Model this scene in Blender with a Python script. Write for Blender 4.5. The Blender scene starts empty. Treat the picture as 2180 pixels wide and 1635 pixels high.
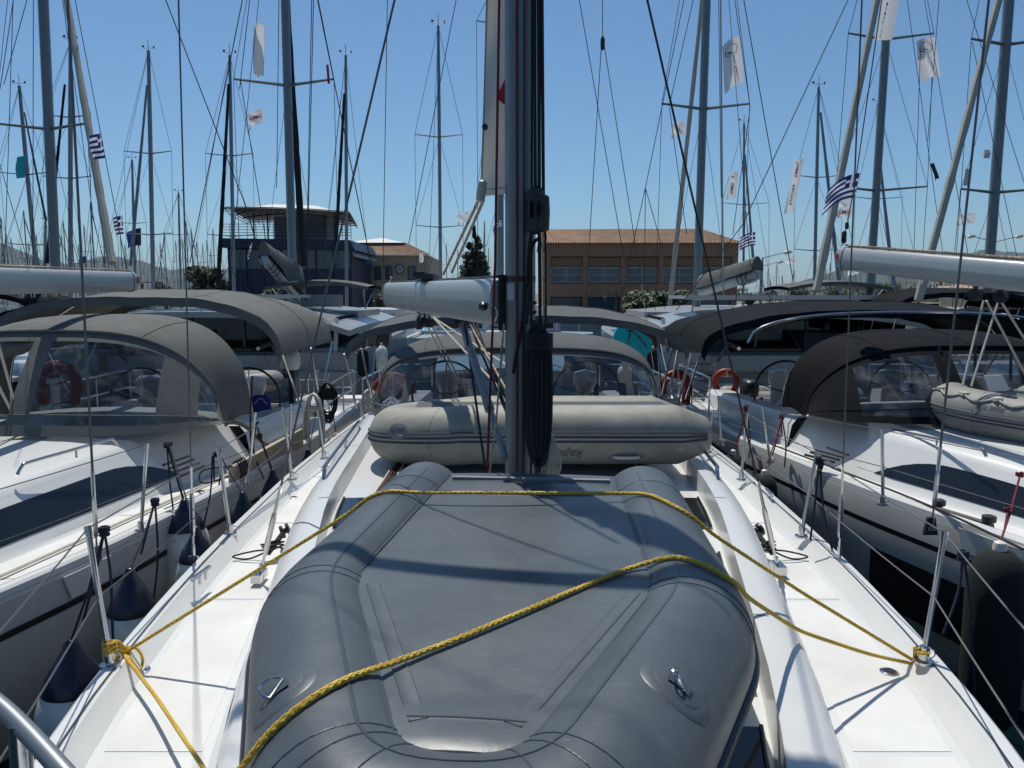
import bpy, math, random
from mathutils import Vector, Matrix
random.seed(7)
R = math.radians
V = Vector
scene = bpy.context.scene
COL = scene.collection
# ------------------------------------------------------------------ camera, sky, sun, exposure
CZ = 3.05                      # eye height above the water
FPX = 1640.0                   # focal length in pixels of the 2180 px wide photograph
PITCH = R(6.7)
cam = bpy.data.cameras.new('camera'); camo = bpy.data.objects.new('camera', cam); COL.objects.link(camo)
cam.sensor_width = 36; cam.lens = 36 * FPX / 2180; cam.clip_start = 0.05; cam.clip_end = 20000
camo.location = (0, 0, CZ); camo.rotation_euler = (R(90) - PITCH, 0, 0)
scene.camera = camo
SUN_EL, SUN_AZ = 66.0, -20.0     # azimuth clockwise from +Y
w = bpy.data.worlds.new('World'); scene.world = w; w.use_nodes = True
nt = w.node_tree; bg = nt.nodes['Background']
sky = nt.nodes.new('ShaderNodeTexSky'); sky.sky_type = 'NISHITA'; sky.sun_disc = False
sky.sun_elevation = R(SUN_EL); sky.sun_rotation = R(SUN_AZ); sky.altitude = 0
sky.air_density = 1.0; sky.dust_density = 0.5; sky.ozone_density = 2.0
tint = nt.nodes.new('ShaderNodeMix'); tint.data_type = 'RGBA'; tint.blend_type = 'MULTIPLY'; tint.inputs[0].default_value = 1; tint.inputs[7].default_value = (.80, 1.06, 1.22, 1)
nt.links.new(sky.outputs[0], tint.inputs[6]); nt.links.new(tint.outputs[2], bg.inputs[0]); bg.inputs[1].default_value = 0.078
sl = bpy.data.lights.new('sun', 'SUN'); sl.energy = 4.4; sl.angle = R(0.5); sl.color = (1.0, 0.96, 0.88)
so = bpy.data.objects.new('sun', sl); COL.objects.link(so)
sd = V((math.sin(R(SUN_AZ)) * math.cos(R(SUN_EL)), math.cos(R(SUN_AZ)) * math.cos(R(SUN_EL)), math.sin(R(SUN_EL))))
so.rotation_euler = (-sd).to_track_quat('-Z', 'Y').to_euler(); so.location = sd * 60
scene.view_settings.view_transform = 'Standard'; scene.view_settings.look = 'None'
scene.view_settings.gamma = 1; scene.view_settings.use_curve_mapping = False
scene.view_settings.exposure = 0.0
scene.render.engine = 'CYCLES'
cy = scene.cycles
cy.max_bounces = 7; cy.transparent_max_bounces = 24; cy.volume_bounces = 0

# ------------------------------------------------------------------ where a picture point lies in the place
CP, SP = math.cos(PITCH), math.sin(PITCH)
def ray(x, y):
    u = (x - 1090) / FPX; v = (817.5 - y) / FPX
    return V((u, CP + v * SP, -SP + v * CP))
def P(x, y, Y):
    d = ray(x, y); return V((0, 0, CZ)) + d * (Y / d.y)
def G(x, y, z):
    d = ray(x, y); return V((0, 0, CZ)) + d * ((z - CZ) / d.z)

# ------------------------------------------------------------------ materials
def mat(name, col, rough=0.5, metal=0.0, bump=0, bscale=60, var=0, vscale=5, spec=0.5, coat=0, dirt=None, trans=0, alpha=1, emit=None, wave=None, vstretch=None):
    m = bpy.data.materials.new(name); m.use_nodes = True
    n = m.node_tree.nodes; l = m.node_tree.links; b = n['Principled BSDF']
    b.inputs['Base Color'].default_value = (*col, 1); b.inputs['Roughness'].default_value = rough
    b.inputs['Metallic'].default_value = metal
    b.inputs['Specular IOR Level'].default_value = spec
    if coat: b.inputs['Coat Weight'].default_value = coat; b.inputs['Coat Roughness'].default_value = 0.15
    if trans: b.inputs['Transmission Weight'].default_value = trans
    if alpha < 1: b.inputs['Alpha'].default_value = alpha
    tc = n.new('ShaderNodeTexCoord')
    src = tc.outputs['Object']
    if vstretch:
        mp = n.new('ShaderNodeMapping'); mp.inputs['Scale'].default_value = vstretch
        l.new(src, mp.inputs[0]); src2 = mp.outputs[0]
    else: src2 = src
    if var:
        t = n.new('ShaderNodeTexNoise'); t.inputs['Scale'].default_value = vscale; t.inputs['Detail'].default_value = 6; t.inputs['Roughness'].default_value = 0.62
        l.new(src2, t.inputs['Vector'])
        r = n.new('ShaderNodeValToRGB'); r.color_ramp.elements[0].position = 0.32; r.color_ramp.elements[1].position = 0.72
        d = dirt or tuple(c * (1 - var) for c in col)
        r.color_ramp.elements[0].color = (*d, 1); r.color_ramp.elements[1].color = (*[min(1, c * (1 + var * .35)) for c in col], 1)
        l.new(t.outputs[0], r.inputs[0]); l.new(r.outputs[0], b.inputs['Base Color'])
        mr = n.new('ShaderNodeMapRange'); mr.inputs[3].default_value = min(1, rough + .12); mr.inputs[4].default_value = max(0.03, rough - .1)
        l.new(t.outputs[0], mr.inputs[0]); l.new(mr.outputs[0], b.inputs['Roughness'])
    if wave:
        wv = n.new('ShaderNodeTexWave'); wv.inputs['Scale'].default_value = wave[0]; wv.bands_direction = wave[1]
        l.new(src, wv.inputs['Vector']); bp = n.new('ShaderNodeBump'); bp.inputs['Strength'].default_value = wave[2]; bp.inputs['Distance'].default_value = 0.01
        l.new(wv.outputs[0], bp.inputs['Height']); l.new(bp.outputs[0], b.inputs['Normal'])
    elif bump:
        t2 = n.new('ShaderNodeTexNoise'); t2.inputs['Scale'].default_value = bscale; t2.inputs['Detail'].default_value = 3
        l.new(src, t2.inputs['Vector']); bp = n.new('ShaderNodeBump'); bp.inputs['Strength'].default_value = bump; bp.inputs['Distance'].default_value = 0.01
        l.new(t2.outputs[0], bp.inputs['Height']); l.new(bp.outputs[0], b.inputs['Normal'])
    return m
M = {}
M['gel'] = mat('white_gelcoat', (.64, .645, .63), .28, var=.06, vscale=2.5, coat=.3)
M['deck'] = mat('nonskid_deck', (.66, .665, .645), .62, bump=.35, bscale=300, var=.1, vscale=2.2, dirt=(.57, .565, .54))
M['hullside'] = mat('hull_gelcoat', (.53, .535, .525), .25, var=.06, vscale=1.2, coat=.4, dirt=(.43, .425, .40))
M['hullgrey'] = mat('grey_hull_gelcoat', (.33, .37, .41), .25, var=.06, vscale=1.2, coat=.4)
M['hullblue'] = mat('pale_blue_hull', (.25, .38, .47), .3, var=.08, vscale=1)
M['grey_trim'] = mat('grey_trim', (.42, .42, .40), .5)
M['black'] = mat('black_plastic', (.012, .012, .014), .4)
M['darkglass'] = mat('smoked_window', (.008, .010, .012), .08, spec=.6)
M['glass'] = mat('window_glass', (.03, .05, .075), .08, spec=.7)
M['chrome'] = mat('polished_steel', (.55, .55, .55), .16, metal=1, bump=.03, bscale=30)
M['wire'] = mat('steel_wire', (.13, .13, .13), .42, metal=.5)
M['wiredark'] = mat('dark_wire', (.035, .037, .04), .5, metal=.3)
M['alu'] = mat('anodised_mast', (.17, .195, .21), .38, metal=.4, var=.08, vscale=3, vstretch=(1, 1, .15))
M['boom'] = mat('boom_alloy', (.42, .44, .43), .33, metal=.3, var=.07, vscale=2.5, wave=(18, 'Z', .02))
M['farmast'] = mat('weathered_alloy', (.20, .225, .245), .45, metal=.5)
M['whitepaint'] = mat('white_paint', (.66, .66, .64), .4)
def pvc(name, col, dark, rough=.42):
    m = bpy.data.materials.new(name); m.use_nodes = True; n = m.node_tree.nodes; l = m.node_tree.links; b = n['Principled BSDF']
    tc = n.new('ShaderNodeTexCoord'); a = n.new('ShaderNodeTexNoise'); a.inputs['Scale'].default_value = 2.2; a.inputs['Detail'].default_value = 8; a.inputs['Roughness'].default_value = .7
    l.new(tc.outputs['Object'], a.inputs['Vector'])
    r = n.new('ShaderNodeValToRGB'); r.color_ramp.elements[0].position = .3; r.color_ramp.elements[1].position = .75
    r.color_ramp.elements[0].color = (*dark, 1); r.color_ramp.elements[1].color = (*col, 1); l.new(a.outputs[0], r.inputs[0])
    # chafe marks: stretched thin noise
    mp = n.new('ShaderNodeMapping'); mp.inputs['Scale'].default_value = (4, 26, 8); mp.inputs['Rotation'].default_value = (0, 0, .5); l.new(tc.outputs['Object'], mp.inputs[0])
    s = n.new('ShaderNodeTexNoise'); s.inputs['Scale'].default_value = 2.6; s.inputs['Detail'].default_value = 9; s.inputs['Roughness'].default_value = .75; l.new(mp.outputs[0], s.inputs['Vector'])
    sr = n.new('ShaderNodeValToRGB'); sr.color_ramp.elements[0].position = .60; sr.color_ramp.elements[1].position = .72
    sr.color_ramp.elements[0].color = (0, 0, 0, 1); sr.color_ramp.elements[1].color = (.42, .42, .42, 1); l.new(s.outputs[0], sr.inputs[0])
    mx = n.new('ShaderNodeMix'); mx.data_type = 'RGBA'; l.new(sr.outputs[0], mx.inputs[0]); l.new(r.outputs[0], mx.inputs[6]); mx.inputs[7].default_value = (*[min(1, c * 2.3 + .06) for c in col], 1)
    l.new(mx.outputs[2], b.inputs['Base Color'])
    mr = n.new('ShaderNodeMapRange'); mr.inputs[3].default_value = rough - .07; mr.inputs[4].default_value = rough + .16; l.new(a.outputs[0], mr.inputs[0]); l.new(mr.outputs[0], b.inputs['Roughness'])
    f = n.new('ShaderNodeTexNoise'); f.inputs['Scale'].default_value = 7; f.inputs['Detail'].default_value = 5; l.new(tc.outputs['Object'], f.inputs['Vector'])
    w1 = n.new('ShaderNodeTexNoise'); w1.inputs['Scale'].default_value = 900; l.new(tc.outputs['Object'], w1.inputs['Vector'])
    bp = n.new('ShaderNodeBump'); bp.inputs['Strength'].default_value = .25; bp.inputs['Distance'].default_value = .012; l.new(f.outputs[0], bp.inputs['Height'])
    b2 = n.new('ShaderNodeBump'); b2.inputs['Strength'].default_value = .12; b2.inputs['Distance'].default_value = .002; l.new(w1.outputs[0], b2.inputs['Height']); l.new(bp.outputs[0], b2.inputs['Normal'])
    l.new(b2.outputs[0], b.inputs['Normal'])
    return m
M['pvcgrey'] = pvc('grey_dinghy_fabric', (.084, .099, .110), (.055, .067, .076), .35)
M['pvcseam'] = mat('dinghy_seam_tape', (.055, .070, .083), .34, bump=.2, bscale=40)
M['pvcbeige'] = pvc('weathered_beige_fabric', (.36, .35, .30), (.17, .166, .14), .55)
M['pvclight'] = pvc('light_grey_fabric', (.24, .237, .22), (.17, .168, .155), .55)
M['rubber'] = mat('black_rubber', (.015, .016, .018), .35)
M['stripe'] = mat('dark_rub_stripe', (.055, .055, .052), .5)
M['cream'] = mat('cream_rubber', (.62, .60, .52), .4, var=.1)
M['canvas'] = mat('grey_canvas', (.135, .14, .132), .85, spec=.12, bump=.5, bscale=5, var=.12, vscale=4)
M['canvasblue'] = mat('slate_canvas', (.105, .11, .113), .85, spec=.12, bump=.5, bscale=5, var=.1, vscale=4)
M['canvasblack'] = mat('black_canvas', (.008, .009, .011), .85, spec=.10, bump=.8, bscale=5, var=.2, vscale=4)
M['sailcloth'] = mat('furled_sailcloth', (.42, .405, .34), .85, spec=.1, bump=.3, bscale=12, var=.1, vscale=3)
M['darksail'] = mat('dark_uv_strip', (.02, .023, .026), .9, spec=.1)
M['yellow'] = mat('yellow_rope', (.62, .40, .045), .6, var=.25, vscale=60)
M['ropeblack'] = mat('black_rope', (.014, .014, .016), .8, bump=.6, bscale=300)
M['ropenavy'] = mat('navy_rope', (.012, .016, .04), .75, bump=.6, bscale=300)
M['ropered'] = mat('dark_red_rope', (.20, .018, .03), .75, bump=.8, bscale=260, var=.4, vscale=200)
M['ropewhite'] = mat('white_rope', (.58, .55, .47), .8, bump=.6, bscale=300, var=.15, vscale=30)
M['ropefleck'] = mat('flecked_rope', (.60, .50, .36), .8, var=.75, vscale=55, dirt=(.08, .04, .03))
M['fender'] = mat('white_fender_vinyl', (.74, .74, .70), .3, var=.15, vscale=5, coat=.2, dirt=(.45, .44, .39))
M['navy'] = mat('navy_vinyl', (.004, .007, .024), .28)
M['fendercloth'] = mat('dark_green_fender_cover', (.006, .009, .008), .9, bump=.4, bscale=300)
M['orange'] = mat('orange_lifebuoy', (.30, .024, .010), .55, var=.15)
M['teak'] = mat('weathered_teak', (.30, .22, .145), .75, var=.3, vscale=8, vstretch=(1, 6, 1))
M['plank'] = mat('pontoon_board', (.30, .26, .20), .85, var=.3, vscale=5)
M['wood'] = mat('bare_plank', (.42, .35, .26), .8, var=.25, vscale=6)
M['concrete'] = mat('quay_concrete', (.36, .34, .31), .9, var=.2, vscale=.5)
M['terracotta'] = mat('terracotta_render', (.20, .125, .083), .9, var=.12, vscale=.6)
M['creamwall'] = mat('cream_render', (.30, .27, .20), .9, var=.1, vscale=.6)
M['bluewall'] = mat('blue_cladding', (.006, .014, .045), .5)
M['greywall'] = mat('grey_panel', (.20, .21, .22), .7)
M['tile'] = mat('roof_tile', (.35, .225, .145), .85, var=.35, vscale=1.5)
M['metalroof'] = mat('pale_metal_roof', (.62, .61, .57), .5, wave=(6, 'X', .4))
M['darksteel'] = mat('dark_steel', (.02, .022, .028), .5)
M['woodslat'] = mat('brown_wood_slat', (.16, .10, .055), .8, var=.2)
M['leafdark'] = mat('dark_foliage', (.018, .032, .014), .7)
M['leaf'] = mat('green_foliage', (.03, .055, .014), .65)
M['leafmid'] = mat('mid_foliage', (.022, .04, .013), .65)
M['bark'] = mat('bark', (.12, .085, .06), .9, bump=.6, bscale=20)
M['hill'] = mat('scrub_hill', (.050, .068, .050), .95, var=.45, vscale=.012)
M['land'] = mat('dry_ground', (.16, .15, .10), .95, var=.3, vscale=.05)
def cloth(name, col, k=.55):
    m = mat(name, col, .85, spec=.1); n = m.node_tree.nodes; l = m.node_tree.links; b = n['Principled BSDF']; t = n.new('ShaderNodeBsdfTranslucent'); t.inputs[0].default_value = (*col, 1)
    mx = n.new('ShaderNodeMixShader'); mx.inputs[0].default_value = k; l.new(b.outputs[0], mx.inputs[1]); l.new(t.outputs[0], mx.inputs[2]); l.new(mx.outputs[0], n['Material Output'].inputs[0]); return m
M['flagwhite'] = cloth('flag_white', (.80, .80, .82))
M['frame'] = mat('pale_window_frame', (.22, .24, .25), .5)
M['catgel_shaded'] = mat('shaded_white_gelcoat', (.29, .30, .30), .3, var=.08, vscale=1.5, coat=.3)  # white catamaran gelcoat, colour darkened to stand in for shade
M['flagblue'] = cloth('flag_blue', (.02, .04, .20))
M['mainsail'] = cloth('white_sailcloth', (.70, .70, .68), .4)
M['teal'] = mat('turquoise_board', (.01, .42, .46), .35)
M['redflag'] = mat('print_red', (.50, .03, .05), .7)
M['printnavy'] = mat('print_navy', (.02, .035, .09), .7)
M['printgrey'] = mat('print_grey', (.10, .10, .10), .6)
M['lampglass'] = mat('lamp_glass', (.45, .42, .35), .3)
M['solar'] = mat('solar_cell', (.02, .025, .04), .12, spec=.6)
M['blue'] = mat('blue_cloth', (.01, .02, .20), .7)
M['cushion'] = mat('grey_cushion', (.10, .115, .14), .8)
def vinyl():
    m = bpy.data.materials.new('clear_vinyl'); m.use_nodes = True; n = m.node_tree.nodes; l = m.node_tree.links
    for x in list(n): n.remove(x)
    o = n.new('ShaderNodeOutputMaterial'); mx = n.new('ShaderNodeMixShader'); tr = n.new('ShaderNodeBsdfTransparent'); gl = n.new('ShaderNodeBsdfGlossy')
    tr.inputs[0].default_value = (.33, .36, .40, 1); gl.inputs['Roughness'].default_value = .06; gl.inputs[0].default_value = (.9, .9, .9, 1)
    fr = n.new('ShaderNodeFresnel'); fr.inputs[0].default_value = 1.5
    tc = n.new('ShaderNodeTexCoord'); t = n.new('ShaderNodeTexNoise'); t.inputs['Scale'].default_value = 3.2; t.inputs['Detail'].default_value = 3; t.inputs['Distortion'].default_value = 1.2
    l.new(tc.outputs['Object'], t.inputs['Vector']); bp = n.new('ShaderNodeBump'); bp.inputs['Strength'].default_value = .7; bp.inputs['Distance'].default_value = .05
    l.new(t.outputs[0], bp.inputs['Height']); l.new(bp.outputs[0], gl.inputs['Normal']); l.new(bp.outputs[0], fr.inputs['Normal'])
    ad = n.new('ShaderNodeMath'); ad.operation = 'MULTIPLY_ADD'; ad.inputs[1].default_value = .75; ad.inputs[2].default_value = .0; l.new(fr.outputs[0], ad.inputs[0])
    l.new(ad.outputs[0], mx.inputs[0]); l.new(tr.outputs[0], mx.inputs[1]); l.new(gl.outputs[0], mx.inputs[2])
    # pale window reflections painted in as a little white scatter in patches
    df = n.new('ShaderNodeBsdfTranslucent'); df.inputs[0].default_value = (.60, .60, .56, 1); d2 = n.new('ShaderNodeBsdfDiffuse'); d2.inputs[0].default_value = (.5, .5, .48, 1); md = n.new('ShaderNodeMixShader'); l.new(df.outputs[0], md.inputs[1]); l.new(d2.outputs[0], md.inputs[2])
    t3 = n.new('ShaderNodeTexNoise'); t3.inputs['Scale'].default_value = 2.4; t3.inputs['Detail'].default_value = 7; t3.inputs['Distortion'].default_value = 2.0; l.new(tc.outputs['Object'], t3.inputs['Vector'])
    r3 = n.new('ShaderNodeMapRange'); r3.inputs[1].default_value = .48; r3.inputs[2].default_value = .78; r3.inputs[3].default_value = .02; r3.inputs[4].default_value = .42; l.new(t3.outputs[0], r3.inputs[0])
    m3 = n.new('ShaderNodeMixShader'); l.new(r3.outputs[0], m3.inputs[0]); l.new(mx.outputs[0], m3.inputs[1]); l.new(md.outputs[0], m3.inputs[2]); l.new(m3.outputs[0], o.inputs[0])
    return m
M['vinyl'] = vinyl()
def watermat():
    m = bpy.data.materials.new('harbour_water'); m.use_nodes = True; n = m.node_tree.nodes; l = m.node_tree.links; b = n['Principled BSDF']
    b.inputs['Base Color'].default_value = (.002, .008, .009, 1); b.inputs['Roughness'].default_value = .06; b.inputs['IOR'].default_value = 1.33
    tc = n.new('ShaderNodeTexCoord'); t = n.new('ShaderNodeTexNoise'); t.inputs['Scale'].default_value = 2.2; t.inputs['Detail'].default_value = 4
    l.new(tc.outputs['Object'], t.inputs['Vector']); bp = n.new('ShaderNodeBump'); bp.inputs['Strength'].default_value = .35; bp.inputs['Distance'].default_value = .12
    l.new(t.outputs[0], bp.inputs['Height']); l.new(bp.outputs[0], b.inputs['Normal']); return m
M['water'] = watermat()

# ------------------------------------------------------------------ mesh helpers
def cr(pts, n=6, closed=False):
    pts = [V(p) for p in pts]; out = []; N = len(pts)
    rng = range(N if closed else N - 1)
    for i in rng:
        p1, p2 = pts[i], pts[(i + 1) % N]
        p0 = pts[(i - 1) % N] if (closed or i > 0) else p1 * 2 - p2
        p3 = pts[(i + 2) % N] if (closed or i + 2 < N) else p2 * 2 - p1
        for k in range(n):
            t = k / n
            out.append(.5 * ((2 * p1) + (-p0 + p2) * t + (2 * p0 - 5 * p1 + 4 * p2 - p3) * t * t + (-p0 + 3 * p1 - 3 * p2 + p3) * t ** 3))
    if not closed: out.append(pts[-1])
    return out
def relax(pts, it=8, step=.03):
    pts = [V(p) for p in pts]; q = [pts[0]]
    for a, b in zip(pts, pts[1:]):
        n = max(1, int((b - a).length / step)); q += [a.lerp(b, k / n) for k in range(1, n + 1)]
    for _ in range(it): q = [q[0]] + [(q[i - 1] + q[i] * 2 + q[i + 1]) / 4 for i in range(1, len(q) - 1)] + [q[-1]]
    return q
def sag(a, b, s, n=10):
    a, b = V(a), V(b); return [a.lerp(b, i / n) - V((0, 0, s * 4 * (i / n) * (1 - i / n))) for i in range(n + 1)]
def interp(tab, y):
    if y <= tab[0][0]: return tab[0][1]
    for (a, va), (b, vb) in zip(tab, tab[1:]):
        if y <= b: return va + (vb - va) * (y - a) / (b - a)
    return tab[-1][1]
def frames(pts, closed=False):
    N = len(pts); fr = []; prev = None
    for i in range(N):
        if closed: t = pts[(i + 1) % N] - pts[i - 1]
        else: t = pts[min(i + 1, N - 1)] - pts[max(i - 1, 0)]
        if t.length < 1e-9: t = V((0, 0, 1))
        t.normalize()
        if prev is None:
            up = V((0, 0, 1)) if abs(t.z) < .9 else V((0, 1, 0)); a = t.cross(up).normalized()
        else:
            a = prev - t * prev.dot(t)
            a = a.normalized() if a.length > 1e-6 else t.orthogonal().normalized()
        b = a.cross(t).normalized(); prev = a; fr.append((t, a, b))
    return fr
class MB:
    def __init__(s): s.v = []; s.f = []; s.m = []; s.mi = 0
    def face(s, idx): s.f.append(tuple(idx)); s.m.append(s.mi)
    def quad(s, *ps):
        b = len(s.v); s.v += [V(p) for p in ps]; s.face(range(b, b + len(ps))); return s
    def box(s, c, sz, rot=None):
        c = V(c); hx, hy, hz = sz[0] / 2, sz[1] / 2, sz[2] / 2; b = len(s.v)
        for dx, dy, dz in ((-1,-1,-1),(1,-1,-1),(1,1,-1),(-1,1,-1),(-1,-1,1),(1,-1,1),(1,1,1),(-1,1,1)):
            o = V((dx * hx, dy * hy, dz * hz))
            if rot is not None: o = rot @ o
            s.v.append(c + o)
        for q in ((0,3,2,1),(4,5,6,7),(0,1,5,4),(1,2,6,5),(2,3,7,6),(3,0,4,7)): s.face([b + i for i in q])
        return s
    def bx(s, x0, x1, y0, y1, z0, z1): return s.box(((x0+x1)/2, (y0+y1)/2, (z0+z1)/2), (abs(x1-x0), abs(y1-y0), abs(z1-z0)))
    def tube(s, pts, r, n=8, closed=False, cap=True, sx=1, sy=1):
        pts = [V(p) for p in pts]; fr = frames(pts, closed); b = len(s.v); N = len(pts)
        for i, p in enumerate(pts):
            rr = r[i] if isinstance(r, (list, tuple)) else r
            t, a, c = fr[i]
            for k in range(n):
                an = 2 * math.pi * k / n; s.v.append(p + a * (math.cos(an) * rr * sx) + c * (math.sin(an) * rr * sy))
        for i in range(N if closed else N - 1):
            j = (i + 1) % N
            for k in range(n):
                k2 = (k + 1) % n; s.face((b + i*n + k, b + i*n + k2, b + j*n + k2, b + j*n + k))
        if cap and not closed:
            s.face([b + k for k in range(n)][::-1]); s.face([b + (N-1)*n + k for k in range(n)])
        return s
    def rope(s, pts, Rr, strands=3, pitch=.06, step=.006, n=5):
        pts = [V(p) for p in pts]; L = [0]
        for a, b in zip(pts, pts[1:]): L.append(L[-1] + (b - a).length)
        tot = L[-1]; m = max(4, int(tot / step)); q = []; j = 0
        for i in range(m + 1):
            d = tot * i / m
            while j < len(L) - 2 and L[j + 1] < d: j += 1
            q.append(pts[j].lerp(pts[j + 1], (d - L[j]) / max(1e-9, L[j + 1] - L[j])))
        fr = frames(q)
        for k in range(strands):
            ph = 2 * math.pi * k / strands; c = []
            for i, p in enumerate(q):
                an = ph + 2 * math.pi * (tot * i / m) / pitch; t, a, b = fr[i]
                c.append(p + (a * math.cos(an) + b * math.sin(an)) * Rr * .5)
            s.tube(c, Rr * .56, n)
        return s
    def braid(s, pts, Rr, pitch=.07, step=.007, n=5):
        for sg in (1, -1):
            q = MB(); q.rope(pts, Rr, 3, pitch * sg, step, n)
            b = len(s.v); s.v += q.v; s.f += [tuple(i + b for i in f) for f in q.f]; s.m += [s.mi] * len(q.f)
        return s
    def lathe(s, c, prof, n=16, axis=(0, 0, 1)):
        c = V(c); q = V(axis).to_track_quat('Z', 'Y'); b = len(s.v)
        for r, z in prof:
            for k in range(n):
                an = 2 * math.pi * k / n; s.v.append(c + q @ V((r * math.cos(an), r * math.sin(an), z)))
        for i in range(len(prof) - 1):
            for k in range(n):
                k2 = (k + 1) % n; s.face((b + i*n + k, b + i*n + k2, b + (i+1)*n + k2, b + (i+1)*n + k))
        s.face([b + k for k in range(n)][::-1]); s.face([b + (len(prof)-1)*n + k for k in range(n)])
        return s
    def grid(s, rows, cond=None):
        b = len(s.v); h = len(rows[0])
        for r in rows: s.v += [V(p) for p in r]
        for i in range(len(rows) - 1):
            for j in range(h - 1):
                if cond is None or cond(i, j): s.face((b + i*h + j, b + i*h + j + 1, b + (i+1)*h + j + 1, b + (i+1)*h + j))
        return s
    def prism(s, poly, off):
        b = len(s.v); n = len(poly); off = V(off)
        s.v += [V(p) for p in poly] + [V(p) + off for p in poly]
        s.face([b + i for i in range(n)][::-1]); s.face([b + n + i for i in range(n)])
        for i in range(n): j = (i + 1) % n; s.face((b + i, b + j, b + n + j, b + n + i))
        return s
    def build(s, name, mats, parent=None, ang=38, flat=False):
        used = sorted({i for f in s.f for i in f})
        if len(used) < len(s.v):
            mp = {o_: k for k, o_ in enumerate(used)}; s.v = [s.v[i] for i in used]; s.f = [tuple(mp[i] for i in f) for f in s.f]
        me = bpy.data.meshes.new(name); me.from_pydata([tuple(p) for p in s.v], [], s.f)
        if not isinstance(mats, (list, tuple)): mats = [mats]
        for m in mats: me.materials.append(M[m] if isinstance(m, str) else m)
        if len(mats) > 1: me.polygons.foreach_set('material_index', s.m)
        me.validate()
        if not flat:
            me.polygons.foreach_set('use_smooth', [True] * len(me.polygons)); me.set_sharp_from_angle(angle=R(ang))
        me.update()
        o = bpy.data.objects.new(name, me); COL.objects.link(o)
        if parent is not None: attach(o, parent)
        return o
ROOT = {}
def attach(o, parent):
    o.parent = parent
    o.matrix_parent_inverse = Matrix.Translation(-ROOT[parent.name]) if parent.name in ROOT else Matrix.Identity(4)
def thing(name, label, cat, loc=(0, 0, 0), group=None):
    o = bpy.data.objects.new(name, None); COL.objects.link(o); o.empty_display_size = .1
    o.location = loc; ROOT[o.name] = V(loc); o['label'] = label; o['category'] = cat
    if group: o['group'] = group
    return o
def tag(o, label, cat, group=None):
    o['label'] = label; o['category'] = cat
    if group: o['group'] = group
    return o
def copy_thing(o, offset, label, rot=None):
    c = o.copy(); COL.objects.link(c); c.location = o.location + V(offset); c['label'] = label
    if rot is not None: c.rotation_euler[2] = rot
    for ch in [x for x in list(bpy.data.objects) if x.parent == o]:
        d = ch.copy(); COL.objects.link(d); d.parent = c; d.matrix_parent_inverse = ch.matrix_parent_inverse.copy()
        for g in [x for x in list(bpy.data.objects) if x.parent == ch]:
            e = g.copy(); COL.objects.link(e); e.parent = d; e.matrix_parent_inverse = g.matrix_parent_inverse.copy()
    return c
def kind(o, k): o['kind'] = k; return o
def textpts(txt, size=1.0, bold=False, shear=0, offset=0):
    cu = bpy.data.curves.new('lettering', 'FONT'); cu.body = txt; cu.size = size; cu.align_x = 'CENTER'; cu.align_y = 'CENTER'; cu.shear = shear; cu.offset = offset; cu.resolution_u = 2
    o = bpy.data.objects.new('lettering', cu); COL.objects.link(o); bpy.context.view_layer.update()
    me = bpy.data.meshes.new_from_object(o.evaluated_get(bpy.context.evaluated_depsgraph_get()))
    vs = [v.co.copy() for v in me.vertices]; fs = [tuple(p.vertices) for p in me.polygons]
    bpy.data.objects.remove(o); bpy.data.meshes.remove(me); bpy.data.curves.remove(cu)
    return vs, fs
def lettering(name, txt, size, fmap, m, parent, shear=0, offset=0):
    vs, fs = textpts(txt, size, shear=shear, offset=offset); mb = MB(); mb.v = [fmap(v.x, v.y) for v in vs]
    for f in fs: mb.face(f)
    return mb.build(name, m, parent, flat=True)
# ================================================================== SETTING
def ring_sheet(name, z, m, size=9000, near=40):
    # one sheet to the horizon, finer near the boats
    xs = [-size, -1500, -300, -80, -near, 0, near, 80, 300, 1500, size]
    mb = MB(); mb.grid([[V((x, y, z)) for x in xs] for y in xs]); o = mb.build(name, m, flat=True); kind(o, 'structure'); return o
ring_sheet('water', 0.0, 'water')
# pontoon the boats are moored to
mb = MB(); mb.bx(-26, 26, 13.35, 15.55, .12, .50); pont = kind(mb.build('pontoon', 'concrete', flat=True), 'structure')
pm = None
for i in range(104):
    x = -15.6 + i * .30
    if pm is None:
        b = MB(); b.box((0, 0, 0), (.285, 2.26, .045)); o = b.build('plank', 'plank', pont, flat=True); pm = o.data
    else:
        o = bpy.data.objects.new('plank', pm); COL.objects.link(o); attach(o, pont)
    o.location = (x, 14.45, .525 + random.uniform(-.004, .004)); o.rotation_euler = (0, 0, random.uniform(-.004, .004))
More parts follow.
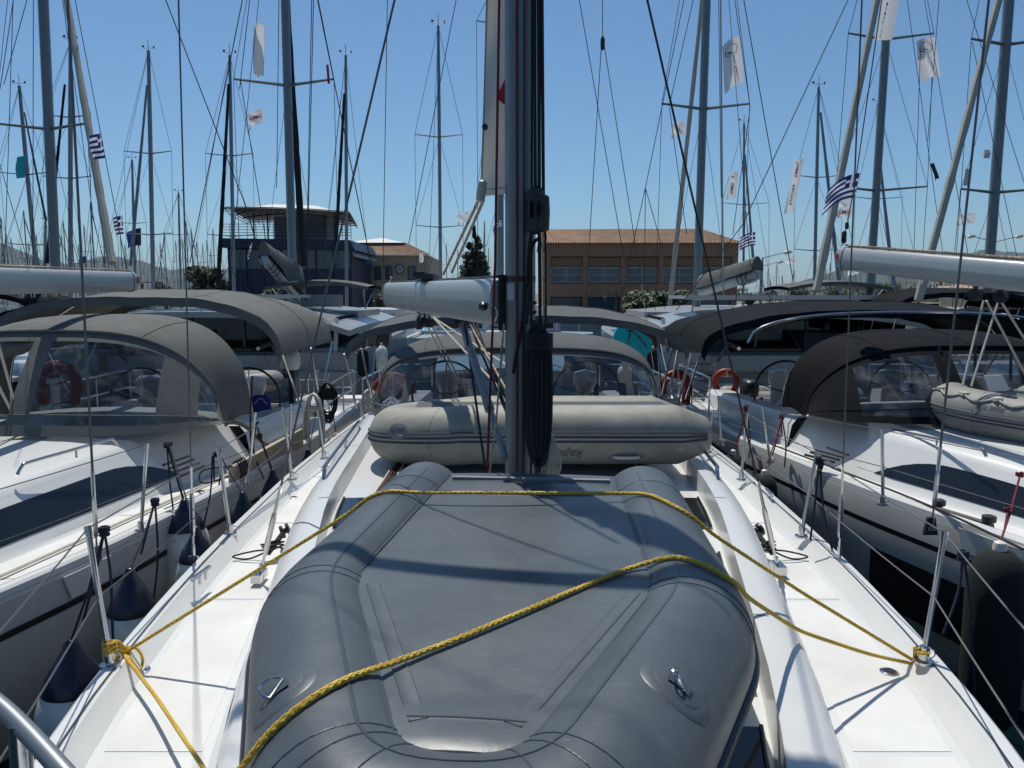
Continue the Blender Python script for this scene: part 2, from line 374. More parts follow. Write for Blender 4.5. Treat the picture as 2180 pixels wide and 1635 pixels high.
# quay
mb = MB(); mb.bx(-23, 60, 50, 130, -1, 1.25); kind(mb.build('quay', 'concrete', flat=True), 'structure')
mb = MB(); mb.grid([[V((x, y, 1.0 + .6 * math.sin(x * .01) * math.sin(y * .013))) for x in [i * 60 - 22 for i in range(30)]] for y in [130 + j * 90 for j in range(22)]])
kind(mb.build('shore_ground', 'land'), 'structure')
def hills(name, prof, Y, z0=-2, depth=900, m='hill', rough=1.0, ext=None):
    pts = []
    for (x0, y0), (x1, y1) in zip(prof, prof[1:]):
        n = max(2, int(abs(x1 - x0) / 14))
        for k in range(n):
            t = k / n; pts.append((x0 + (x1 - x0) * t, y0 + (y1 - y0) * t))
    pts.append(prof[-1]); rng = random.Random(3); rows = []; top = [P(a, b, Y) for a, b in pts]
    for j in range(9):
        t = j / 8; row = []
        for i, p in enumerate(top):
            h = p.z - z0; f = math.sin(t * math.pi * .5) ** .8
            q = V((p.x * (1 - (1 - t) * depth / Y * .5), Y - (1 - t) * depth, z0 + h * f + (rng.uniform(-1, 1) * h * .035 * rough if 0 < j else 0)))
            row.append(q)
        rows.append(row)
    rows.append([V((p.x, Y + depth, z0)) for p in top])
    mb = MB(); mb.grid(rows); return kind(mb.build(name, m), 'structure')
hills('hills', [(-900, 560), (-400, 545), (-150, 520), (0, 521), (25, 527), (60, 545), (110, 556), (150, 563), (210, 560), (255, 548), (285, 552), (330, 566), (380, 578), (420, 572), (470, 574), (560, 580), (700, 600), (900, 606)], 3200)
hills('mountain', [(1480, 640), (1600, 640), (1680, 622), (1740, 590), (1800, 568), (1850, 560), (1900, 570), (1990, 566), (2040, 548), (2085, 534), (2120, 538), (2150, 540), (2200, 545), (2400, 525), (2800, 540), (3200, 590)], 3400)
hills('wooded_hill', [(1500, 640), (1740, 626), (1800, 612), (1850, 600), (1910, 596), (1960, 600), (2020, 598), (2100, 590), (2300, 592), (2800, 600), (3200, 628)], 900, depth=300)

# the air over the harbour
def haze(density):
    m = bpy.data.materials.new('harbour_haze'); m.use_nodes = True; n = m.node_tree.nodes; l = m.node_tree.links
    for x in list(n): n.remove(x)
    o = n.new('ShaderNodeOutputMaterial'); v = n.new('ShaderNodeVolumePrincipled'); v.inputs['Color'].default_value = (.50, .68, .98, 1); v.inputs['Density'].default_value = density; v.inputs['Anisotropy'].default_value = .2
    l.new(v.outputs[0], o.inputs['Volume']); M['haze'] = m
    mb = MB(); mb.bx(-9500, 9500, -9500, 9500, -6, 420); kind(mb.build('haze', 'haze', flat=True), 'stuff')
haze(0.55e-4)
# ------------------------------------------------------------------ trees
def leaf_blob(mb, c, rad, n, sz, rng, fill=.55):
    for _ in range(n):
        while True:
            d = V((rng.uniform(-1, 1), rng.uniform(-1, 1), rng.uniform(-1, 1)))
            if fill < d.length < 1: break
        p = V(c) + V((d.x * rad[0], d.y * rad[1], d.z * rad[2]))
        a = V((rng.uniform(-1, 1), rng.uniform(-1, 1), rng.uniform(-.6, .6))).normalized() * sz * rng.uniform(.6, 1.3)
        b = a.orthogonal().normalized() * sz * .55 * rng.uniform(.6, 1.2)
        mb.quad(p - a, p - b, p + a, p + b)
def tree(x, y0, y1, Y, wpx, label, m='leafmid', seed=1, conic=False, n=2600, group=None, cat='tree', name='tree'):
    rng = random.Random(seed); top = P(x, y0, Y); rad = wpx / 2 * Y / FPX; base = V((top.x, Y, 1.2)); H = top.z - 1.2
    t = thing(name, label, cat, base, group)
    tk = MB(); tk.tube([base, base + V((.05, 0, H * .4)), base + V((0, 0, H * .85))], [rad * .09 + .05, rad * .06 + .04, .02], 8)
    for k in range(7):
        an = k * 2.4; h = H * (.2 + .09 * k); tk.tube([base + V((0, 0, h)), base + V((math.cos(an) * rad * .4, math.sin(an) * rad * .4, h + H * .12)), base + V((math.cos(an) * rad * .7, math.sin(an) * rad * .7, h + H * .16))], [.05, .035, .015], 5)
    tk.build('trunk', 'bark', t)
    mb = MB()
    if conic:
        for k in range(15):
            f = k / 14; z = H * (.14 + .84 * f); r = rad * (1 - f) ** .75 * rng.uniform(.8, 1.1) + .08
            for j in range(max(1, int(6 * (1 - f)) + 1)):
                an = j * 6.28 / max(1, int(6 * (1 - f)) + 1) + k * 1.1; d = V((math.cos(an), math.sin(an), 0)) * r * .62
                leaf_blob(mb, base + V((0, 0, z)) + d, (r * .48, r * .48, H * .05), n // 75, .17, rng, .1)
                tip = base + V((0, 0, z)) + d * 1.55; leaf_blob(mb, tip - V((0, 0, .04)), (r * .2 + .08, r * .2 + .08, H * .022), n // 180, .13, rng, .1)
    else:
        nb = 16
        for k in range(nb):
            an = rng.uniform(0, 6.28); rr = rad * math.sqrt(rng.uniform(0, .55)); z = H * rng.uniform(.35, .82)
            c = base + V((math.cos(an) * rr, math.sin(an) * rr, z)); q = rng.uniform(.28, .45) * rad
            leaf_blob(mb, c, (q, q, min(q * .8, H * .2)), n // nb, .13 + rad * .03, rng, .45)
    mb.build('crown', m, t, flat=True); return t
tree(1010, 484, 640, 62, 96, 'dark conifer beside the cream building, behind the boom', 'leafdark', 5, True, 7000)
tree(1395, 618, 700, 55, 150, 'round green tree in front of the terracotta building', 'leaf', 8, n=5200)
tree(440, 560, 640, 58, 110, 'spiky dark palm-like shrub left of the blue building', 'leafdark', 11, n=2600)
tree(575, 608, 650, 54, 60, 'low olive shrub at the foot of the blue building', 'leafmid', 12, n=1200)
tree(350, 596, 640, 58, 70, 'bright green shrub left of the dark shrub', 'leaf', 13, n=1500)
tree(815, 615, 660, 56, 50, 'small green shrub below the cream building', 'leaf', 14, n=900)
for i, (x, y, Y, wd) in enumerate([(1700, 612, 150, 44), (1782, 604, 120, 50), (1880, 600, 110, 84), (1958, 604, 110, 66), (1640, 616, 160, 40), (1560, 618, 120, 44), (2060, 610, 160, 40), (1600, 622, 90, 34)]):
    tree(x, y, 650, Y, wd, ['bushy tree behind the masts right of the terracotta building', 'small tree below the black flybridge canopy', 'largest dark green tree under the right boom', 'dark tree right of the largest one under the boom', 'distant tree just right of the terracotta building', 'tree partly behind the grey sail cover', 'distant tree near the sand coloured houses', 'low shrub at the corner of the terracotta building'][i], 'leafmid' if i % 2 else 'leafdark', 20 + i, n=1500)
# distant wooded bank, one mass
mb = MB(); rng = random.Random(4)
for i in range(70):
    x = rng.uniform(30, 420); y = rng.uniform(200, 420); leaf_blob(mb, (x, y, 3.5), (7, 7, 3.2), 46, 1.5, rng, .3)
for i in range(26):
    x = rng.uniform(-180, -60); y = rng.uniform(420, 560); leaf_blob(mb, (x, y, 3), (9, 9, 3), 46, 1.8, rng, .3)
kind(mb.build('far_wood', 'leafmid', flat=True), 'stuff')

# ------------------------------------------------------------------ buildings
def px2(x, y, Y): return P(x, y, Y)
def tiles(parent, a, b, c, d, n, rows, m='tile'):
    # a,b eave corners (left,right), c,d ridge corners (right,left): barrel tile courses as real ridges
    mb = MB()
    for i in range(n):
        t0, t1 = i / n, (i + .62) / n
        for r in range(rows):
            s0, s1 = r / rows, (r + 1) / rows
            def q(t, s, h): return (V(a).lerp(V(b), t)).lerp(V(d).lerp(V(c), t), s) + V((0, -.02, h))
            lift0, lift1 = .075, .02
            tm = (t0 + t1) / 2
            if q(tm, s1, 0) is None: continue
            mb.quad(q(t0, s0, .01), q(tm, s0, lift0 + .05), q(tm, s1, lift1 + .05), q(t0, s1, 0)); mb.quad(q(tm, s0, lift0 + .05), q(t1, s0, .01), q(t1, s1, 0), q(tm, s1, lift1 + .05))
            mb.quad(q(t0, s0, .01), q(t1, s0, .01), q(tm, s0, lift0 + .05))
    return kind(mb.build('roof_tiles', m, parent, flat=True), 'stuff')
# terracotta building
YB = 66.0; s = YB / FPX
def X(x, Y=YB): return P(x, 600, Y).x
def Z(y, Y=YB): return P(1090, y, Y).z
x0, x1 = X(1158), X(1570); ze, zr, zg = Z(518), Z(486), 1.25
tb = thing('terracotta_building', 'two storey terracotta rendered building with tiled roof and shuttered windows', 'building', ((x0 + x1) / 2, YB, zg))
mb = MB(); mb.bx(x0, x1, YB + .6, YB + 14, zg, ze); mb.build('wall', 'terracotta', tb, flat=True)
mb = MB(); mb.bx(x0, x1, YB - .02, YB + .6, Z(546), ze)          # band over the windows
mb.bx(x0, x1, YB + .02, YB + .6, Z(632), Z(604)); mb.build('fascia', 'terracotta', tb, flat=True)
bays = [(1172, 1240), (1252, 1322), (1332, 1402), (1412, 1482), (1492, 1558)]
edges = [1158] + [v for b in bays for v in b] + [1570]
for k in range(0, len(edges), 2):
    mb = MB(); mb.bx(X(edges[k]), X(edges[k + 1]), YB, YB + .6, Z(604), Z(546)); mb.build('pilaster', 'terracotta', tb, flat=True)
    mb = MB(); mb.bx(X(edges[k]), X(edges[k + 1]), YB, YB + .6, zg, Z(632)); mb.build('pilaster', 'terracotta', tb, flat=True)
for k, (a, b) in enumerate(bays):
    xa, xb = X(a), X(b)
    mb = MB(); nn = 9
    for q in range(nn): zz = Z(548) - (Z(548) - Z(566)) * q / nn; mb.box(((xa + xb) / 2, YB + .2, zz - .05), (xb - xa - .06, .12, .075))
    kind(mb.build('shutter_slats', 'woodslat', tb, flat=True), 'stuff')
    f = MB(); zt, zb = Z(568), Z(602); fw = .1
    f.bx(xa + .02, xa + fw, YB + .25, YB + .4, zb, zt); f.bx(xb - fw, xb - .02, YB + .25, YB + .4, zb, zt)
    f.bx(xa + fw, xb - fw, YB + .25, YB + .4, zt - fw, zt); f.bx(xa + fw, xb - fw, YB + .25, YB + .4, zb, zb + fw)
    f.bx(xa + fw, xb - fw, YB + .27, YB + .36, (zt + zb) / 2 - .03, (zt + zb) / 2 + .03); f.bx((xa + xb) / 2 - .03, (xa + xb) / 2 + .03, YB + .28, YB + .35, zb + fw, zt - fw)
    fo = f.build('window', 'frame', tb, flat=True)
    g = MB(); g.bx(xa + fw, xb - fw, YB + .31, YB + .33, zb + fw, zt - fw); g.build('pane', 'glass', fo, flat=True)
    b2 = MB(); b2.bx(xa + .1, xb - .1, YB + .30, YB + .5, Z(660), Z(634)); b2.build('pane', 'glass', tb, flat=True)
    c = MB(); c.bx(xa + .1, xb - .1, YB + .22, YB + .34, zg, Z(664)); c.build('shop_front', 'bluewall', tb, flat=True)
mb = MB()
mb.quad((x0 - .2, YB - .5, ze), (x1 + .2, YB - .5, ze), (X(1520), YB + 5, zr + .3), (x0 - .2, YB + 5, zr + .3)); mb.quad((x1 + .2, YB - .5, ze), (x1 + .2, YB + 14.5, ze), (X(1520), YB + 5, zr + .3))
mb.quad((x1 + .2, YB + 14.5, ze), (x0 - .2, YB + 14.5, ze), (x0 - .2, YB + 5, zr + .3), (X(1520), YB + 5, zr + .3)); mb.build('roof', 'tile', tb, flat=True)
tiles(tb, (x0 - .2, YB - .5, ze), (x1 + .2, YB - .5, ze), (X(1520), YB + 5, zr + .3), (x0 - .2, YB + 5, zr + .3), 74, 15)
# cream building with the round emblem
YC = 72.0
def XC(x): return P(x, 600, YC).x
def ZC(y): return P(1090, y, YC).z
cb = thing('cream_building', 'cream building with tiled hip roof, pale metal roof lantern and round blue emblem', 'building', (XC(830), YC, 1.25))
x0, x1 = XC(700), XC(911)
mb = MB(); mb.bx(x0, x1, YC, YC + 14, 1.25, ZC(543)); mb.build('wall', 'creamwall', cb, flat=True)
ze, zr = ZC(543), ZC(520)
mb = MB(); mb.quad((x0, YC - .4, ze), (x1 + .3, YC - .4, ze), (XC(850), YC + 5, zr + .4), (x0, YC + 5, zr + .4)); mb.quad((x1 + .3, YC - .4, ze), (x1 + .3, YC + 14, ze), (XC(850), YC + 5, zr + .4)); mb.build('roof', 'tile', cb, flat=True)
tiles(cb, (x0, YC - .4, ze + .01), (x1 + .3, YC - .4, ze + .01), (XC(850), YC + 5, zr + .41), (x0, YC + 5, zr + .41), 40, 10)
mb = MB(); mb.bx(XC(715), XC(848), YC + 4, YC + 11, ZC(528), ZC(510)); mb.build('lantern', 'greywall', cb, flat=True)
mb = MB(); q = [(XC(712), YC + 3.6, ZC(511)), (XC(850), YC + 3.6, ZC(511)), (XC(850), YC + 11.4, ZC(511)), (XC(712), YC + 11.4, ZC(511))]; ap = (XC(788), YC + 7.5, ZC(494))
for i in range(4): mb.quad(q[i], q[(i + 1) % 4], ap)
mb.build('lantern_roof', 'metalroof', cb, flat=True)
for a, b in ((750, 774), (797, 812), (821, 836), (869, 885)):
    mb = MB(); mb.bx(XC(a), XC(b), YC - .08, YC - .01, ZC(596), ZC(567)); f = mb.build('window', 'bluewall', cb, flat=True)
    mb = MB(); mb.bx(XC(a) + .1, XC(b) - .1, YC - .1, YC - .085, ZC(594), ZC(569)); mb.build('pane', 'glass', f, flat=True)
c = V((XC(852), YC - .06, ZC(573))); rr = 10 * YC / FPX
mb = MB(); mb.lathe(c, [(rr, -.05), (rr, .05)], 28, (0, -1, 0)); em = mb.build('emblem', 'printnavy', cb)
mb = MB(); mb.lathe(c, [(rr * .76, .055), (rr * .76, .07)], 28, (0, -1, 0)); d = mb.build('emblem_disc', 'flagwhite', em)
mb = MB()
for k in range(3): mb.box(c + V((0, -.08, .14 - .14 * k)), (rr * (.6, 1.1, .9)[k], .01, .055))
mb.build('emblem_lettering', 'printnavy', em, flat=True)
# blue building with the metal canopy
YT = 62.0
def XT(x): return P(x, 600, YT).x
def ZT(y): return P(1090, y, YT).z
bt = thing('blue_building', 'blue glazed harbour building with roof terrace under a ribbed metal canopy', 'building', (XT(610), YT, 1.25))
mb = MB(); mb.bx(XT(484), XT(748), YT + .3, YT + 9, 1.25, ZT(528)); mb.build('wall', 'bluewall', bt, flat=True)
mb = MB(); mb.prism([(XT(474), YT - .6, ZT(527)), (XT(479), YT - .6, ZT(508)), (XT(750), YT - .6, ZT(512)), (XT(760), YT - .6, ZT(533))], (0, 10, 0)); mb.build('terrace_band', 'bluewall', bt, flat=True)
for k in range(7):
    a = 490 + k * 37; mb = MB(); mb.bx(XT(a), XT(a + 33), YT + .2, YT + .29, ZT(572), ZT(531)); mb.build('pane', 'glass', bt, flat=True)
    mb = MB(); mb.bx(XT(a), XT(a + 33), YT + .2, YT + .28, ZT(605), ZT(578)); mb.build('cladding_panel', 'bluewall', bt, flat=True)
mb = MB(); mb.bx(XT(571), XT(682), YT + 2, YT + 6, ZT(510), ZT(455)); mb.build('stair_tower', 'greywall', bt, flat=True)
L0, L1, yn, yf = XT(472), XT(762), YT - 2.5, YT + 10
def can(t, s_):   # canopy surface
    y = yn + (yf - yn) * s_; a, b = P(478 + 52 * s_, 440 + 30 * s_, y), P(744 + 16 * s_, 450 + 28 * s_, y); x = a.x + (b.x - a.x) * t; arch = min(1, 3.2 * min(t, 1 - t)) ** .7
    z = a.z + (b.z - a.z) * t + (.80 * (1 - 2 * abs(s_ - .5)) + .10) * arch
    return V((x, y, z))
mb = MB(); mb.grid([[can(i / 20, j / 8) for i in range(21)] for j in range(9)]); mb.build('canopy', 'metalroof', bt, flat=True)
for i in range(0, 21, 2):
    pts = [can(i / 20, j / 8) for j in range(9)]; mb = MB(); mb.tube([p - V((0, 0, .12)) for p in pts], .035, 4); mb.tube([p - V((0, 0, .40 if 0 < j < 8 else .15)) for j, p in enumerate(pts)], .03, 4)
    for j in range(8): mb.tube([pts[j] - V((0, 0, .12 if j % 2 else .4)), pts[j + 1] - V((0, 0, .4 if j % 2 else .12))], .02, 4)
    mb.build('canopy_truss', 'darksteel', bt, flat=True)
mb = MB()
for j in (0, 2, 4, 6, 8): mb.tube([can(i / 20, j / 8) - V((0, 0, .1)) for i in range(21)], .06, 4)
mb.build('canopy_beams', 'darksteel', bt, flat=True)
for x in (536, 566, 690, 710, 735):
    mb = MB(); mb.tube([(XT(x), YT + 1, ZT(510)), (XT(x), YT + 1, ZT(450))], .07, 6); mb.build('canopy_post', 'darksteel', bt)
mb = MB()
for z in range(5): zz = ZT(508) + .22 * (z + 1); mb.tube([(XT(480), YT - .4, zz), (XT(752), YT - .4, zz)], .022, 4)
for k in range(16): xx = XT(480) + (XT(752) - XT(480)) * k / 15; mb.tube([(xx, YT - .4, ZT(510)), (xx, YT - .4, ZT(508) + 1.15)], .025, 4)
mb.build('railing', 'darksteel', bt)
mb = MB(); mb.prism([(XT(748), YT, ZT(534)), (XT(762), YT - 1.5, ZT(548)), (XT(762), YT + 9, ZT(548)), (XT(748), YT + 9, ZT(534))], (0, 0, .15)); mb.build('awning', 'greywall', bt, flat=True)
# sand coloured houses on the right
for i, (a, b, y0, y1, Y, lab) in enumerate([(1992, 2070, 622, 634, 150, 'long low sand coloured shed far right, lower of the two'), (2085, 2200, 618, 652, 95, 'sand coloured house with hip roof behind the coiled line at far right'), (2030, 2062, 620, 632, 170, 'small sand coloured gabled house beyond the sheds')]):
    p0, p1 = P(a, y1, Y), P(b, y0, Y); hs = thing('house', lab, 'house', ((p0.x + p1.x) / 2, Y, 1.2)); 
    mb = MB(); mb.bx(p0.x, p1.x, Y, Y + 9, 1.2, p1.z); mb.build('wall', 'creamwall', hs, flat=True)
    mb = MB(); ht = 1.2; mb.prism([(p0.x - .3, Y - .3, p1.z), (p1.x + .3, Y - .3, p1.z), ((p0.x + p1.x) / 2, Y - .3, p1.z + ht)], (0, 9.6, 0)); mb.build('roof', 'tile', hs, flat=True)
    for k in range(3): xx = p0.x + (p1.x - p0.x) * (.2 + .28 * k); mb = MB(); mb.bx(xx, xx + .9, Y - .05, Y - .01, 2.0, 3.0); mb.build('window', 'glass', hs, flat=True)
# street lamps
def street_lamp(x, y, Y, label, arm=1, both=False):
    t = P(x, y, Y); b = V((t.x, Y, 1.25)); o = thing('street_lamp', label, 'street lamp', b)
    mb = MB(); mb.tube([b, V((t.x, Y, t.z))], [.1, .06], 8); mb.build('pole', 'farmast', o)
    for sgn in ((-1, 1) if both else (arm,)):
        mb = MB(); mb.tube([V((t.x, Y, t.z - .05)), V((t.x + sgn * 1.6, Y, t.z + .35))], .035, 6); mb.build('arm', 'farmast', o)
        mb = MB(); mb.lathe(V((t.x + sgn * 1.9, Y, t.z + .38)), [(.02, -.35), (.13, -.2), (.16, .1), (.05, .35)], 10, (1, 0, .15)); mb.build('lamp_head', 'lampglass', o)
street_lamp(2118, 514, 62, 'tall twin headed street lamp beside the rightmost thick mast', both=True)
street_lamp(1624, 548, 60, 'taller single armed street lamp right of the grey sail cover')
street_lamp(1621, 566, 80, 'shorter single armed street lamp right of the grey sail cover')
def lantern(x, Y, label, y=610):
    t = P(x, y, Y); b = V((t.x, Y, 1.25)); o = thing('lantern_post', label, 'street lamp', b)
    mb = MB(); mb.tube([b, t], [.09, .05], 8); mb.build('pole', 'darksteel', o)
    mb = MB(); mb.tube([t + V((-.75, 0, -.25)), t + V((.75, 0, -.25))], .035, 6); mb.build('crossbar', 'darksteel', o)
    for sgn in (-1, 1):
        mb = MB(); mb.lathe(t + V((sgn * .75, 0, -.75)), [(.05, 0), (.13, .28), (.16, .3), (.03, .45)], 6); mb.build('lamp_shade', 'darksteel', o)
lantern(1312, 53, 'black two lantern lamp post before the terracotta building', 618)
lantern(324, 56, 'black two lantern lamp post below the left mast row', 594)

# ================================================================== BACKGROUND YACHTS
def simple_hull(root, cx, Y, L=11, B=3.6, zt=1.35, m='hullside', stern_near=True):
    rows = []
    for i in range(11):
        t = i / 10; y = Y - L * .5 + L * t; hb = B / 2 * (.82 + .18 * math.sin(t * 3.14)) * (1 - max(0, t - .45) ** 2.2 * 3.6) if stern_near else B / 2 * (1 - (1 - t) ** 2.4)
        hb = max(.03, hb); zz = zt + .15 * t
        rows.append([V((cx - hb * .75, y, -.15)), V((cx - hb, y, zz * .5)), V((cx - hb, y, zz)), V((cx - hb * .92, y, zz + .02)), V((cx, y, zz + .08)), V((cx + hb * .92, y, zz + .02)), V((cx + hb, y, zz)), V((cx + hb, y, zz * .5)), V((cx + hb * .75, y, -.15))])
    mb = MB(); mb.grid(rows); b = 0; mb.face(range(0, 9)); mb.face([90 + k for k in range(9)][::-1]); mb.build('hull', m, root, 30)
    mb = MB(); mb.prism([(cx - B * .27, Y - L * .12, zt + .1), (cx + B * .27, Y - L * .12, zt + .1), (cx + B * .16, Y + L * .28, zt + .1), (cx - B * .16, Y + L * .28, zt + .1)], (0, 0, .42)); ch = mb.build('coachroof', 'gel', root, 20)
    for sg in (-1, 1):
        mb = MB(); mb.prism([(cx + sg * B * .275, Y - L * .08, zt + .22), (cx + sg * B * .275, Y - L * .08, zt + .4), (cx + sg * B * .215, Y + L * .12, zt + .4), (cx + sg * B * .215, Y + L * .12, zt + .22)], (sg * .012, 0, 0)); mb.build('window', 'darkglass', ch, flat=True)
def rig(root, top, bot, r, spreaders=(), m='farmast', furl=None, furlcol='sailcloth', stays=True, deck=1.3, boomdir=None, wr=.009, aft=-6, fore=5.5):
    """mast from its foot to its head; everything stands where the mast stands"""
    top, bot = V(top), V(bot); d = (top - bot).normalized()
    k = (deck - bot.z) / d.z; foot = bot + d * k
    mb = MB(); mb.tube([foot, foot.lerp(top, .75), top], [r, r, r * .75], 10, sx=.8, sy=1.15); ms = mb.build('mast', m, root)
    mb = MB(); mb.tube([top, top + V((0, 0, .5))], .012, 4); mb.tube([top + V((-.28, 0, .12)), top + V((.28, 0, .12))], .01, 4); mb.box(top + V((-.25, 0, .2)), (.1, .02, .08)); mb.box(top + V((.26, 0, .16)), (.05, .05, .1)); mb.build('masthead_gear', 'wiredark', ms)
    tips = []
    for (y, hw, rake) in spreaders:
        t = (y - foot.z) / (top.z - foot.z); c = foot.lerp(top, t)
        a, b = c + V((-hw, rake * hw, .06 * hw)), c + V((hw, rake * hw, .06 * hw)); tips.append((a, b, c))
        for e in (a, b): mb = MB(); mb.tube([c, e], [r * .32, r * .2], 6); mb.build('spreader', m, ms)
    if stays:
        mb = MB(); 
        for sg in (0, 1):
            side = -1 if sg == 0 else 1
            ch = foot + V((side * (tips[0][1] - tips[0][2]).x * 1.02 if tips else side * 1.5, -.25, 0))
            pts = [ch] + [t[sg] for t in tips] + [top]
            for a, b in zip(pts, pts[1:]): mb.tube([a, b], wr, 4, cap=False)
            prev = foot + V((side * 1.2, -.1, 0))
            for t in tips:
                mb.tube([prev, t[2]], wr * .8, 4, cap=False); prev = t[sg]
            if tips: mb.tube([prev, top], wr * .6, 4, cap=False)
        mb.build('shrouds', 'wiredark', ms)
        bs = MB(); bs.tube([top, foot.lerp(top, .16) + V((0, aft * .84, 0))], wr, 4); e = foot.lerp(top, .16) + V((0, aft * .84, 0))
        for sg in (-1, 1): bs.tube([e, foot + V((sg * 1.1, aft, .2))], wr, 4)
        bs.build('backstay', 'wiredark', ms)
    return ms
# --- masts far enough that their hulls are small: (x_top, y_top, x_bot, y_bot, depth, width px, [(spreader y px, half width m)], furled strip (x0,y0,x1,y1,w,mat), label)
mid = [
 (150, 88, 150, 570, 33, 10, [380, 250], (138, 180, 100, 560, 6, 'darksail'), 'yacht with thin dark mast behind the beige furled sail at left'),
 (41, 183, 76, 565, 36, 9, [372, 522], (52, 240, 98, 470, 4, 'wiredark'), 'yacht with leaning mast flying a turquoise pennant'),
 (316, 108, 326, 600, 38, 10, [327, 500], (313, 182, 278, 566, 6, 'farmast'), 'yacht with the tall pale mast left of centre-left gap'),
 (281, 340, 287, 560, 52, 6, [476], None, 'yacht whose short mast carries the dark blue flags'),
 (489, 118, 498, 620, 36, 9, [332, 503], (487, 180, 464, 612, 8, 'darksail'), 'yacht with slim mast left of the blue building, black furled headsail'),
 (736, 118, 738, 592, 38, 9, [], (733, 200, 714, 540, 7, 'darksail'), 'yacht with short spreaderless mast over the canopy right end'),
 (933, 55, 938, 592, 34, 9, [292, 484], None, 'yacht with slim mast standing left of the conifer'),
 (1066, -60, 1068, 590, 22, 12, [395, 52], (1062, 0, 1058, 590, 8, 'sailcloth'), 'pale hulled yacht whose mast shows just behind the near mast'),
 (1584, 262, 1583, 560, 46, 6, [436], (1586, 330, 1604, 560, 5, 'farmast'), 'yacht with short mast flying striped flag right of the terracotta roof'),
 (1743, 185, 1734, 600, 36, 8, [378, 534], (1747, 240, 1788, 620, 7, 'farmast'), 'yacht with slim mast beside the long white banner'),
 (1869, 220, 1862, 560, 42, 7, [424], (1872, 330, 1902, 610, 7, 'farmast'), 'yacht with thin mast just left of the thick right-hand mast'),
 (97, 470, 96, 565, 60, 6, [], None, 'yacht with short far mast at the left behind the thick mast'),
 (380, 410, 384, 590, 55, 5, [500], None, 'yacht with short mast midway to the slim black-sailed one'),
]
for i, (xt, yt, xb, yb, Y, wp, sps, fu, lab) in enumerate(mid):
    top, bot = P(xt, yt, Y), P(xb, yb, Y); r = wp * Y / FPX / 2
    root = thing('sailing_yacht', lab, 'yacht', V((bot.x, Y, 0)), 'yachts moored beyond the pontoon')
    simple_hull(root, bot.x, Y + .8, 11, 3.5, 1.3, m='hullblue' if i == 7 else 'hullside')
    rig(root, top, bot, r, [(P(1090, y, Y).z, 49 * Y / FPX if Y < 50 else 30 * Y / FPX, -.25) for y in sorted(sps, reverse=True)], wr=.0035 + Y * .00016, furl=None)
    if fu:
        a, b = P(fu[0], fu[1], Y - .6), P(fu[2], fu[3], Y - 2.2); n = 26
        pts = [a.lerp(b, k / n) for k in range(n + 1)]; rr = [fu[4] * Y / FPX / 2 * (.75 + .4 * (k / n)) * random.uniform(.9, 1.1) for k in range(n + 1)]
        mb = MB(); mb.tube(pts, rr, 8); mb.build('furled_headsail', fu[5], root)
# --- small far masts standing in the marina, hull and rig kept simple
rng = random.Random(21); shapes = []
def far_yacht(x, ytop, Y):
    b = P(x, 600, Y); h = P(x, ytop, Y).z
    k = rng.randrange(3)
    if len(shapes) <= k:
        while len(shapes) <= k:
            root = thing('distant_yacht', 'distant yacht with bare mast in the far marina', 'yacht', (0, 0, 0), 'distant yachts in the far marina')
            mb = MB(); q = [V((-1.7, -5, -.1)), V((1.7, -5, -.1)), V((1.8, 0, -.1)), V((0, 6, -.1)), V((-1.8, 0, -.1))]; mb.prism(q, (0, 0, 1.3)); mb.prism([V((-.9, -2, 1.2)), V((.9, -2, 1.2)), V((.7, 3, 1.2)), V((-.7, 3, 1.2))], (0, 0, .45)); mb.build('hull', 'hullside', root, flat=True)
            mb = MB(); mb.tube([(0, 0, 1.2), (0, 0, 15)], [.11, .08], 6); mb.build('mast', 'farmast', root)
            mb = MB(); n = len(shapes)
            for z in ((7.5,), (6, 10.5), (8.5,))[n]: mb.tube([(-1.15, 0, z), (1.15, 0, z)], .03, 4)
            for sg in (-1, 1): mb.tube([(sg * 1.2, 0, 1.2), (sg * 1.15, 0, (7.5, 6, 8.5)[n]), (0, 0, 15)], .016, 3, cap=False)
            mb.tube([(0, 0, 15), (0, -5, 1.4)], .016, 3); mb.tube([(0, 0, 14), (0, 5.5, 1.4)], (.05, .02, .07)[n], 4); mb.build('rigging', 'wiredark', root)
            shapes.append(root); root.location = (-999, 0, 0)
    src = shapes[k]
    if tuple(src.location)[0] == -999: c = src
    else:
        c = copy_thing(src, (0, 0, 0), src['label'])
    if x > 800: c['label'] = 'distant yacht with bare mast low behind the boats on the right'; c['group'] = 'distant yachts behind the right half'
    else: c['label'] = 'distant yacht with bare mast in the far marina at left'; c['group'] = 'distant yachts in the left far marina'
    c.location = (b.x, Y, 0); s_ = (h) / 15.0; c.scale = (max(.7, min(1.3, s_)),) * 2 + (s_,)
    c.rotation_euler = (0, 0, rng.choice([0, 3.14]) + rng.uniform(-.1, .1))
far = [(2, 468, 110), (12, 462, 100), (20, 492, 150), (61, 448, 90), (118, 432, 85), (137, 500, 130), (143, 470, 110), (186, 478, 120), (198, 497, 150), (226, 445, 95), (233, 465, 120), (203, 430, 90), (240, 500, 140),
       (355, 493, 110), (345, 516, 130), (378, 512, 140), (402, 470, 95), (412, 486, 105), (423, 513, 120), (435, 520, 150), (444, 512, 130), (458, 487, 100), (470, 515, 140), (66, 515, 160), (110, 520, 150), (172, 520, 160), (300, 505, 150), (328, 520, 160), (392, 505, 150), (30, 505, 140), (84, 500, 130), (160, 505, 140), (262, 500, 140), (270, 520, 160), (50, 525, 180), (128, 528, 180), (452, 530, 180)]
for a in far: far_yacht(*a)
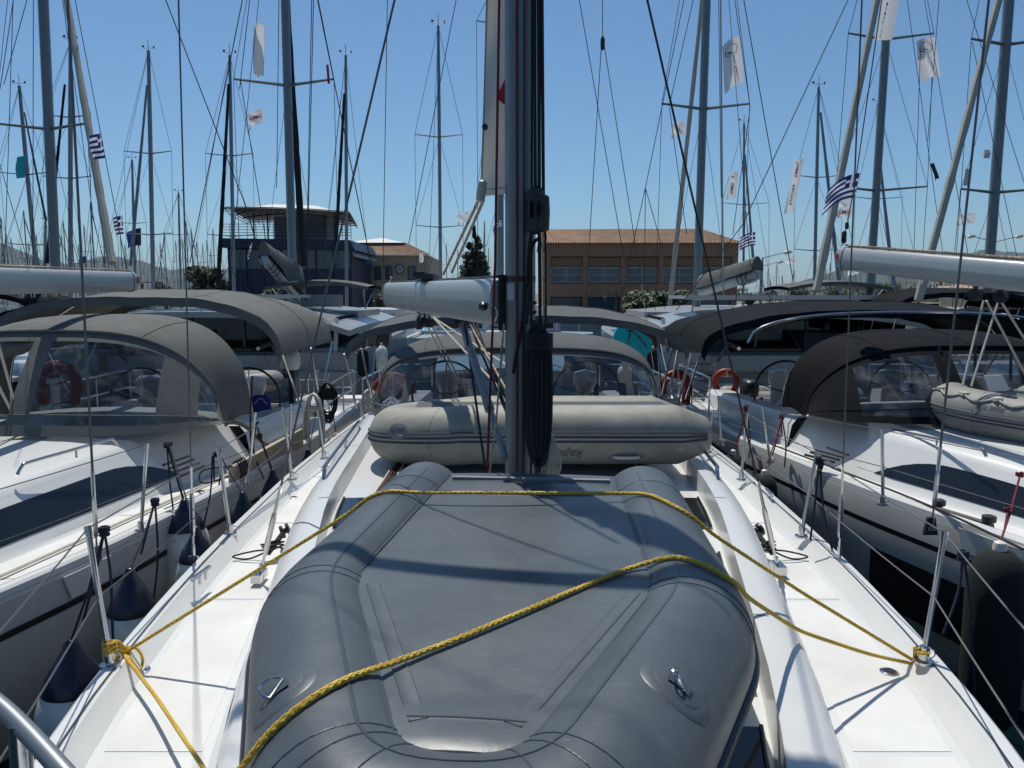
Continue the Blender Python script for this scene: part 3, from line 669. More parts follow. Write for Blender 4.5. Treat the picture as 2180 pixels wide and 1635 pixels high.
far2 = [(919, 545, 130), (928, 555, 150), (951, 520, 130), (975, 530, 150), (1032, 470, 120), (1040, 528, 150), (1618, 560, 140), (1634, 575, 170), (1653, 560, 130), (1665, 585, 170), (1690, 575, 150), (1757, 570, 120), (1766, 560, 110), (1790, 565, 110), (1800, 590, 160), (1820, 580, 150), (1845, 590, 160), (1947, 600, 160), (1990, 590, 150), (1930, 560, 130), (1640, 595, 190), (1905, 575, 150), (1775, 600, 180)]
for a in far2: far_yacht(*a)
for r_ in shapes:
    if r_.location[0] == -999: r_.location = (-70, 150, 0)
# ================================================================== CANOPIES
def arch(cx, w, y, ztop, zend, n=32, k=2.6, yend=0, lift=None):
    out = []
    for i in range(n + 1):
        s_ = -1 + 2 * i / n; a = abs(s_); X_ = math.sin(s_ * math.pi / 2); X_ = (1 if s_ > 0 else -1) * (1 - (1 - a) ** 1.35)
        z = zend + (ztop - zend) * (1 - a ** k) ** (1 / 1.6); out.append(V((cx + w * X_, y + yend * a ** 3, z)))
    return out
def bimini(root, cx, w, ya, yb, zt, ze, m, thick=.10, wav=0, sagz=.04, legs=None, zleg=1.6, tube_m='chrome', skew=0, kk=2.6):
    n = 34; A = []
    for j in range(7):
        t = j / 6; row = arch(cx + skew * (t - .5), w, ya + (yb - ya) * t, zt - .10 * (2 * t - 1) ** 2 - sagz * math.sin(math.pi * 2 * t) ** 2 + .02, ze, n, kk)
        rg = random.Random(j); row = [p + V((0, 0, .004 * math.sin(i * 1.7 + j * 1.3) + .005 * math.sin(i * .6 - j * 2.1))) + V((0, 0, wav * math.sin(i * .9 + j * 2) * .5 * (abs(i - n / 2) / n) * 2)) for i, p in enumerate(row)]; A.append(row)
    mb = MB(); mb.grid(A)
    low = [[p + (V((cx, p.y, ze)) - p).normalized() * .012 for p in r] for r in A]; mb.grid(low[::-1])
    for row, s_ in ((A[0], -1), (A[-1], 1)):
        val = [p + V(((cx - p.x) * .02, s_ * .015, -thick)) for p in row]; mb.grid([row, val]); mb.grid([[q + V((0, -s_ * .008, 0)) for q in val], [q + V((0, -s_ * .008, 0)) for q in row]])
    o = mb.build('bimini', m, root, 50)
    for k in (n // 3, 2 * n // 3):
        mb = MB(); mb.tube([A[j][k] + V((0, 0, .002)) for j in range(7)], .0035, 4); mb.build('canvas_seam', m, root)
    mb = MB(); mb.tube([p + V((0, .0, .002)) for p in A[3]], .005, 4); mb.build('canvas_seam', m, root)
    for j, row in ((0, A[0]), (3, A[3]), (6, A[6])):
        mb = MB(); mb.tube([p + (V((cx, p.y, ze)) - p).normalized() * .045 + V((0, (.05, 0, -.05)[j // 3], 0)) for p in row], .014, 8); mb.build('bimini_hoop', tube_m if j == 3 else m, root)
        for e in (row[0], row[-1]):
            sx = 1 if e.x > cx else -1; b = V((cx + sx * (abs(e.x - cx) - .02), (ya + yb) / 2 + (.25 if j else -.25) * 2, zleg)); mb = MB(); mb.tube([e, b], .014, 8); mb.build('bimini_leg', tube_m, root)
    return A
def dodger(root, cx, wb, yb, zb, w1, y1, z1, w2, y2, z2, m, wins, yw=1.0, bandz=.05, zend=None, n=40, curve=None):
    """canvas spray hood: rows run from its foot on the coachroof over the front hoop to the aft hoop"""
    base = []
    for i in range(n + 1):
        s_ = -1 + 2 * i / n; a = abs(s_); base.append(V((cx + wb * (1 if s_ > 0 else -1) * (1 - (1 - a) ** 1.3), yb + yw * a ** 3.2, zb + .05 * (1 - a * a))))
    ze = zend if zend is not None else zb
    h1 = arch(cx, w1, y1, z1, ze, n, 3.2, yend=yw * .75); h2 = arch(cx, w2, y2, z2, ze + .02, n, 3.0, yend=yw * .2)
    rows = []; NF = 10
    for j in range(NF + 1):
        t = j / NF; rows.append([base[i].lerp(h1[i], t) + V((0, -.05 * math.sin(math.pi * t), 0)) for i in range(n + 1)])
    for j in range(1, 6):
        t = j / 5; rows.append([h1[i].lerp(h2[i], t) + V((0, 0, .05 * math.sin(math.pi * t))) for i in range(n + 1)])
    def iswin(i, j):
        if i >= NF or i < 1 or i > NF - 2: return None
        s_ = -1 + 2 * (j + .5) / n
        for k, (a, b, op) in enumerate(wins):
            cut = .0
            if a <= s_ <= b: return (k, op)
        return None
    mb = MB(); mb.grid(rows, lambda i, j: iswin(i, j) is None); can_ = mb.build('spray_hood', m, root, 60)
    for k, (a, b, op) in enumerate(wins):
        if op: continue
        mb = MB(); mb.grid(rows, lambda i, j: (iswin(i, j) or (None,))[0] == k); mb.build('vinyl_window', 'vinyl', can_, 60)
    mb = MB(); mb.tube([p + V((0, -.012, .005)) for p in h1], .012, 6); mb.build('hood_piping', m, can_)
    for k in (n // 4, n // 2, 3 * n // 4): mb = MB(); mb.tube([rows[j][k] + V((0, 0, .004)) for j in range(NF, NF + 6)], .004, 4); mb.build('hood_seam', m, can_)
    mb = MB(); mb.tube([rows[2][i] + V((0, -.006, 0)) for i in range(n + 1)], .005, 4); mb.build('window_hem', m, can_)
    mb = MB(); mb.tube([p + V((0, 0, -.03)) for p in h2], .014, 8); mb.build('hood_frame', 'chrome', can_)
    return can_, rows, h1, h2

# ================================================================== CATAMARANS ACROSS THE PONTOON
def sweep(a, b, n): return [V(a).lerp(V(b), i / n) for i in range(n + 1)]
def cat_boat(label, cx, Y0, beam, zroof, side, mast, boom, roofcol='catgel_shaded', roof_w=None):
    L = 12.5; root = thing('catamaran', label, 'catamaran', (cx, Y0, 0)); hw = 1.45
    for sg in (-1, 1):
        hx = cx + sg * (beam / 2 - hw / 2); rows = []
        for i in range(13):
            t = i / 12; y = Y0 + 1.4 + (L - 1.4) * t; k = (1 - max(0, t - .55) ** 2 * 4.6); h = hw / 2 * max(.04, k); z = 1.75 + .2 * t
            rows.append([V((hx - h * .6, y, -.2)), V((hx - h, y, .5)), V((hx - h, y, z)), V((hx, y, z + .05)), V((hx + h, y, z)), V((hx + h, y, .5)), V((hx + h * .6, y, -.2))])
        mb = MB(); mb.grid(rows); mb.face(range(7)); h = mb.build('hull', 'catgel_shaded', root, 30)
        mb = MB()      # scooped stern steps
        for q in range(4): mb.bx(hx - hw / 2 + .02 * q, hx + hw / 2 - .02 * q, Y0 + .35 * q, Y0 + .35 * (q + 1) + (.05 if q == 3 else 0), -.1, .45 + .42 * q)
        mb.build('stern_steps', 'catgel_shaded', h, flat=True)
        mb = MB()
        for q in (-1, 1): mb.tube([(hx + q * .2, Y0 - .06, -.1), (hx + q * .2, Y0 - .06, 1.15), (hx + q * .2, Y0 + .12, 1.3)], .018, 6)
        for q in range(5): mb.tube([(hx - .2, Y0 - .06, .05 + .26 * q), (hx + .2, Y0 - .06, .05 + .26 * q)], .015, 6)
        mb.build('swim_ladder', 'chrome', h)
        mb = MB(); mb.bx(hx - hw / 2 - .006, hx - hw / 2 - .001, Y0 + 2.5, Y0 + 7, 1.05, 1.35); mb.bx(hx + hw / 2 + .001, hx + hw / 2 + .006, Y0 + 2.5, Y0 + 7, 1.05, 1.35); mb.build('hull_window', 'darkglass', h, flat=True)
    xi = beam / 2 - hw
    mb = MB(); mb.bx(cx - xi - .05, cx + xi + .05, Y0 + 1.5, Y0 + 9.5, .95, 1.25); mb.bx(cx - xi, cx + xi, Y0 + 1.3, Y0 + 1.5, 1.25, 1.62); mb.build('bridge_deck', 'catgel_shaded', root, flat=True)
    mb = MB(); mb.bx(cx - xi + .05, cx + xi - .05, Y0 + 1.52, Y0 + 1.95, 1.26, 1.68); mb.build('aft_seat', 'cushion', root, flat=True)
    mb = MB(); mb.prism([(cx - beam * .41, Y0 + 4.2, 1.25), (cx + beam * .41, Y0 + 4.2, 1.25), (cx + beam * .41, Y0 + 7.6, 1.25), (cx + beam * .25, Y0 + 9.4, 1.25), (cx - beam * .25, Y0 + 9.4, 1.25), (cx - beam * .41, Y0 + 7.6, 1.25)], (0, 0, zroof - 1.27)); sa = mb.build('saloon', 'catgel_shaded', root, flat=True)
    mb = MB(); mb.bx(cx - beam * .40, cx + beam * .40, Y0 + 4.12, Y0 + 4.19, 1.3, zroof - .12); mb.build('saloon_door', 'darkglass', sa, flat=True)
    for k in range(5): xx = cx - beam * .38 + beam * .19 * k; mb = MB(); mb.bx(xx - .03, xx + .03, Y0 + 4.06, Y0 + 4.11, 1.28, zroof - .1); mb.build('door_frame', 'grey_trim', sa, flat=True)
    for sg in (-1, 1):      # black side curtains and cushions of the aft cockpit
        mb = MB(); mb.quad((cx + sg * beam * .40, Y0 + 1.9, 1.7), (cx + sg * beam * .40, Y0 + 4.1, 1.7), (cx + sg * beam * .40, Y0 + 4.1, zroof - .1), (cx + sg * beam * .40, Y0 + 1.9, zroof - .1)); mb.build('side_curtain', 'canvasblack', root, flat=True)
        mb = MB(); mb.bx(cx + sg * beam * .14, cx + sg * beam * .385, Y0 + 3.3, Y0 + 4.0, 1.26, 2.05); mb.build('cockpit_sofa', 'cushion', root, flat=True)
    mb = MB(); mb.bx(cx - .9, cx + .7, Y0 + 2.6, Y0 + 3.4, 1.62, 1.68); mb.tube([(cx - .1, Y0 + 3, 1.25), (cx - .1, Y0 + 3, 1.63)], .06, 6); mb.build('cockpit_table', 'teak', root, flat=True)
    # hard top with rounded edge
    rw = roof_w or beam * .94; rows = []
    for j in range(9):
        t = j / 8; y = Y0 + .9 + 7.6 * t; row = []
        for i in range(17):
            s_ = -1 + 2 * i / 16; row.append(V((cx + rw / 2 * s_, y, zroof + .10 - .42 * abs(s_) ** 3 - .06 * (1 - t) ** 6)))
        rows.append(row)
    mb = MB(); mb.grid(rows); mb.grid([[p - V((0, 0, .13)) for p in r] for r in rows][::-1])
    for row in (rows[0], rows[-1]): mb.grid([row, [p - V((0, 0, .13)) for p in row]])
    for c in (0, -1): mb.grid([[r[c] for r in rows], [r[c] - V((0, 0, .13)) for r in rows]])
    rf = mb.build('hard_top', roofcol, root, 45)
    for sg in (-1, 1):
        for y in (1.3,): mb = MB(); mb.tube([(cx + sg * rw * .44, Y0 + y, 1.7), (cx + sg * rw * .44, Y0 + y + .2, zroof - .12)], .05, 8); mb.build('roof_post', 'whitepaint', root)
    for sg in (-1, 1): mb = MB(); mb.tube([(cx + sg * xi * .8, Y0 + 1.3, 1.5), (cx + sg * xi * .8, Y0 + .6, 1.95), (cx + sg * xi * .8, Y0 - .3, 1.9)], .04, 8); mb.build('davit', 'chrome', root)
    mb = MB(); mb.bx(cx - rw * .36, cx + rw * .28, Y0 + 1.4, Y0 + 3.4, zroof + .36, zroof + .41); sp = mb.build('solar_panel', 'solar', root, flat=True)
    mb = MB()
    for k in range(6): xx = cx - rw * .36 + rw * .64 * k / 5; mb.bx(xx - .03, xx + .03, Y0 + 1.37, Y0 + 3.43, zroof + .345, zroof + .422)
    mb.bx(cx - rw * .37, cx + rw * .29, Y0 + 1.32, Y0 + 1.38, zroof + .33, zroof + .43); mb.build('panel_frame', 'grey_trim', sp, flat=True)
    mb = MB(); mb.tube([(cx - rw * .34, Y0 + 1.5, zroof + .04), (cx - rw * .34, Y0 + 1.5, zroof + .33), (cx + rw * .26, Y0 + 1.5, zroof + .33), (cx + rw * .26, Y0 + 1.5, zroof + .04)], .025, 8); mb.build('roof_rail', 'chrome', root)
    # fly bridge bimini
    fx = cx + side * beam * .28; fz = zroof + .62; rows = []
    for j in range(5):
        rows.append([V((fx - 1.35 + 2.7 * i / 10, Y0 + 3.6 + 2.0 * j / 4, fz + .16 * (1 - (i / 5 - 1) ** 2) + .05 * math.sin(math.pi * j / 4))) for i in range(11)])
    mb = MB(); mb.grid(rows); mb.grid([[p - V((0, 0, .09)) for p in r] for r in rows][::-1]); mb.grid([rows[0], [p - V((0, 0, .09)) for p in rows[0]]]); mb.grid([rows[-1], [p - V((0, 0, .09)) for p in rows[-1]]])
    mb.build('helm_bimini', 'canvas' if side > 0 else 'canvasblack', root)
    mb = MB()
    for dx in (-1.2, 1.2):
        for dy in (3.8, 5.4): mb.tube([(fx + dx, Y0 + dy, fz), (fx + dx * .9, Y0 + 4.6, zroof + .05)], .02, 6)
    mb.build('bimini_frame', 'chrome', root)
    mb = MB(); mb.bx(fx - .5, fx + .5, Y0 + 3.9, Y0 + 4.5, zroof + .1, zroof + .42); mb.build('helm_seat', 'catgel_shaded', root, flat=True)
    return root
def mast_set(root, top, bot, r, sp, furl, furlcol, wr=.008, aft=-6):
    rig(root, top, bot, r, sp, wr=wr, aft=aft, m='alu')
    a, b, wd = furl; n = 30; rg = random.Random(int(wd * 1000)); pts = [V(a).lerp(V(b), k / n) for k in range(n + 1)]
    mb = MB(); mb.tube(pts, [wd * rg.uniform(.88, 1.1) * (.8 + .35 * k / n) for k in range(n + 1)], 8); mb.build('furled_headsail', furlcol, root)
def sailbag(root, a, b, h0, h1, w, m='canvas', boomr=.13):
    a, b = V(a), V(b); mb = MB(); mb.tube([a, b], boomr, 10, sy=1.1, sx=.8); mb.build('boom', 'boom', root)
    rows = []; rg = random.Random(2)
    for i in range(13):
        t = i / 12; c = a.lerp(b, t); h = h0 + (h1 - h0) * t; ww = w * (.9 + .2 * math.sin(t * 9)); row = []
        side = (b - a).cross(V((0, 0, 1))).normalized()
        for k in range(9):
            an = math.pi * k / 8; row.append(c + side * (math.cos(an) * ww) + V((0, 0, boomr * .6 + h * math.sin(an) + rg.uniform(-.02, .02))))
        rows.append(row)
    mb = MB(); mb.grid(rows); mb.face(range(9)); mb.face(range(12 * 9, 13 * 9)); mb.build('sail_bag', m, root)
    mb = MB()
    for k in range(3): c = a.lerp(b, .08 + .07 * k); mb.tube([c + V((math.cos(q) * .16, 0, math.sin(q) * .17)) for q in [i * .63 for i in range(10)]], .012, 4, closed=True)
    mb.build('sail_tie', 'ropeblack', root)
sp = lambda y, hw, Y, rk=-.25: (P(1090, y, Y).z, hw, rk)
c1 = cat_boat('white catamaran with beige helm canopy and dark open cockpit behind the left bimini', -7.15, 16.5, 7.4, 2.60, 1, None, None)
Y = 23.0
mast_set(c1, P(596, -420, Y), P(622, 560, Y), .15, [sp(182, 1.42, Y)], (P(585, -420, Y + 2), P(646, 566, Y + 4), .10), 'darksail')
sailbag(c1, P(562, 552, 18.6), P(640, 640, 22.4), .35, .95, .16)
c2 = cat_boat('white catamaran with grey sail bag boom and black open cockpit right of centre', 6.5, 16.5, 7.2, 2.58, 1, None, None)
mast_set(c2, P(1518, -420, Y), P(1484, 620, Y), .15, [sp(232, 1.25, Y)], (P(1540, -420, Y + 3.5), P(1424, 664, Y + 4), .075), 'sailcloth')
sailbag(c2, P(1612, 583, 18.8), P(1492, 622, 22.6), .34, .42, .17)
def mono(label, cx, Y0, top, bot, r, sps, furl, fcol, boomseg=None):
    root = thing('sailing_yacht', label, 'yacht', (cx, Y0, 0), 'yachts moored beyond the pontoon'); simple_hull(root, cx, Y0 + 6, 12.5, 3.9, 1.35)
    mast_set(root, top, bot, r, sps, furl, fcol, aft=-5.5)
    bimini(root, cx, 1.5, Y0 + .6, Y0 + 2.6, 3.15, 2.75, 'canvasblack', zleg=1.6)
    bimini(root, cx, 1.25, Y0 + 3.2, Y0 + 4.4, 2.75, 2.1, 'canvasblack', zleg=1.7)
    return root
yA = mono('large yacht with thick grey mast and beige furled headsail at far left', P(118, 575, 20).x, 15.8, P(70, -480, 20), P(118, 575, 20), .135, [sp(275, 1.15, 20, -.3)], (P(120, -130, 19), P(238, 560, 15.5), .075), 'sailcloth')
yN = mono('large yacht with thick grey mast and long banner, right of the striped flag', P(1852, 620, 21).x, 15.8, P(1912, -330, 21), P(1852, 620, 21), .12, [sp(406, 1.2, 21), sp(84, 1.1, 21)], (P(1905, -180, 19), P(1738, 620, 16.5), .085), 'sailcloth')
yP = mono('large yacht with the thickest mast near the right edge', P(2107, 550, 20).x, 15.8, P(2185, -500, 20), P(2107, 550, 20), .135, [sp(410, 1.0, 20), sp(95, 1.0, 20)], (P(2190, -240, 18.5), P(1955, 640, 16), .08), 'sailcloth')
mb = MB(); c = P(2113, 328, 19.8); mb.box(c + V((-.14, 0, 0)), (.14, .02, .2)); mb.box(c + V((-.14, 0, 0)), (.14, .14, .02)); mb.build('radar_reflector', 'whitepaint', yP, flat=True)
# pale hull lying further out between the two catamarans
bb = thing('moored_yacht', 'white decked yacht with pale blue hull lying broadside beyond the pontoon, under the boom', 'yacht', (P(1050, 700, 33).x, 33, 0))
rows = []
for i in range(17):
    t = i / 16; x = P(848, 700, 33).x + (P(1262, 700, 33).x - P(848, 700, 33).x) * t; h = 1.7 * (math.sin(math.pi * min(1, .12 + t * .88)) ** .6 if t < 1 else .03) + .03; z = 1.35 + .22 * (1 - t)
    rows.append([V((x, 33 - h * .8, -.2)), V((x, 33 - h, z * .6)), V((x, 33 - h, z)), V((x, 33, z + .06)), V((x, 33 + h, z)), V((x, 33 + h * .8, -.2))])
mb = MB(); mb.grid(rows); mb.build('hull', 'hullblue', bb, 30)
mb = MB(); mb.prism([(P(930, 700, 33).x, 32, 1.5), (P(1190, 700, 33).x, 32, 1.5), (P(1190, 700, 33).x, 34, 1.5), (P(930, 700, 33).x, 34, 1.5)], (0, 0, .5)); ch = mb.build('coachroof', 'gel', bb, flat=True)
for k in range(5): xx = P(945, 700, 33).x + k * .98; mb = MB(); mb.bx(xx, xx + .7, 31.98, 31.995, 1.62, 1.86); mb.build('window', 'darkglass', ch, flat=True)
for k in range(9): xx = P(860, 700, 33).x + k * .92; mb = MB(); mb.tube([(xx, 31.5, 1.5), (xx, 31.5, 2.1)], .015, 4); mb.build('stanchion', 'chrome', bb)
mb = MB(); mb.tube([(P(860, 700, 33).x, 31.5, 2.1), (P(1240, 700, 33).x, 31.5, 2.1)], .012, 4); mb.build('lifeline', 'wire', bb)
# white motor cruiser left of the boom
mc = thing('motor_cruiser', 'white motor cruiser with black wraparound windows under the end of the boom', 'boat', (P(795, 680, 27).x, 27, 0))
x0, x1 = P(735, 680, 27).x, P(835, 680, 27).x
mb = MB(); mb.prism([(x0, 26, .0), (x1 + .3, 26, 0), (x1 + .5, 26, 1.5), (x0 - .1, 26, 1.5)], (0, 8, 0)); mb.build('hull', 'gel', mc, 25)
mb = MB(); mb.prism([(x0, 26.4, 1.5), (x1 + .35, 26.4, 1.5), (x1 + .1, 26.9, 2.35), (x0, 26.9, 2.35)], (0, 6, 0)); mb.build('cabin', 'gel', mc, 25)
for k in range(4): a = x0 + .1 + k * .42; mb = MB(); mb.quad((a, 26.50, 1.72), (a + .38, 26.50, 1.72), (a + .35, 26.72, 2.16), (a + .02, 26.72, 2.16)); mb.build('window', 'darkglass', mc, flat=True)
mb = MB(); mb.bx(x0 - .1, x1 + .2, 26.5, 31, 2.36, 2.5); mb.build('fly_bridge', 'gel', mc, flat=True)

# ================================================================== NEAR YACHTS
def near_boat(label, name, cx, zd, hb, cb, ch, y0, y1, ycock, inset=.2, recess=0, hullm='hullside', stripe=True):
    root = thing(name, label, 'yacht', (cx, (y0 + y1) / 2, 0)); st = [y0 + (y1 - y0) * i / 44 for i in range(45)]
    def hbf(y): return interp(hb, y)
    def smooth(tab, y): return (interp(tab, y - .35) + interp(tab, y) + interp(tab, y + .35)) / 3
    HB = lambda y: max(.03, smooth(hb, y)); CB = lambda y: smooth(cb, y); CH = lambda y: smooth(ch, y)
    for sg in (-1, 1):
        mb = MB(); mb.grid([[V((cx + sg * a, y, z)) for a, z in ((HB(y) - .0, zd + .06), (HB(y) + .012, zd + .03), (HB(y) + .0, zd - .45), (max(.02, HB(y) - .05), .5), (max(.01, HB(y) - .2), .05), (max(.0, HB(y) - .35), -.3))] for y in st])
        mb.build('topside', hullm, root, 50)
        if stripe:
            mb = MB(); mb.grid([[V((cx + sg * (HB(y) + .016), y, zd - .19)), V((cx + sg * (HB(y) + .014), y, zd - .235))] for y in st]); mb.build('hull_stripe', 'black', root)
        mb = MB(); prof = ((.014, .0), (.006, .07), (-.012, .086), (-.058, .088), (-.062, .080), (-.085, .082), (-.10, .06), (-.155, .004))
        mb.grid([[V((cx + sg * (HB(y) + a), y, zd + z)) for a, z in prof] for y in st]); mb.build('toe_rail', 'gel', root, 30)
        mb = MB(); mb.grid([[V((cx + sg * (HB(y) - .0598), y, zd + .0885)), V((cx + sg * (HB(y) - .066), y, zd + .0885))] for y in st]); mb.build('rail_groove', 'black', root, flat=True)
        mb = MB(); mb.grid([[V((cx + sg * (HB(y) - .15), y, zd + .004)), V((cx + sg * max(0, CB(y) - .01), y, zd + .004))] for y in st]); mb.build('side_deck', 'gel', root)
        yy = y0 + 1.6; k = 0
        while yy < ycock + 2.2:      # moulded non-skid panels standing 2 mm proud of the smooth margins
            y2 = yy + 1.45; st2 = [yy + (y2 - yy) * q / 6 for q in range(7)]
            if all(HB(y) - .20 - CB(y) - .05 > .06 for y in st2):
                mb = MB(); top = [[V((cx + sg * (HB(y) - .195), y, zd + .0065)), V((cx + sg * (CB(y) + .06), y, zd + .0065))] for y in st2]; mb.grid(top)
                edge = [r[0] for r in top] + [r[1] for r in top][::-1]; low = [p - V((0, 0, .003)) for p in edge]; mb.grid([edge + [edge[0]], low + [low[0]]]); mb.build('nonskid_panel', 'deck', root, 20)
            yy = y2 + .035
    mb = MB(); y = y1; mb.prism([V((cx - HB(y), y, zd + .03)), V((cx + HB(y), y, zd + .03)), V((cx + HB(y) - .3, y, .1)), V((cx - HB(y) + .3, y, .1))], (0, .05, 0)); mb.build('transom', 'gel', root, flat=True)
    # coachroof (or trunk) cross sections
    sc = [y for y in st if y <= ycock] + [ycock]
    sc = [y for y in sc if CB(y) > .05 and CH(y) > .005]
    def prof(y, sg):
        b, h = CB(y), CH(y); t = b - inset * min(1, h / .4); r = recess * min(1, h / .2)
        p = [(b + .03, .0), (b, .02), (b - .02, h * .12), (t + .03, h * .80), (t, h * .90), (t - .05, h * .965), (t - .10, h)]
        if recess: p += [(t - .165, h + .005), (t - .18, h + .004 - r), (0, h + .02 - r)]
        else: p += [(t * .5, h + .045), (0, h + .065)]
        return [V((cx + sg * max(0, a), y, zd + z)) for a, z in p]
    for sg in (-1, 1):
        mb = MB(); mb.grid([prof(y, sg) for y in sc]); mb.build('coachroof', 'gel', root, 26)
    p = prof(sc[-1], -1) + prof(sc[-1], 1)[::-1]; mb = MB(); mb.face(range(len(p))); mb.v = p; mb.build('bulkhead', 'gel', root, flat=True)
    def side(y, t, sg, off=.004):      # point on the coachroof side, t = 0 foot .. 1 shoulder
        pr = prof(y, sg); a, b = pr[2], pr[3]; q = a.lerp(b, t); n = V((sg, 0, abs(a.x - b.x) / max(.01, b.z - a.z))).normalized(); return q + n * off
    # cockpit
    for sg in (-1, 1):
        b = lambda y: CB(y); hc = .36
        ys = [ycock + (y1 - .35 - ycock) * i / 14 for i in range(15)]
        mb = MB(); mb.grid([[V((cx + sg * a, y, zd + z)) for a, z in ((b(y) + .02, 0), (b(y) - .03, hc * .75 * (1 - .35 * i / 14)), (b(y) - .1, hc * (1 - .35 * i / 14)), (b(y) - .34, hc * (1 - .35 * i / 14)), (b(y) - .38, -.05), (b(y) - .42, -.06), (b(y) - .85, -.06), (b(y) - .87, -.42))] for i, y in enumerate(ys)]); mb.build('coaming', 'gel', root, 30)
        mb = MB()
        for i in range(7): xx = b(ycock) - .45 - .058 * i; mb.bx(cx + sg * xx, cx + sg * (xx - .05), ycock + .15, y1 - 1.9, zd - .055, zd - .04)
        kind(mb.build('seat_slats', 'teak', root, flat=True), 'stuff')
        wx = cx + sg * (b(y1 - 1.5) - .72)
        mb = MB(); mb.lathe((wx, y1 - 1.75, zd - .42), [(.17, 0), (.13, .3), (.12, .85), (.17, .95), (.16, 1.08), (.02, 1.12)], 12); pd = mb.build('helm_pedestal', 'gel', root)
        mb = MB(); cc = V((wx, y1 - 2.05, zd + .38)); mb.tube([cc + V((math.cos(a) * .46, .06 * math.sin(a), math.sin(a) * .46)) for a in [i * 6.283 / 30 for i in range(30)]], .016, 8, closed=True); wh = mb.build('steering_wheel', 'rubber', root)
        mb = MB()
        for k in range(5): a = k * 6.283 / 5 + .3; mb.tube([cc, cc + V((math.cos(a) * .455, .06 * math.sin(a), math.sin(a) * .455))], .010, 6)
        mb.lathe(cc + V((0, -.02, 0)), [(.045, 0), (.05, .05), (.03, .1)], 10, (0, 1, 0)); mb.build('wheel_spokes', 'chrome', wh)
    mb = MB(); mb.bx(cx - .98, cx + .98, ycock, y1 - .3, zd - .44, zd - .40); mb.build('cockpit_sole', 'teak', root, flat=True)
    mb = MB(); mb.bx(cx - .16, cx + .16, ycock + 1.1, ycock + 2.5, zd + .2, zd + .25); mb.bx(cx - .1, cx + .1, ycock + 1.3, ycock + 2.3, zd - .4, zd + .2); mb.build('cockpit_table', 'gel', root, flat=True)
    # push pit
    mb = MB()
    for sg in (-1, 1):
        mb = MB(); X_ = lambda y: cx + sg * (HB(y) - .07)
        for z in (.62, .33): mb.tube(cr([(X_(y1 - 2.2), y1 - 2.2, zd + z), (X_(y1 - 1), y1 - 1, zd + z), (X_(y1) , y1 - .1, zd + z), (cx + sg * (HB(y1) - .7), y1 - .02, zd + z)], 5), .014, 6)
        for y in (y1 - 2.2, y1 - 1.1, y1 - .1): mb.tube([(X_(y), y, zd + .08), (X_(y), y, zd + .62)], .014, 6)
        mb.tube([(cx + sg * (HB(y1) - .7), y1 - .02, zd + .0), (cx + sg * (HB(y1) - .7), y1 - .02, zd + .62)], .014, 6)
        mb.build('push_pit', 'chrome', root)
    return root, HB, CB, CH, prof, side
def stanchion(root, pos, top, ring=True):
    pos, top = V(pos), V(top)
    mb = MB(); mb.tube([pos, top], .0135, 10); mb.tube([top - (top - pos).normalized() * .03, top + (top - pos).normalized() * .01], .0165, 10); s_ = mb.build('stanchion', 'chrome', root)
    b = MB(); b.lathe(pos - V((0, 0, .012)), [(.045, 0), (.045, .012), (.024, .016), (.022, .075), (.016, .08)], 12)
    b.tube([pos + V((.03 + .022 * math.cos(a), 0, .03 + .022 * math.sin(a))) for a in [i * .7 for i in range(9)]], .003, 5, closed=True); b.build('stanchion_base', 'chrome', s_)
    return s_
def lifeline(root, pts, r=.0038):
    mb = MB()
    for a, b in zip(pts, pts[1:]): mb.tube(sag(a, b, .006 * (V(a) - V(b)).length, 6), r, 5)
    return mb.build('lifeline', 'wire', root)
def shroud(root, top, bot, r=.006, turn=True, m='wire', name='shroud'):
    top, bot = V(top), V(bot); d = (top - bot).normalized(); mb = MB(); mb.tube([bot + d * (.45 if turn else 0), top], r, 8); s_ = mb.build(name, m, root)
    if turn:
        mb = MB(); mb.tube([bot + d * .62, bot + d * .44], r * 1.6, 8)
        mb.tube([bot + d * .44, bot + d * .40, bot + d * .20, bot + d * .16], [.012, .017, .017, .012], 6)
        a = d.orthogonal().normalized() * .013
        mb.tube([bot + d * .16, bot + d * .07], .008, 8); mb.box(bot + d * .05, (.012, .035, .09)); mb.box(bot + d * .01, (.06, .02, .03)); mb.build('turnbuckle', 'chrome', s_)
    return s_
def handrail(root, a, b, h=.07, mid=True, nrm=V((0, 0, 1))):
    a, b = V(a), V(b); d = (b - a).normalized(); mb = MB()
    mb.tube(cr([a, a + d * .05 + nrm * h * .8, a + d * .11 + nrm * h, a.lerp(b, .5) + nrm * h, b - d * .11 + nrm * h, b - d * .05 + nrm * h * .8, b], 4), .0135, 10)
    if mid: mb.tube([a.lerp(b, .55) + nrm * h, a.lerp(b, .55)], .011, 8)
    return mb.build('handrail', 'chrome', root)
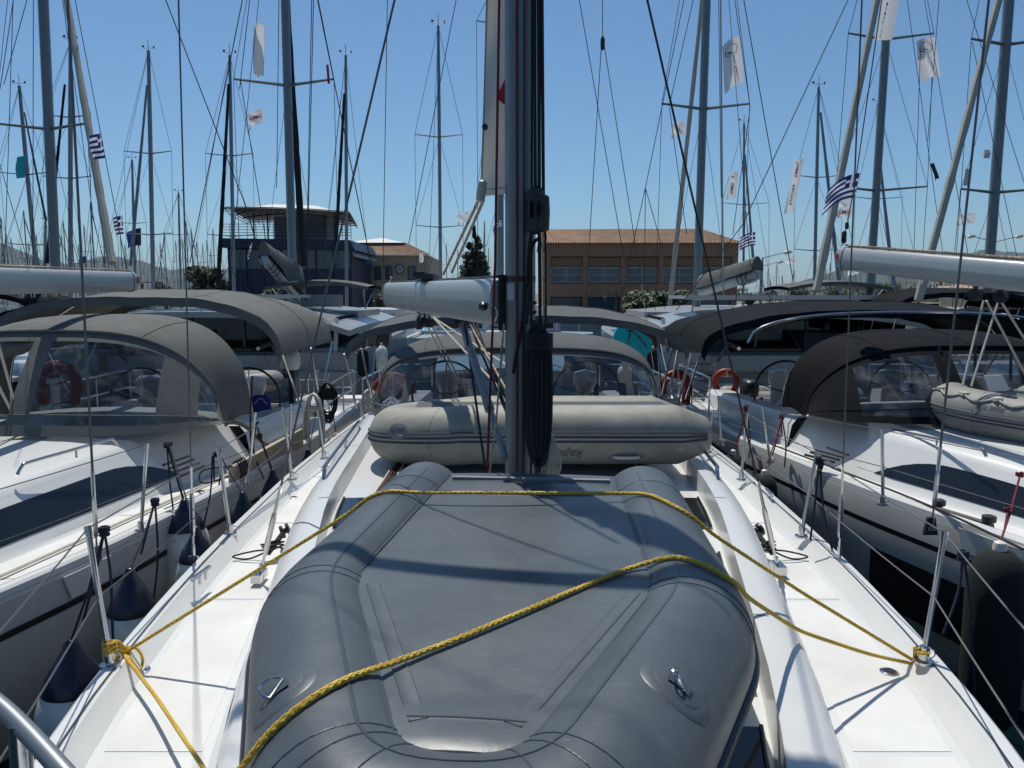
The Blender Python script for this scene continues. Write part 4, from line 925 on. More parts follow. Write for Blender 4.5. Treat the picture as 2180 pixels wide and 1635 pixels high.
def boom(root, a, b, h, wd, m='boom', endcap=True):
    a, b = V(a), V(b); d = (b - a).normalized(); side = d.cross(V((0, 0, 1))).normalized(); up = side.cross(d).normalized(); sec = []
    for k in range(20):
        an = 6.283 * k / 20; c, s_ = math.cos(an), math.sin(an); sec.append((math.copysign(abs(c) ** .55, c) * wd / 2, math.copysign(abs(s_) ** .75, s_) * h / 2))
    mb = MB(); rows = []
    for t, sc in ((0, .9), (.01, 1), (.5, 1), (.99, 1), (1, .93)):
        c = a.lerp(b, t); rows.append([c + side * x * sc + up * z * sc for x, z in sec + [sec[0]]])
    mb.grid(rows); mb.face(range(21)); mb.face([84 + k for k in range(21)]); o = mb.build('boom', m, root, 40)
    mb = MB(); mb.tube([a + d * .12 + side * x * 1.015 + up * z * 1.015 for x, z in sec], .004, 4, closed=True); mb.build('boom_band', 'black', o)
    for k in range(4): c = a.lerp(b, .42 + .045 * k) - up * h * .5; mb = MB(); mb.tube([c + d * .03, c + d * .025 - up * .035, c - d * .025 - up * .035, c - d * .03], .005, 5); mb.build('boom_eye', 'chrome', o)
    return o, side, up, d
# ---------------- our own yacht
ZD = CZ - 1.75
own, HB, CB, CH, PR, SD = near_boat('white yacht we stand on, grey upturned dinghy lashed to its foredeck', 'sailing_yacht', .06, ZD,
    [(-1.8, .03), (-1, .55), (0, 1.0), (1, 1.36), (2.6, 1.80), (3.5, 1.94), (4.7, 2.06), (7, 2.16), (9.3, 2.15), (12.4, 2.05)],
    [(.6, .40), (1.4, .80), (2.6, 1.17), (4.7, 1.50), (8, 1.70), (12.4, 1.66)],
    [(.6, .02), (1.4, .20), (2.6, .36), (4.2, .50), (8, .56)], -1.8, 12.4, 7.9, inset=.13, recess=.13)
mb = MB()       # foredeck ahead of the coachroof
mb.grid([[V((.06 - HB(y) + .15, y, ZD + .002)), V((.06, y, ZD + .03)), V((.06 + HB(y) - .15, y, ZD + .002))] for y in [-1.6 + .2 * k for k in range(14)]]); mb.build('foredeck', 'deck', own)
def hatch(root, c, sx, sy, rot=0):
    m = Matrix.Rotation(rot, 3, 'Z'); mb = MB(); mb.box(c, (sx, sy, .035), m); h = mb.build('hatch', 'grey_trim', root, flat=True)
    mb = MB(); mb.box(V(c) + V((0, 0, .02)), (sx - .07, sy - .07, .014), m); mb.build('hatch_pane', 'darkglass', h, flat=True)
    mb = MB(); mb.tube([V(c) + m @ V((-.08, -sy * .5 + .1, .03)), V(c) + m @ V((.08, -sy * .5 + .1, .03))], .008, 6); mb.build('hatch_handle', 'black', h)
hatch(own, (.06, 1.75, ZD + .25), .6, .6); hatch(own, (.8, 3.4, ZD + .405), .32, .5); hatch(own, (-.68, 3.4, ZD + .405), .32, .5); hatch(own, (.5, 1.95, ZD + .23), .28, .45)
for x in (.98, -.86):
    mb = MB(); mb.bx(x - .05, x + .05, 3.9, 6.8, ZD + .42, ZD + .43); mb.build('line_channel', 'black', own, flat=True)
    for k in range(4): mb = MB(); mb.tube([(x - .04 + .025 * k, 3.6, ZD + .44), (x - .04 + .025 * k, 7.3, ZD + .475)], .006, 6); mb.build('led_aft_line', ('ropewhite', 'ropered', 'ropeblack', 'ropewhite')[k], own)
for sg in (-1, 1):      # long smoked skylights in the well of the coachroof
    for ya, yb in ((1.55, 2.55), (2.75, 4.0), (4.4, 5.0)):
        mb = MB(); mb.grid([[V((.06 + sg * (PR(y, 1)[8].x - .06 - .03), y, PR(y, 1)[8].z + .014)), V((.06 + sg * .42, y, PR(y, 1)[8].z + .026))] for y in [ya + (yb - ya) * k / 8 for k in range(9)]]); mb.build('skylight', 'darkglass', own, 60)
        mb = MB(); mb.tube([V((.06 + sg * (PR(y, 1)[8].x - .06 - .03), y, PR(y, 1)[8].z + .018)) for y in [ya + (yb - ya) * k / 8 for k in range(9)]], .008, 6); mb.build('skylight_seal', 'rubber', own)
# deck panels marked on the coachroof shoulders
for sg in (-1, 1):
    mb = MB()
    for y in (3.1, 4.6, 6.1): pr = PR(y, sg); mb.grid([[pr[6] + V((0, 0, .003)), pr[7] + V((0, 0, .003))], [q + V((0, .006, .003)) for q in (PR(y + .006, sg)[6], PR(y + .006, sg)[7])]])
    mb.build('panel_joint', 'grey_trim', own, flat=True)
    a = PR(5.1, sg)[5].lerp(PR(5.1, sg)[6], .2); b = PR(6.9, sg)[5].lerp(PR(6.9, sg)[6], .2); handrail(own, a, b, .08)
    s0 = []
    mb = MB(); rows = [[SD(1.9 + k * .25, t, sg, .003) for t in (.25, .8)] for k in range(10)]; mb.grid(rows); mb.build('cabin_window', 'grey_trim' if False else 'gel', own)
# filler caps on the side decks
def cap(root, p, r=.042, m='chrome'):
    mb = MB(); mb.lathe(p, [(r, 0), (r, .006), (r * .75, .010), (r * .7, .005)], 20); c_ = mb.build('filler_cap', m, root)
    mb = MB(); mb.lathe(V(p) + V((0, 0, .005)), [(r * .62, 0), (r * .6, .003)], 16); mb.build('cap_centre', 'black', c_)
cap(own, G(1893, 1432, ZD + .004)); cap(own, G(300, 1428, ZD + .004)); cap(own, G(1554, 1059, ZD + .004), .045); cap(own, G(625, 1060, ZD + .004), .04, 'gel')
cap(own, G(1553, 1059, ZD + .004) + V((0, .6, 0)), .03)
# mast, boom and rig
MX, MY = .045, 4.25
zst = ZD + .45
mb = MB(); sec = []
for k in range(24):
    an = 6.283 * k / 24; sec.append((math.cos(an) * .083, math.sin(an) * .118 + (.0)))
rows = [[V((MX + x, MY + y, z)) for x, y in sec + [sec[0]]] for z in (zst, zst + .6, 4, 8, 16.5, 17.2)]
mb.grid(rows); mast = mb.build('mast', 'alu', own, 60)
mb = MB(); mb.grid([[V((MX + x * 1.02, MY + y * 1.02, z)) for x, y in sec + [sec[0]]] for z in (P(1100, 600, MY).z + .0, P(1100, 588, MY).z)]); mb.build('mast_collar', 'black', mast)
mb = MB(); mb.tube([(MX + .018, MY - .119, zst + .1), (MX + .018, MY - .119, 9)], .004, 5); mb.tube([(MX + .062, MY - .085, zst + .1), (MX + .062, MY - .085, 9)], .004, 5); mb.build('mast_track', 'black', mast)
mb = MB(); mb.lathe((MX, MY, zst - .02), [(.17, 0), (.17, .03), (.12, .05)], 20); mb.build('mast_step', 'chrome', mast)
mb = MB(); mb.box(V((MX - .05, MY - .113, P(1080, 622, MY).z)), (.038, .012, .085)); mb.build('mast_sticker', 'flagwhite', mast, flat=True)
for k in range(6): mb = MB(); mb.box((MX + .072, MY - .09, 2.75 + .05 * k), (.03, .02, .018)); mb.build('mast_fitting', 'black', mast, flat=True)
for z, hw, sw in ((6.6, 2.02, .45), (10.6, 1.5, .35), (14, 1.0, .25)):
    for sg in (-1, 1): mb = MB(); mb.tube([(MX, MY, z), (MX + sg * hw, MY + sw, z + .1)], [.06, .035], 8, sx=1.2, sy=.5); mb.build('spreader', 'alu', mast)
lo = V((0, MY, 6.55))
for sg, cp, cb_, tx in ((-1, G(412, 1192, ZD + .06), G(552, 1232, ZD + .03), 380), (1, G(1786, 1196, ZD + .06), G(1657, 1215, ZD + .03), 1835)):
    tip = V((MX + sg * 2.02, MY + .45, 6.7)); t_ = P(tx, 0, MY + .4); tip = cp + (t_ - cp) * ((6.7 - cp.z) / (t_.z - cp.z)); shroud(own, tip, cp, .0052)
    shroud(own, V((MX + sg * 1.5, MY + .35, 10.7)), tip, .0045, False); shroud(own, V((MX, MY, 16.9)), V((MX + sg * 1.5, MY + .35, 10.7)), .0045, False)
    a_ = P(840 if sg < 0 else 1378, 0, MY - .02); d_ = (a_ - cb_); shroud(own, cb_ + d_ * ((6.6 - cb_.z) / d_.z), cb_, .0062, m='wiredark' if sg > 0 else 'wire')
    shroud(own, V((MX, MY, 10.6)), tip, .004, False)
    mb = MB(); mb.box(cb_ + V((0, 0, .02)), (.06, .14, .05)); mb.build('chain_plate', 'chrome', own, flat=True)
    # chafe gear and jib lead tackle by the shroud foot
    mb = MB(); q = cb_ + V((sg * -.03, .02, .05)); base_ = G(560 if sg < 0 else 1655, 1215, ZD + .02)
    mb.lathe(G(608 if sg < 0 else 1612, 1145, ZD + .08) + V((0, 0, .05)), [(.012, -.035), (.045, -.03), (.045, -.012), (.02, -.008), (.02, .008), (.045, .012), (.045, .03), (.012, .035)], 14, (1, .3, .4)); bl = mb.build('jib_lead_block', 'black', own)
    mb = MB(); c0 = G(575 if sg < 0 else 1640, 1180, ZD + .05)
    loop = [c0 + V((math.cos(a) * .055 * (1 + .3 * math.sin(a * 3)) - sg * .02, math.sin(a * 1.1) * .045, .03 + .06 * a / 19)) for a in [i * .5 for i in range(38)]]
    mb.tube(loop, .006, 6); tl = c0 + V((sg * .25, .01, -.02)); mb.tube(cr([c0 + V((0, 0, .03)), c0 + V((sg * .12, .03, .01)), tl, c0 + V((sg * .13, -.03, -.02)), c0 + V((0, -.01, .03))], 6), .006, 6)
    mb.tube([c0 + V((0, -.04, .02)), c0 + V((-sg * .05, .12, .1))], .018, 8); mb.build('jib_lead_line', 'ropeblack', own)
# boom swung to port
be, bm = P(822, 628, 9.0), P(1070, 640, MY - .0)
ba, bb_ = V((P(815, 0, 8.8).x, 8.8, P(815, 628, 8.8).z)), V((MX - .10, MY + .04, P(1070, 644, MY).z))
bo, bs_, bu, bd = boom(own, ba, bb_, .27, .15)
mb = MB(); mb.lathe(bb_ + V((-.10, -.10, -.02)), [(.02, 0), (.026, .03), (.012, .05)], 10, (0, -1, 0)); mb.build('gooseneck_pin', 'black', bo)
mb = MB(); mb.tube(cr([bb_ + V((-.08, -.1, 0)), bb_ + V((-.03, -.14, -.03)), bb_ + V((-.03, -.12, -.09)), bb_ + V((-.10, -.09, -.16))], 5), .006, 6); mb.build('reef_hook', 'chrome', bo)
mb = MB(); mb.grid([[bb_ + V((.0, .0, z)) + V((x, y, 0)) for x, y in ((-.02, -.08), (.035, -.06), (.035, .06))] for z in (-.15, .15)]); mb.build('gooseneck', 'black', bo)
tp = lambda t: ba.lerp(bb_, t) + bu * .14
mb = MB(); mb.box(tp(.52) + V((0, 0, .03)), (.14, .5, .04)); mb.box(tp(.45) + V((0, 0, .05)), (.10, .25, .05)); mb.tube([tp(.03), tp(.98)], .012, 6); mb.build('outhaul_car', 'black', bo)
mb = MB(); mb.rope(cr([tp(.06) + V((0, 0, .06)), tp(.10) + V((-.02, -.02, -.04)), P(905, 617, 6.9), tp(.35)], 10), .012, 3, .05, .012, 4); mb.build('topping_lift_tail', 'ropewhite', bo)
# vang
va, vb = P(982, 684, 5.5), V((MX - .03, MY - .06, zst + .18)); vb = P(1076, 975, 4.2)
mb = MB(); mb.tube([va, va.lerp(vb, .68)], .028, 12); mb.tube([va.lerp(vb, .66), vb], .020, 12); mb.tube([va.lerp(vb, .66), va.lerp(vb, .70)], .031, 12); vg = mb.build('vang', 'alu', own)
mb = MB(); mb.tube([va + V((.06, 0, -.02)), vb + V((.045, 0, .16))], .008, 6); mb.tube([va + V((.085, 0, -.02)), vb + V((.06, 0, .2))], .009, 6); mb.lathe(va, [(.02, -.05), (.05, -.04), (.05, .04), (.02, .05)], 12, (1, 0, 0)); mb.build('vang_tackle', 'ropeblack', vg)
for (a, b, Ya, Yb, r, m) in ((P(896, 668, 7.2), P(988, 842, 7.6), 0, 0, .008, 'ropewhite'), (P(906, 668, 7.2), P(996, 842, 7.6), 0, 0, .008, 'ropewhite'), (P(912, 665, 7.1), P(1074, 838, 5.6), 0, 0, .008, 'ropewhite'), (P(916, 672, 7.1), P(1082, 780, 5.8), 0, 0, .008, 'ropewhite'), (P(1000, 690, 5.4), P(1078, 830, 4.6), 0, 0, .007, 'ropefleck'), (P(990, 690, 5.3), P(1032, 990, 4.6), 0, 0, .008, 'ropeblack'), (P(1015, 690, 5.3), P(1078, 870, 4.6), 0, 0, .006, 'ropeblack')):
    mb = MB(); mb.tube([a, b], r, 6); mb.build('mainsheet_part', m, own)
for c in (P(892, 690, 7.2), P(915, 685, 7.15), P(905, 680, 7.2)):
    mb = MB(); mb.lathe(c, [(.012, -.03), (.05, -.025), (.05, .025), (.012, .03)], 12, (1, .4, 0)); mb.box(c + V((0, 0, .07)), (.03, .04, .1)); mb.build('mainsheet_block', 'black', own)
# halyards on the mast
def run(root, pts, r, m, rope=True, name='halyard', st=3):
    mb = MB()
    if rope: mb.rope(pts, r, st, r * 7, r * 1.1, 5)
    else: mb.tube(pts, r, 8)
    return mb.build(name, m, root)
yf = MY - .15
run(own, [P(1068, -260, yf), P(1062, 40, yf), P(1054, 560, yf), P(1042, 870, yf), P(1037, 1010, yf)], .0075, 'ropered')
run(own, [P(1100, -260, yf), P(1101, 400, yf), P(1101, 1005, yf)], .0075, 'ropered')
run(own, [P(1073, 690, yf), P(1056, 900, yf), P(1042, 1012, yf)], .006, 'ropefleck')
run(own, [P(1138, -260, yf), P(1139, 200, yf), P(1140, 420, yf)], .009, 'ropeblack', False)
run(own, [P(1146, -260, yf), P(1148, 420, yf)], .010, 'ropeblack', False)
run(own, [P(1152, -260, yf), P(1157, 440, yf), P(1160, 500, yf), P(1161, 700, yf)], .009, 'ropeblack', False)
run(own, cr([P(1133, 480, yf), P(1126, 540, yf), P(1120, 620, yf), P(1110, 700, yf), P(1098, 760, yf), P(1093, 795, yf)], 6), .009, 'ropeblack', False)
run(own, cr([P(1152, 505, yf), P(1138, 515, yf), P(1131, 540, yf), P(1128, 620, yf), P(1120, 690, yf)], 6), .009, 'ropeblack', False)
run(own, [P(1148, 490, yf), P(1150, 700, yf)], .009, 'ropeblack', False)
run(own, [P(1156, 490, yf - .02), P(1159, 700, yf)], .006, 'ropefleck')
mb = MB(); mb.tube(cr([P(1145, 400, yf), P(1142, 430, yf), P(1141, 470, yf), P(1142, 492, yf)], 4), [.02] + [.038] * 11 + [.02], 10) if False else mb.lathe(P(1141, 447, yf), [(.02, -.125), (.04, -.11), (.046, 0), (.04, .10), (.02, .12)], 14)
mb.lathe(P(1157, 452, yf - .03), [(.012, -.10), (.03, -.09), (.034, 0), (.03, .08), (.012, .09)], 12); mb.lathe(P(1143, 408, yf), [(.015, -.03), (.024, -.02), (.024, .02), (.015, .03)], 10); blk = mb.build('halyard_block', 'black', own)
mb = MB()
for dx in (-.02, .0, .02): mb.lathe(P(1141, 447, yf) + V((dx * 1.6, -.035, 0)), [(.01, -.004), (.045, 0), (.01, .004)], 12, (1, 0, 0))
mb.build('block_sheave', 'rubber', blk)
# big black coil of line hanging at the mast
mb = MB(); rg = random.Random(9); ct, cb2 = P(1148, 700, yf - .03), P(1146, 985, yf - .03)
for k in range(34):
    w_ = rg.uniform(.006, .060); dx = rg.uniform(-.012, .012); dy = rg.uniform(-.05, .02); tz, bz = ct.z + rg.uniform(-.03, .03), cb2.z + rg.uniform(-.02, .10)
    pts = []
    for i in range(24):
        a = 6.283 * i / 24; z = (tz + bz) / 2 + (tz - bz) / 2 * math.copysign(abs(math.sin(a)) ** .8, math.sin(a)); pts.append(V((ct.x + dx + w_ * math.copysign(abs(math.cos(a)) ** .6, math.cos(a)), ct.y + dy, z)))
    mb.tube(pts, .0095, 6, closed=True)
for z in range(6): zz = ct.z - .10 + .014 * z; mb.tube([V((ct.x + .066 * math.cos(a), ct.y - .015 + .06 * math.sin(a), zz)) for a in [i * .45 for i in range(14)]], .009, 6, closed=True)
tag(mb.build('coiled_line', 'ropeblack'), 'thick black coil of line hanging on the right side of the mast', 'rope')
mb = MB()
for k in range(8):
    x = 1150 + k * 4.5; mb.tube(cr([P(x - 6, 925, yf), P(x + 8, 965, yf), P(x + 4 + k, 1000, yf), P(x - 4, 1022, yf)], 5), .005, 5)
mb.build('line_tails', 'ropewhite', own)
# furled mainsail clew with its outhaul
def ms(u, v):      # u 0 at the mast, 1 at the leech; v up
    x = 1083 + (-60 + 22 * v ** .8) * u - 2 * v; y = 412 - 690 * v - 12 * u * (1 - v)
    return P(x, y + 18 * u * (1 - v), MY + .10 + .05 * math.sin(v * 14 + u * 2) * u + .04 * u)
mb = MB(); mb.grid([[ms(u / 8, v / 30) for u in range(9)] for v in range(31)]); mb.grid([[ms(u / 8, v / 30) + V((0, .006, 0)) for u in range(9)] for v in range(31)][::-1]); sl_ = mb.build('mainsail', 'mainsail', own, 70)
mb = MB(); mb.tube([ms(1, v / 30) for v in range(31)], .005, 6); mb.tube([ms(u / 8, .02) for u in range(9)], .004, 5); mb.build('leech_tape', 'sailcloth', sl_)
mb = MB(); mb.prism([ms(.1, .36) + V((0, -.006, 0)), ms(.36, .32) + V((0, -.006, 0)), ms(.50, .345) + V((0, -.006, 0)), ms(.40, .29) + V((0, -.006, 0)), ms(.1, .27) + V((0, -.006, 0))], (0, -.001, 0)); mb.build('sail_emblem', 'redflag', sl_, flat=True)
mb = MB(); mb.lathe(ms(.93, .21) + V((0, -.01, 0)), [(.008, 0), (.017, .002), (.017, .008), (.008, .01)], 12, (0, -1, 0)); mb.build('sail_eyelet', 'black', sl_)
ck = ms(1.0, .0) + V((-.0, -.02, .0))
mb = MB(); mb.lathe(P(1025, 407, MY + .1), [(.012, -.06), (.024, -.05), (.028, 0), (.024, .05), (.012, .06)], 12, (.15, 0, 1)); mb.build('clew_block', 'grey_trim', own)
oc = tp(.52) + V((0, 0, .07))
for a, b in ((P(1020, 425, MY + .12), P(944, 584, 6.4)), (P(1029, 428, MY + .12), P(962, 580, 6.2))): run(own, [a, b], .010, 'ropefleck', st=2, name='outhaul')
# stanchions and lifelines
SL = [(235, 1412, 187, 1125), (490, 1135, 465, 956), (622, 1020, 602, 870), (690, 975, 677, 875)]
SR = [(1966, 1405, 2011, 1135), (1706, 1140, 1739, 965), (1578, 1020, 1590, 880), (1507, 962, 1516, 880)]
tl, tr_ = [], []
for lst, acc in ((SL, tl), (SR, tr_)):
    for (bx_, by_, tx_, ty_) in lst:
        b = G(bx_, by_, ZD + .09); t = P(tx_, ty_, b.y + .04); stanchion(own, b, t); acc.append((b, t))
for acc, sg in ((tl, -1), (tr_, 1)):
    tops = [t for b, t in acc]; mids = [b.lerp(t, .5) for b, t in acc]
    e = tops[0] + (tops[0] - tops[1]).normalized() * 2.3 + V((-sg * .5, 0, 0)); e2 = mids[0] + (mids[0] - mids[1]).normalized() * 2.3 + V((-sg * .5, 0, 0))
    lifeline(own, [e] + tops + [V((.06 + sg * 2.08, 10.2, ZD + .62))]); lifeline(own, [e2] + mids + [V((.06 + sg * 2.08, 10.2, ZD + .33))])
mb = MB(); mb.tube(cr([P(-60, 1455, 1.05), P(30, 1530, 1.0), P(150, 1660, .92), P(230, 1760, .88)], 6), .0125, 12); mb.build('pulpit_rail', 'farmast', own)
mb = MB(); mb.tube([P(40, 1540, .99), P(40, 1540, .99) - V((0, 0, .9))], .014, 10); mb.build('pulpit_leg', 'chrome', own)
for p in (G(1640, 1060, ZD + .09), G(432, 1238, ZD + .09)):
    mb = MB(); mb.tube([p + V((-.02, -.1, .05)), p + V((0, .1, .05))], .014, 8); mb.tube([p + V((0, -.04, 0)), p + V((0, -.04, .05))], .01, 6); mb.tube([p + V((0, .04, 0)), p + V((0, .04, .05))], .01, 6); mb.build('cleat', 'chrome', own)
# awnings of our own boat
can_o, rws, h1o, h2o = dodger(own, .06, 1.62, 6.9, ZD + .56, 1.50, 7.35, P(1100, 742, 7.35).z, 1.56, 8.35, P(1100, 706, 8.35).z, 'canvasblue', [(-.98, -.62, 0), (-.56, -.02, 0), (.02, .56, 0), (.62, .98, 0)], yw=1.25, zend=ZD + .5)
mb = MB(); mb.tube([q + V((0, -.03, .10)) for q in rws[0][4:-4]], .014, 8); mb.build('hood_grab_rail', 'chrome', own)
bimini(own, .06, 2.0, 8.9, 10.9, P(1100, 655, 9.2).z, P(740, 752, 9.0).z, 'canvasblue', thick=.085, zleg=ZD + .35, kk=2.2)
# ---------------- yacht on the left
ZL = CZ - 1.9
lf, HBl, CBl, CHl, PRl, SDl = near_boat('white yacht on the left with warm grey spray hood and long grey bimini', 'sailing_yacht', -4.55, ZL,
    [(.4, .03), (1.5, .55), (3, 1.02), (4.56, 1.39), (5.4, 1.60), (7.9, 1.93), (10.3, 2.05), (13, 1.95)],
    [(2.4, .35), (3.6, .62), (5.3, .92), (7.1, 1.23), (8.6, 1.46), (13, 1.5)],
    [(2.4, .03), (3.6, .26), (5.3, .44), (7.1, .50), (9, .53)], .4, 13.0, 8.9, inset=.30)
def side_window(root, SDf, sg, ys, t0, t1, n=24, taper=(.25, .15)):
    rows = []
    for i in range(n + 1):
        y = ys[0] + (ys[1] - ys[0]) * i / n; f = i / n; k = min(1, (1 - f) / taper[0]); lo_, hi = t0, t0 + (t1 - t0) * (1 - (1 - k) ** 2.2 if k < 1 else 1)
        rows.append([SDf(y, lo_ + (hi - lo_) * j / 4, sg, .006) for j in range(5)])
    mb = MB(); mb.grid(rows); w_ = mb.build('cabin_window', 'darkglass', root, 60)
    for q in (.3,):
        y = ys[0] + (ys[1] - ys[0]) * q; L = .22; lo_ = t0 + (t1 - t0) * .25; hi = t0 + (t1 - t0) * .8
        pts = [SDf(y - L, lo_, sg, .012), SDf(y + L, lo_, sg, .012), SDf(y + L + .03, (lo_ + hi) / 2, sg, .012), SDf(y + L, hi, sg, .012), SDf(y - L, hi, sg, .012), SDf(y - L - .03, (lo_ + hi) / 2, sg, .012)]
        mb = MB(); mb.tube(pts, .006, 6, closed=True); mb.build('opening_port', 'rubber', w_)
    # paler moulded surround
    rows = [[SDf(ys[0] + (ys[1] + .25 - ys[0]) * i / n, t, sg, .003) for t in (.12, 1.0)] for i in range(n + 1)]
    mb = MB(); mb.grid(rows); mb.build('window_surround', 'gel', root, 60)
side_window(lf, SDl, 1, (4.0, 7.55), .12, .82)
cb1 = PRl(5.7, 1)[5]; a = G(36, 1012, ZL + .50); b = G(252, 948, ZL + .54); handrail(lf, a + V((0, 0, -.0)), b, .075)
mb = MB()
for k in range(4):
    a = G(342 + 12 * k, 999 + 8 * k, ZL + .32 - .02 * k); b = G(395 + 11 * k, 980 + 7 * k, ZL + .32 - .02 * k); mb = MB(); mb.tube([a + V((.05, -.05, .05)), b + V((.05, -.05, .05))], .014, 8); mb.build('vent_bar', 'rubber', lf)
cap(lf, G(426, 1047, ZL + .004), .045)
for (bx_, by_, tx_, ty_), zz in (((300, 1128, 313, 946), 0), ((527, 1030, 543, 880), 0), ((617, 985, 620, 862), 0)):
    bq = G(bx_, by_, ZL + .09); stanchion(lf, bq, P(tx_, ty_, bq.y + .03))
st = [G(300, 1128, ZL + .09), G(527, 1030, ZL + .09), G(617, 985, ZL + .09)]; tt = [P(313, 946, st[0].y + .03), P(543, 880, st[1].y + .03), P(620, 862, st[2].y + .03)]
for f in (1.0, .5):
    pts = [b.lerp(t, f) for b, t in zip(st, tt)]; e = P(0, 1040 if f == 1 else 1160, 4.0) ; lifeline(lf, [pts[0] + (pts[0] - pts[1]).normalized() * 2.6] + pts + [V((-4.55 + 1.95, 10.8, ZL + .6 * f))])
mb = MB(); mb.tube([G(0, 1340, ZL + .3) if False else V((-4.55 + HBl(3.0) - .35, 3.0, ZL + .03)), V((-4.55 + HBl(5) - .35, 5.0, ZL + .03)), V((-4.55 + HBl(8.2) - .3, 8.2, ZL + .03))], .012, 6); mb.build('jackstay', 'ropewhite', lf)
cpl = G(207, 1192, ZL + .10); t_ = P(144, 0, cpl.y); d_ = t_ - cpl; shroud(lf, cpl + d_ * ((8.0 - cpl.z) / d_.z), cpl, .0085)
# lower shrouds landing on the coachroof
cpp = G(50, 925, ZL + .55)
for tx, ty in ((0, 745), (-4, 820)): t_ = P(tx, ty, cpp.y - .3); d_ = t_ - cpp; shroud(lf, cpp + d_ * 5, cpp, .012, False, 'ropewhite')
mb = MB(); mb.lathe(cpp, [(.06, 0), (.05, .015), (.02, .03)], 12); mb.box(cpp + V((0, 0, .05)), (.03, .05, .08)); mb.build('pad_eye', 'chrome', lf)
# hull chain plate pocket
c = G(207, 1205, ZL); mb = MB(); mb.prism([V((-4.55 + HBl(y) + .02, y, z)) for y, z in ((c.y - .22, ZL + .0), (c.y + .22, ZL + .0), (c.y + .17, ZL - .17), (c.y - .16, ZL - .17))], (.012, 0, 0)); mb.build('chain_plate_cover', 'gel', lf, 20)
# mast and boom (mast out of frame to the left)
mb = MB(); mxl = V((-4.55, 5.3, ZL + .5)); mb.tube([mxl, mxl + V((0, 0, 15))], .11, 14, sx=.75); mb.build('mast', 'alu', lf)
ble = P(283, 600, 9.6); blb = V((-4.6, 5.5, P(0, 596, 5.5).z))
bo2, _, bu2, bd2 = boom(lf, ble, blb, .24, .15)
mb = MB(); mb.box(ble + bd2 * .02 + V((.078, -.0, .02)), (.006, .05, .08)); mb.build('boom_end_sticker', 'redflag', bo2, flat=True)
mb = MB(); mb.rope([ble.lerp(blb, t) + bu2 * .14 for t in (.02, .5, .95)], .012, 3, .06, .02, 4); mb.build('reef_line', 'ropefleck', bo2)
# canvas: the panel left of the centre is rolled up, the right one is glazed with clear vinyl
cl, rl, h1l, h2l = dodger(lf, -4.60, 1.56, 7.0, ZL + .54, 1.40, 7.65, P(200, 705, 7.65).z, 1.46, 9.0, P(200, 668, 9.0).z, 'canvas', [(-.82, -.06, 1), (.06, .66, 0), (.84, .93, 0)], yw=1.15, zend=ZL + .42)
mb = MB(); pts = [h1l[i] + V((0, .0, -.09 - .05 * math.sin(abs(i - 20) * .5) ** 2 - .10 * (1 - abs((i - 10.5) / 8)))) for i in range(3, 20)]
mb.tube(pts, [.05 + .05 * abs(math.sin(k * .42)) for k in range(17)], 10); mb.build('rolled_window', 'canvasblue', cl)
mb = MB(); mb.tube([h1l[11] + V((0, -.08, 0)), h1l[11] + V((0, -.1, -.25)), h1l[12] + V((.05, 0, -.6))], .018, 6); mb.build('roll_strap', 'rubber', cl)
bimini(lf, -4.75, 1.88, 9.6, 12.3, P(200, 618, 9.7).z, P(620, 745, 10.5).z, 'canvas', thick=.11, zleg=ZL + .35, wav=.015)
mb = MB(); pts = cr([P(430, 905, 8.3), P(470, 895, 8.5), P(520, 905, 8.7), P(560, 940, 8.6), P(590, 955, 8.5)], 5); mb.tube(pts, .03, 8); mb.build('coaming_fold', 'canvas', lf)

# ---------------- yacht on the right
ZR = CZ - 1.8
rt, HBr, CBr, CHr, PRr, SDr = near_boat('white yacht on the right with black spray hood, black bimini and grey shaded topside', 'sailing_yacht', 4.75, ZR,
    [(.6, .03), (2, .40), (3.6, .78), (5.2, 1.18), (6.7, 1.60), (9.3, 2.05), (13, 2.0)],
    [(3.6, .28), (5.0, .62), (5.8, .84), (7.4, 1.38), (9, 1.52), (13, 1.55)],
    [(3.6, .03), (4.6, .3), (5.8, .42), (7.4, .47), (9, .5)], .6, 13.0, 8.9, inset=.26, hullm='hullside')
side_window(rt, SDr, -1, (4.4, 7.25), .10, .80)
# hull window and boot stripe on the near side
rows = []
for i in range(15):
    y = 3.0 + 3.6 * i / 14; rows.append([V((4.75 - HBr(y) - .014 + (ZR - .0 - z) * .0, y, z)) for z in (ZR - .42, ZR - .88)])
mb = MB(); mb.grid([[q + V((.03 * 0, 0, 0)) for q in r] for r in rows]); mb.build('hull_window', 'darkglass', rt)
handrail(rt, P(1888, 925, 7.6), P(2100, 972, 6.2), .06)
for k in range(4):
    a = P(1750 - 12 * k + (10 if k == 0 else 0), 953 + 5 * k, 7.9 - .1 * k); b = P(1806 - 10 * k, 969 + 5 * k, 7.5 - .1 * k)
    mb = MB(); mb.tube([a, b], .013, 8); mb.build('vent_bar', 'rubber', rt)
lsr = [(1880, 1072, 1878, 915), (1640, 982, 1623, 867), (1535, 945, 1530, 845)]
st = [G(a, b, ZR + .09) for a, b, _, _ in lsr]; tt = [P(c, d, q.y + .03) for q, (_, _, c, d) in zip(st, lsr)]
for a, b in zip(st, tt): stanchion(rt, a, b)
for f in (1.0, .5):
    pts = [b.lerp(t, f) for b, t in zip(st, tt)]; lifeline(rt, [pts[0] + (pts[0] - pts[1]).normalized() * 3.2] + pts + [V((4.75 - 1.95, 10.8, ZR + .6 * f))])
cpr = G(1983, 1128, ZR + .09); t_ = P(2105, 0, cpr.y); d_ = t_ - cpr; shroud(rt, cpr + d_ * ((8 - cpr.z) / d_.z), cpr, .0085)
